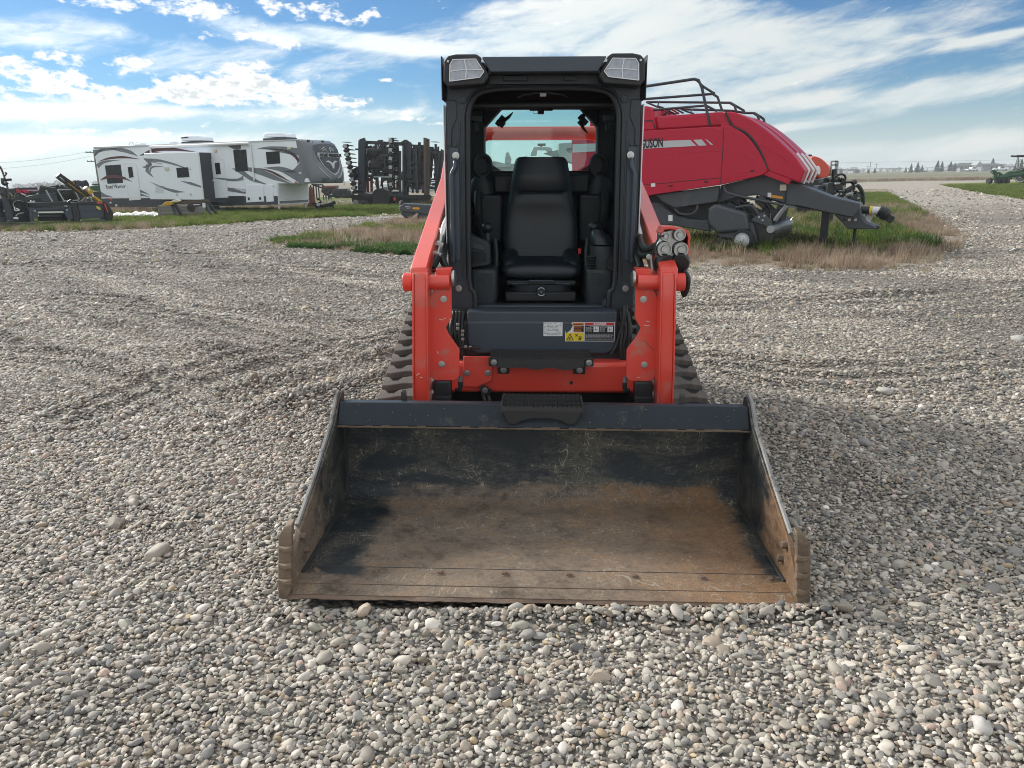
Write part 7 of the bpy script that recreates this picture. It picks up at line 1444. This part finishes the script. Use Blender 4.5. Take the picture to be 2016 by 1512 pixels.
# ---- sprayer tank and planter toolbar beyond the baler's nose
cP = (1560, 290, 9.164)
g = gp(1625, 402); F, t = frame_thing('sprayer_tank', 'bright orange rounded tank with white end and ladder behind the nose of the baler', 'sprayer', (g.x, 27, 0), 0)
q = F.crop(*cP, [(290, 160), (690, 160), (500, 150), (500, 590)], 0); cx, cz = F.crop(*cP, [(470, 360)], 0)[0]; rz_ = (q[2][1]-q[3][1])/2
el_ = F.crop(*cP, [(350, 160), (440, 165), (540, 210), (620, 280), (675, 360), (690, 430), (670, 500), (620, 550), (560, 575), (500, 560), (430, 520), (300, 400)], 0)
MB().prism(smooth_line(el_+[el_[0]], 3)[:-1], 'y', 0, 1.6).build('tank', mat('tank_orange', (.62, .06, .02), .35, var=.08, coat=.3), t, bevel=.18, seg=4)
MB().prism(F.crop(*cP, [(640, 290), (690, 350), (715, 420), (715, 500), (680, 520), (690, 430)], .3), 'y', .3, 1.3).build('tank_end', M['white'], t, bevel=.04); MB().prism(F.crop(*cP, [(450, 330), (490, 345), (510, 400), (505, 480), (470, 500), (440, 400)], -.1), 'y', -.1, .0).build('front_plate', M['white'], t, bevel=.02)
MB().prism(F.crop(*cP, [(285, 140), (310, 128), (360, 130), (365, 160), (300, 165)], .4), 'y', .4, .9).build('tank_lid', M['black'], t, bevel=.02)
ql = F.crop(*cP, [(700, 480), (700, 255), (820, 250), (800, 480), (780, 390), (780, 250), (705, 320), (810, 320)], .2)
for a, c_ in ((0, 1), (1, 2), (2, 3), (5, 4), (6, 7)): MB().bar((ql[a][0], .2, ql[a][1]), (ql[c_][0], .2, ql[c_][1]), .05).build('ladder_rail', M['galv'], t)
MB().prism(F.crop(*cP, [(740, 400), (800, 390), (800, 620), (750, 620)], .1), 'y', .1, .3).build('ladder_post', M['black'], t); q = F.crop(*cP, [(560, 580)], .4)[0]; MB().box(q[0]-.9, q[0]+.7, .2, 1.4, .3, q[1]).build('tank_frame', M['black'], t)
for x in (-.5, .6): MB().lathe([(0, -.2), (.35, -.22), (.45, -.1), (.45, .1), (0, .2)], (q[0]+x, .3, .45), (0, 1, 0), 20).build('wheel', M['rubber_dark'], t)
g = gp(1660, 425); F, t = frame_thing('planter_toolbar', 'black implement toolbar with looping hydraulic hoses beyond the grey drawbar', 'toolbar', (g.x, 21.5, 0), 0)
for pts, v, mt in (([(640, 650), (750, 630), (765, 870), (720, 890), (630, 850)], 0, 'black'), ([(470, 690), (650, 680), (650, 720), (470, 760)], .2, 'char'), ([(480, 780), (640, 760), (640, 830), (500, 830)], .4, 'char'), ([(690, 560), (900, 600), (940, 640), (700, 640)], .3, 'black'), ([(780, 800), (980, 770), (1180, 860), (1170, 950), (900, 960)], .5, 'char'), ([(1130, 790), (1170, 780), (1190, 850), (1150, 850)], .1, 'black'), ([(560, 560), (700, 540), (700, 620), (560, 640)], .5, 'black'), ([(1100, 950), (1220, 960), (1200, 1090), (1080, 1060)], .6, 'char')):
    MB().prism(F.crop(*cP, pts, v), 'y', v, v+.35).build('toolbar_plate', M[mt], t, bevel=.01)
for pts, r, mt in (([(800, 500), (930, 490), (975, 560), (940, 580), (800, 520)], .03, 'hose'), ([(860, 560), (930, 590), (960, 650), (930, 700)], .04, 'hose'), ([(780, 600), (830, 570), (870, 600), (870, 640)], .05, 'hose'), ([(880, 640), (1060, 630), (1100, 640)], .03, 'hose'), ([(1080, 650), (1130, 620), (1150, 650), (1110, 670)], .06, 'black'), ([(950, 790), (1050, 740), (1130, 700), (1200, 690), (1270, 760), (1310, 850), (1330, 950), (1330, 1030)], .055, 'hose'), ([(900, 820), (1000, 800), (1100, 780), (1150, 740)], .03, 'hose'),
                     ([(770, 890), (870, 820), (990, 770), (1120, 720)], .022, 'hose'), ([(1170, 860), (1240, 900), (1280, 960), (1250, 1020), (1180, 990)], .014, 'hose'), ([(1190, 830), (1260, 880), (1310, 960), (1320, 1040)], .014, 'hose'), ([(1150, 960), (1190, 1010), (1260, 1020), (1240, 1080)], .014, 'hose'), ([(1200, 1100), (1260, 1080), (1260, 1150)], .012, 'hose'), ([(770, 690), (920, 650), (940, 740), (780, 740)], .04, 'darksteel'), ([(930, 690), (940, 820)], .03, 'galv'), ([(750, 890), (830, 840)], .04, 'galv'), ([(880, 590), (960, 680)], .03, 'darksteel'), ([(770, 660), (900, 655)], .04, 'galv'), ([(1120, 690), (1170, 660)], .03, 'galv'), ([(800, 760), (820, 800), (770, 830)], .035, 'hose'), ([(960, 860), (1050, 840), (1100, 880)], .04, 'galv')):
    q = smooth_line(F.crop(*cP, pts, -.05), 3); MB().tube([(x, -.05+.01*k, z) for k, (x, z) in enumerate(q)], r, 7).build('hydraulic_hose' if mt == 'hose' else 'tool_rod', M[mt], t)
for x in (690, 1000, 1150): q = F.crop(*cP, [(x, 1000)], .7)[0]; MB().bar((q[0], .6, .0), (q[0], .6, q[1]+.3), .10).build('stand_leg', M['black'], t)
for k in range(12): q = F.crop(*cP, [(880+rng.uniform(0, 280), 780+rng.uniform(0, 180))], .2)[0]; MB().obox((q[0], rng.uniform(.0, .4), q[1]), tuple(rng.uniform(.03, .09, 3)), (0, rng.uniform(-1, 1), 0)).build('valve_body', M['darksteel' if k % 3 else 'galv'], t, bevel=.008)

# ---- green cultivator at the right edge
cG = (1890, 290, 13.746)
g = gp(1960, 362); F, t = frame_thing('green_cultivator', 'dark green cultivator with black coulter wheels on the bright turf at the right edge', 'cultivator', (g.x, g.y, 0), 0)
for x, y0, y1, w_ in ((845, 795, 960, 85), (1075, 800, 985, 90), (1180, 820, 975, 80), (1315, 820, 960, 80)):
    q = F.crop(*cG, [(x-w_/2, (y0+y1)/2), (x+w_/2, (y0+y1)/2), (x, y0), (x, y1)], 0); r = (q[2][1]-q[3][1])/2; MB().lathe([(0, -.5*(q[1][0]-q[0][0])), (r*.8, -.5*(q[1][0]-q[0][0])), (r, -.15), (r, .15), (r*.8, .5*(q[1][0]-q[0][0])), (0, .5*(q[1][0]-q[0][0]))], ((q[0][0]+q[1][0])/2, r, r), (1, .2, 0), 20).build('coulter_wheel', M['rubber_dark'], t)
for pts, r, mt in (([(905, 620), (960, 680), (930, 800), (920, 890)], .16, 'green'), ([(830, 690), (870, 620), (905, 640), (900, 720), (860, 700)], .07, 'green'), ([(1000, 700), (1040, 690), (1160, 760), (1200, 770)], .12, 'green'), ([(1060, 690), (1150, 750)], .09, 'green'), ([(1200, 770), (1300, 700), (1390, 680)], .16, 'green'), ([(1040, 800), (1260, 790), (1400, 740)], .22, 'green'), ([(1400, 690), (1560, 660), (1732, 640), (2100, 620)], .12, 'green'), ([(1400, 760), (1560, 740), (1740, 690), (2100, 660)], .24, 'green'), ([(1280, 820), (1400, 830)], .15, 'green'), ([(1000, 700), (1000, 890)], .09, 'green'), ([(1310, 720), (1310, 820)], .13, 'green'), ([(1540, 640), (1580, 590), (1620, 600), (1610, 640)], .06, 'char'), ([(1380, 660), (1400, 720)], .16, 'green'), ([(1500, 790), (1600, 770), (1640, 760)], .10, 'green'), ([(1690, 600), (1690, 800)], .2, 'black'), ([(1600, 700), (1625, 780), (1630, 830)], .08, 'galv')):
    q = F.crop(*cG, pts, .3); MB().tube([(x, .3, z) for x, z in q], r, 7).build('frame_bar', M[mt], t)
q = F.crop(*cG, [(1640, 920)], 0)[0]; wl = MB().lathe([(.4, -.5), (.7, -.55), (.75, -.4), (.75, .5), (.6, .6), (.3, .6)], (q[0]+.8, .7, .75), (1, .35, 0), 24).build('tyre', M['rubber_dark'], t); MB().lathe([(0, -.2), (.45, -.3), (.62, -.56), (.66, -.5), (.5, .2), (0, .2)], (q[0]+.8, .7, .75), (1, .35, 0), 22).build('rim', M['white'], wl)
q = F.crop(*cG, [(1540, 205), (2100, 205), (2100, 265), (1545, 262)], .5); MB().prism(q, 'y', .5, 1.6).build('hopper_lid', M['black'], t, bevel=.1); q = F.crop(*cG, [(1640, 262), (1660, 300), (1560, 270), (1550, 560), (1720, 570), (2100, 570), (2100, 640), (1720, 640)], .7)
MB().bar((q[2][0], .7, q[2][1]), (q[3][0], .7, q[3][1]), .10).build('frame_bar', M['galv'], t); MB().prism(q[4:], 'y', .6, 1.0).build('side_box', M['char'], t); MB().box(q[4][0]+.6, q[4][0]+2.5, .7, 1.6, q[4][1], F.crop(*cG, [(1700, 262)])[0][1]).build('hopper_tank', M['char'], t)

# ---- fence, house, trees, poles
a, c_ = gp(1640, 361.5), gp(2016, 352.5); a = Vector((a.x, 108, 0)); c_ = Vector((95, 118, 0)); d = (c_-a); L = d.length; fn = thing('chain_link_fence', 'long grey chain-link fence along the far edge of the yard', 'fence', a, (0, 0, math.atan2(d.y, d.x)))
FH = 1.75; po = None; n = int(L/3.0)
for k in range(-4, n+8):
    tall = k % 8 == 3
    if po is None: po = MB().cyl((0, 0, 0), (0, 0, FH), .035, n=6).build('post', M['galv'], fn); po.location = (k*3.0, 0, 0)
    else: place(po, fn, (k*3.0, 0, 0), scale=(1.4, 1.4, 1.55) if tall else None)
MB().cyl((-12, 0, FH), (L+24, 0, FH), .030, n=6).build('top_rail', M['galv'], fn); MB().cyl((-12, 0, FH*1.5), (L+24, 0, FH*1.5), .012, n=4).build('top_wire', M['galv'], fn)
wm = MB(); nn = int((L+36)/.16)
for k in range(nn):
    x = -12+k*.16
    for s in (-1, 1): wm.add([(x-.004, .01*s, 0), (x+.004, .01*s, 0), (x+.004+s*.9, .01*s, FH), (x-.004+s*.9, .01*s, FH)], [(0, 1, 2, 3)])
wm.build('wire_mesh', M['galv'], fn, kind='stuff', recalc=False)
# house
DH = 430.0
def hp2(px, py): q = at(px, py, DH); return q.x, q.z
hx0, _ = hp2(1884, 336); hx1, _ = hp2(1980, 336); gz = 0
ho = thing('house', 'long grey-roofed bungalow with a pale gabled garage beyond the fence', 'house', (0, DH, 0)); zb_ = hp2(1930, 336.5)[1]*0; zt_ = hp2(1930, 331)[1]
MB().box(hx0+1.5, hx1-1.5, 0, 12, 0, 3.2).build('wall', M['housewall'], ho)
rz0 = 3.1
def roofp(px0, px1, pxa, pxb, pyt, y0, y1, nm='roof'):
    x0, x1, xa, xb = (hp2(p, 330)[0] for p in (px0, px1, pxa, pxb)); z = hp2(1930, pyt)[1]; ym = (y0+y1)/2; k = MB()
    k.add([(x0, y0, rz0), (x1, y0, rz0), (x1, y1, rz0), (x0, y1, rz0), (xa, ym, z), (xb, ym, z)], [(0, 1, 5, 4), (1, 2, 5), (2, 3, 4, 5), (3, 0, 4), (3, 2, 1, 0)]); return k.build(nm, M['roofing'], ho)
roofp(1884, 1945, 1903, 1940, 319.8, -1, 13); roofp(1936, 1981, 1946, 1972, 322, -2, 11); roofp(1909, 1928, 1917, 1920, 324.5, -5, 6)
x0, x1 = hp2(1911, 330)[0], hp2(1925, 330)[0]; MB().prism([(x0, 0), (x1, 0), (x1, 3.0), ((x0+x1)/2, 5.4), (x0, 3.0)], 'y', -4.6, 1).build('garage_gable', M['housewall'], ho); MB().box(x0+.8, x1-.8, -4.7, -4.6, 0, 2.4).build('garage_door', M['white'], ho)
for px in (1893, 1900, 1934, 1952, 1962, 1970): x = hp2(px, 330)[0]; f_ = MB().box(x-.8, x+.8, -.08, 0, 1.0, 2.4).build('window', M['whitetrim'], ho); MB().box(x-.65, x+.65, -.12, -.08, 1.1, 2.3).build('pane', M['winglass'], f_)
x = hp2(1921, 320)[0]; MB().box(x-.3, x+.3, 5, 5.6, 5, hp2(1921, 318.5)[1]).build('chimney', M['roofing'], ho)
for lab, px, dist, rz in (('white pickup parked before the garage of the far house', 1913, 415, .2), ('white truck parked left of the spruce row far beyond the fence', 1800, 420, .1), ('white vehicle farther right in front of the spruces beyond the fence', 1814, 425, math.pi), ('pale vehicle parked at the right end of the far house', 1969, 420, 0)):
    p_ = at(px, 336, dist); pickup(lab, (p_.x, dist, 0), 1.3, rz)
def spruce_mesh(seed):
    rr = random.Random(seed); tr = MB(); tr.tube([(0, 0, 0), (0, 0, .98)], [.022, .004], 6); cr = MB()
    for k in range(30):
        z = .10+.88*k/30; R0 = .30*(1-z)**.85+.015
        for j in range(11):
            a_ = rr.uniform(0, 6.28); r = R0*rr.uniform(.6, 1.2); c0 = Vector((0, 0, z+.03)); e = Vector((r*math.cos(a_), r*math.sin(a_), z-.05*rr.uniform(.2, 1.4))); s_ = Vector((-math.sin(a_), math.cos(a_), 0))*.035*(1.1-z*.7)
            m_ = c0.lerp(e, .55); cr.add([c0, m_+s_+Vector((0, 0, .01)), e, m_-s_-Vector((0, 0, .025))], [(0, 1, 2, 3)])
    return tr, cr
sp_src = []
for k in range(3):
    tr, cr = spruce_mesh(k+3); t = thing('spruce_tree', '', 'tree', (0, 0, 0)); tr.build('trunk', M['bark'], t); cr.build('crown', M['spruce'], t, recalc=False); sp_src.append(t)
sp = [(1795, 321, 'short dark spruce, leftmost of those beyond the fence'), (1808, 318.5, 'thin open spruce behind the two white vehicles'), (1816, 324, 'low spruce right beside the thin open one'), (1847.5, 315, 'tall spruce left in the close pair left of the house'), (1856, 316.5, 'tall spruce right in the close pair left of the house'), (1873, 316.5, 'spruce standing alone between the close pair and the house'), (1881, 320, 'smaller spruce touching the left end of the house roof'), (1956, 310.5, 'pointed spruce rising behind the right wing of the house'), (1723, 329, 'small far spruce by the power pole beyond the field'), (1711, 331, 'tiny far spruce left of the one by the pole'), (1784, 328, 'dwarf spruce left of the spruce row')]
for i, (px, py, lab) in enumerate(sp):
    dist = 405+7*(i % 3)+(60 if i == 7 else 0); q = at(px, py, dist); o = sp_src[i] if i < 3 else dup(sp_src[i % 3]); o.location = (q.x, dist, 0); hh = q.z; o.scale = (hh*(1.0+.25*(i % 2)), hh*1.1, hh); o.rotation_euler = (0, 0, i*1.3); tag(o, lab, 'tree', 'spruces beyond the fence')
sc_ = [(2005, 308, 'open-crowned spruce behind the green cultivator'), (2013, 312, 'spruce at the right edge behind the cultivator hopper')]
for i, (px, py, lab) in enumerate(sc_): o = dup(sp_src[i]); q = at(px, py, 300); o.location = (q.x, 300, 0); o.scale = (q.z*1.1, q.z*1.1, q.z); o.rotation_euler = (0, 0, 2+i); tag(o, lab, 'tree', 'spruces beyond the fence')
def bare_tree(seed):
    rr = random.Random(seed); tr = MB(); tr.tube([(0, 0, 0), (.01, 0, .3), (0, .01, .5)], [.035, .026, .016], 6)
    for k in range(9):
        a_ = k*2.4; z = .2+.035*k; tr.tube([(0, 0, z), (.14*math.cos(a_), .14*math.sin(a_), z+.2), (.22*math.cos(a_+.3), .22*math.sin(a_+.3), z+.38)], [.014, .009, .003], 4)
    cr = MB()
    for k in range(520):
        v = Vector((rr.gauss(0, 1), rr.gauss(0, 1), rr.gauss(0, 1))).normalized()*rr.uniform(.3, 1)**.5; p_ = Vector((v.x*.36, v.y*.36, .62+v.z*.36)); e = p_+Vector((rr.gauss(0, .05), rr.gauss(0, .05), rr.uniform(.02, .12))); w_ = Vector((rr.gauss(0, 1), rr.gauss(0, 1), 0)).normalized()*.010
        cr.add([p_-w_, p_+w_, e], [(0, 1, 2)])
    return tr, cr
bt_src = []
for k in range(3):
    tr, cr = bare_tree(k+20); t = thing('bare_tree', '', 'tree'); tr.build('trunk', M['bark'], t); cr.build('crown', M['twig'], t, recalc=False); bt_src.append(t)
bt = [(34, 361), (46, 362.5), (58, 360.5), (70, 360), (77, 358.5), (88, 357.5), (98, 360), (103, 361), (112, 355), (119, 361), (126, 362), (187, 356), (1597, 331), (1652, 329), (1668, 331), (1682, 328), (1700, 331), (1735, 330), (1748, 331), (1758, 329.5), (1771, 328.5), (1763, 331), (1990, 322), (1977, 322)]
names = ['leftmost hazy bare tree on the far left skyline', 'hazy bare tree second from the left on the far left skyline', 'hazy bare tree third on the far left skyline', 'fourth hazy bare tree on the far left skyline', 'fifth hazy bare tree on the far left skyline', 'rounded hazy bare tree left of the tall one on the left skyline', 'low hazy bare tree just left of the tall one', 'low hazy bare tree touching the tall one', 'tallest hazy bare tree on the left skyline', 'low hazy bare tree right of the tall one', 'last hazy bare tree before the black tyre', 'lone bare tree top over the machine beside the trailer rear', 'hazy bare tree just right of the baler nose', 'rounded bare tree above the planter hoses', 'low bare tree right of the rounded one above the planter', 'widest bare tree beyond the field right of the planter', 'low bare tree left of the power pole', 'bare tree right of the small far spruces', 'wide low bare tree far beyond the field centre', 'bare tree second from the end of the far row', 'last rounded bare tree at the right end of the far row', 'small bare tree tucked in the far row', 'wispy bare tree left of the open spruce behind the cultivator', 'wispy bare tree at the right end of the far house']
for i, (px, py) in enumerate(bt):
    dist = (300 if px < 300 else 520)+9*(i % 4)-(100 if px > 1900 else 0); q = at(px, py, dist); o = bt_src[i] if i < 3 else dup(bt_src[i % 3]); o.location = (q.x, dist, 0); k = 1.35 if i % 3 else 1.9; o.scale = (q.z*k, q.z*k, q.z); o.rotation_euler = (0, 0, i*.9); tag(o, names[i], 'tree', 'bare trees on the skyline')
for lab, px0, px1, py0, py1, mt in (('low white shed beyond the field right of the baler', 1648, 1664, 332.5, 338, 'white'), ('second low pale shed with grey roof beyond the field', 1680, 1694, 333.5, 338, 'housewall')):
    q0, q1 = at(px0, py0, 500), at(px1, py1, 500); t = thing('shed', lab, 'shed', ((q0.x+q1.x)/2, 500, 0)); w_ = q1.x-q0.x; MB().box(-w_/2, w_/2, 0, 8, 0, q0.z*.7).build('wall', M[mt], t); MB().prism([(-1, q0.z*.68), (4, q0.z), (9, q0.z*.68)], 'x', -w_/2-.3, w_/2+.3).build('roof', M['roofing'], t); MB().box(-1, 1, -.06, 0, 0, 2).build('door', M['rvdark'], t)
def pole(label, px, pyt, dist, arms=1):
    q = at(px, pyt, dist); t = thing('power_pole', label, 'pole', (q.x, dist, 0)); MB().cyl((0, 0, 0), (0, 0, q.z), .16, .10, 8).build('post', M['poleWood'], t)
    for k in range(arms):
        z = q.z-.4-1.3*k; MB().box(-1.2, 1.2, -.12, .0, z-.06, z+.06).build('cross_arm', M['poleWood'], t)
        for x in (-1.1, -.5, .5, 1.1): MB().lathe([(.03, 0), (.07, .04), (.07, .1), (.03, .16)], (x, -.06, z+.06), (0, 0, 1), 8).build('insulator', M['galv'], t)
    return t, q
pole('wooden power pole with short cross-arm between trailer and harrow', 675, 328, 260); pole('distant wooden pole left of the one with the cross-arm', 667, 352, 420, 1); pole('thin far power pole above the small spruces beyond the field', 1726, 322, 420); pole('faint far power pole right of the planter', 1709, 326, 430)
t, q = pole('power pole with two cross-arms just behind the trailer rear', 184, 294.5, 120, 2)
for i, (pa, pb) in enumerate((((181, 297), (-60, 322)), ((181, 307), (-60, 334)))):
    a = at(pa[0], pa[1], 120); b_ = at(pb[0], pb[1], 120); tw = thing('overhead_wire', ('upper' if i == 0 else 'lower')+' thin overhead wire running left from the pole behind the trailer', 'wire', (0, 0, 0), group='overhead wires'); MB().tube([tuple(a.lerp(b_, s_)+Vector((0, 0, -.9*4*s_*(1-s_)*.5))) for s_ in np.linspace(0, 1, 12)], .018, 4).build('strand', M['galv'], tw)

# ------------------------------------------------------------------ thin air between the camera and the skyline
hm = bpy.data.materials.new('haze'); hm.use_nodes = True; t = hm.node_tree; t.nodes.clear(); o = t.nodes.new('ShaderNodeOutputMaterial'); v = t.nodes.new('ShaderNodeVolumePrincipled')
v.inputs['Density'].default_value = .0006; v.inputs['Color'].default_value = (.85, .92, .97, 1); t.links.new(v.outputs[0], o.inputs['Volume'])
MB().box(-1900, 1900, -70, 2700, -1.2, 16).build('haze', hm, kind='stuff')
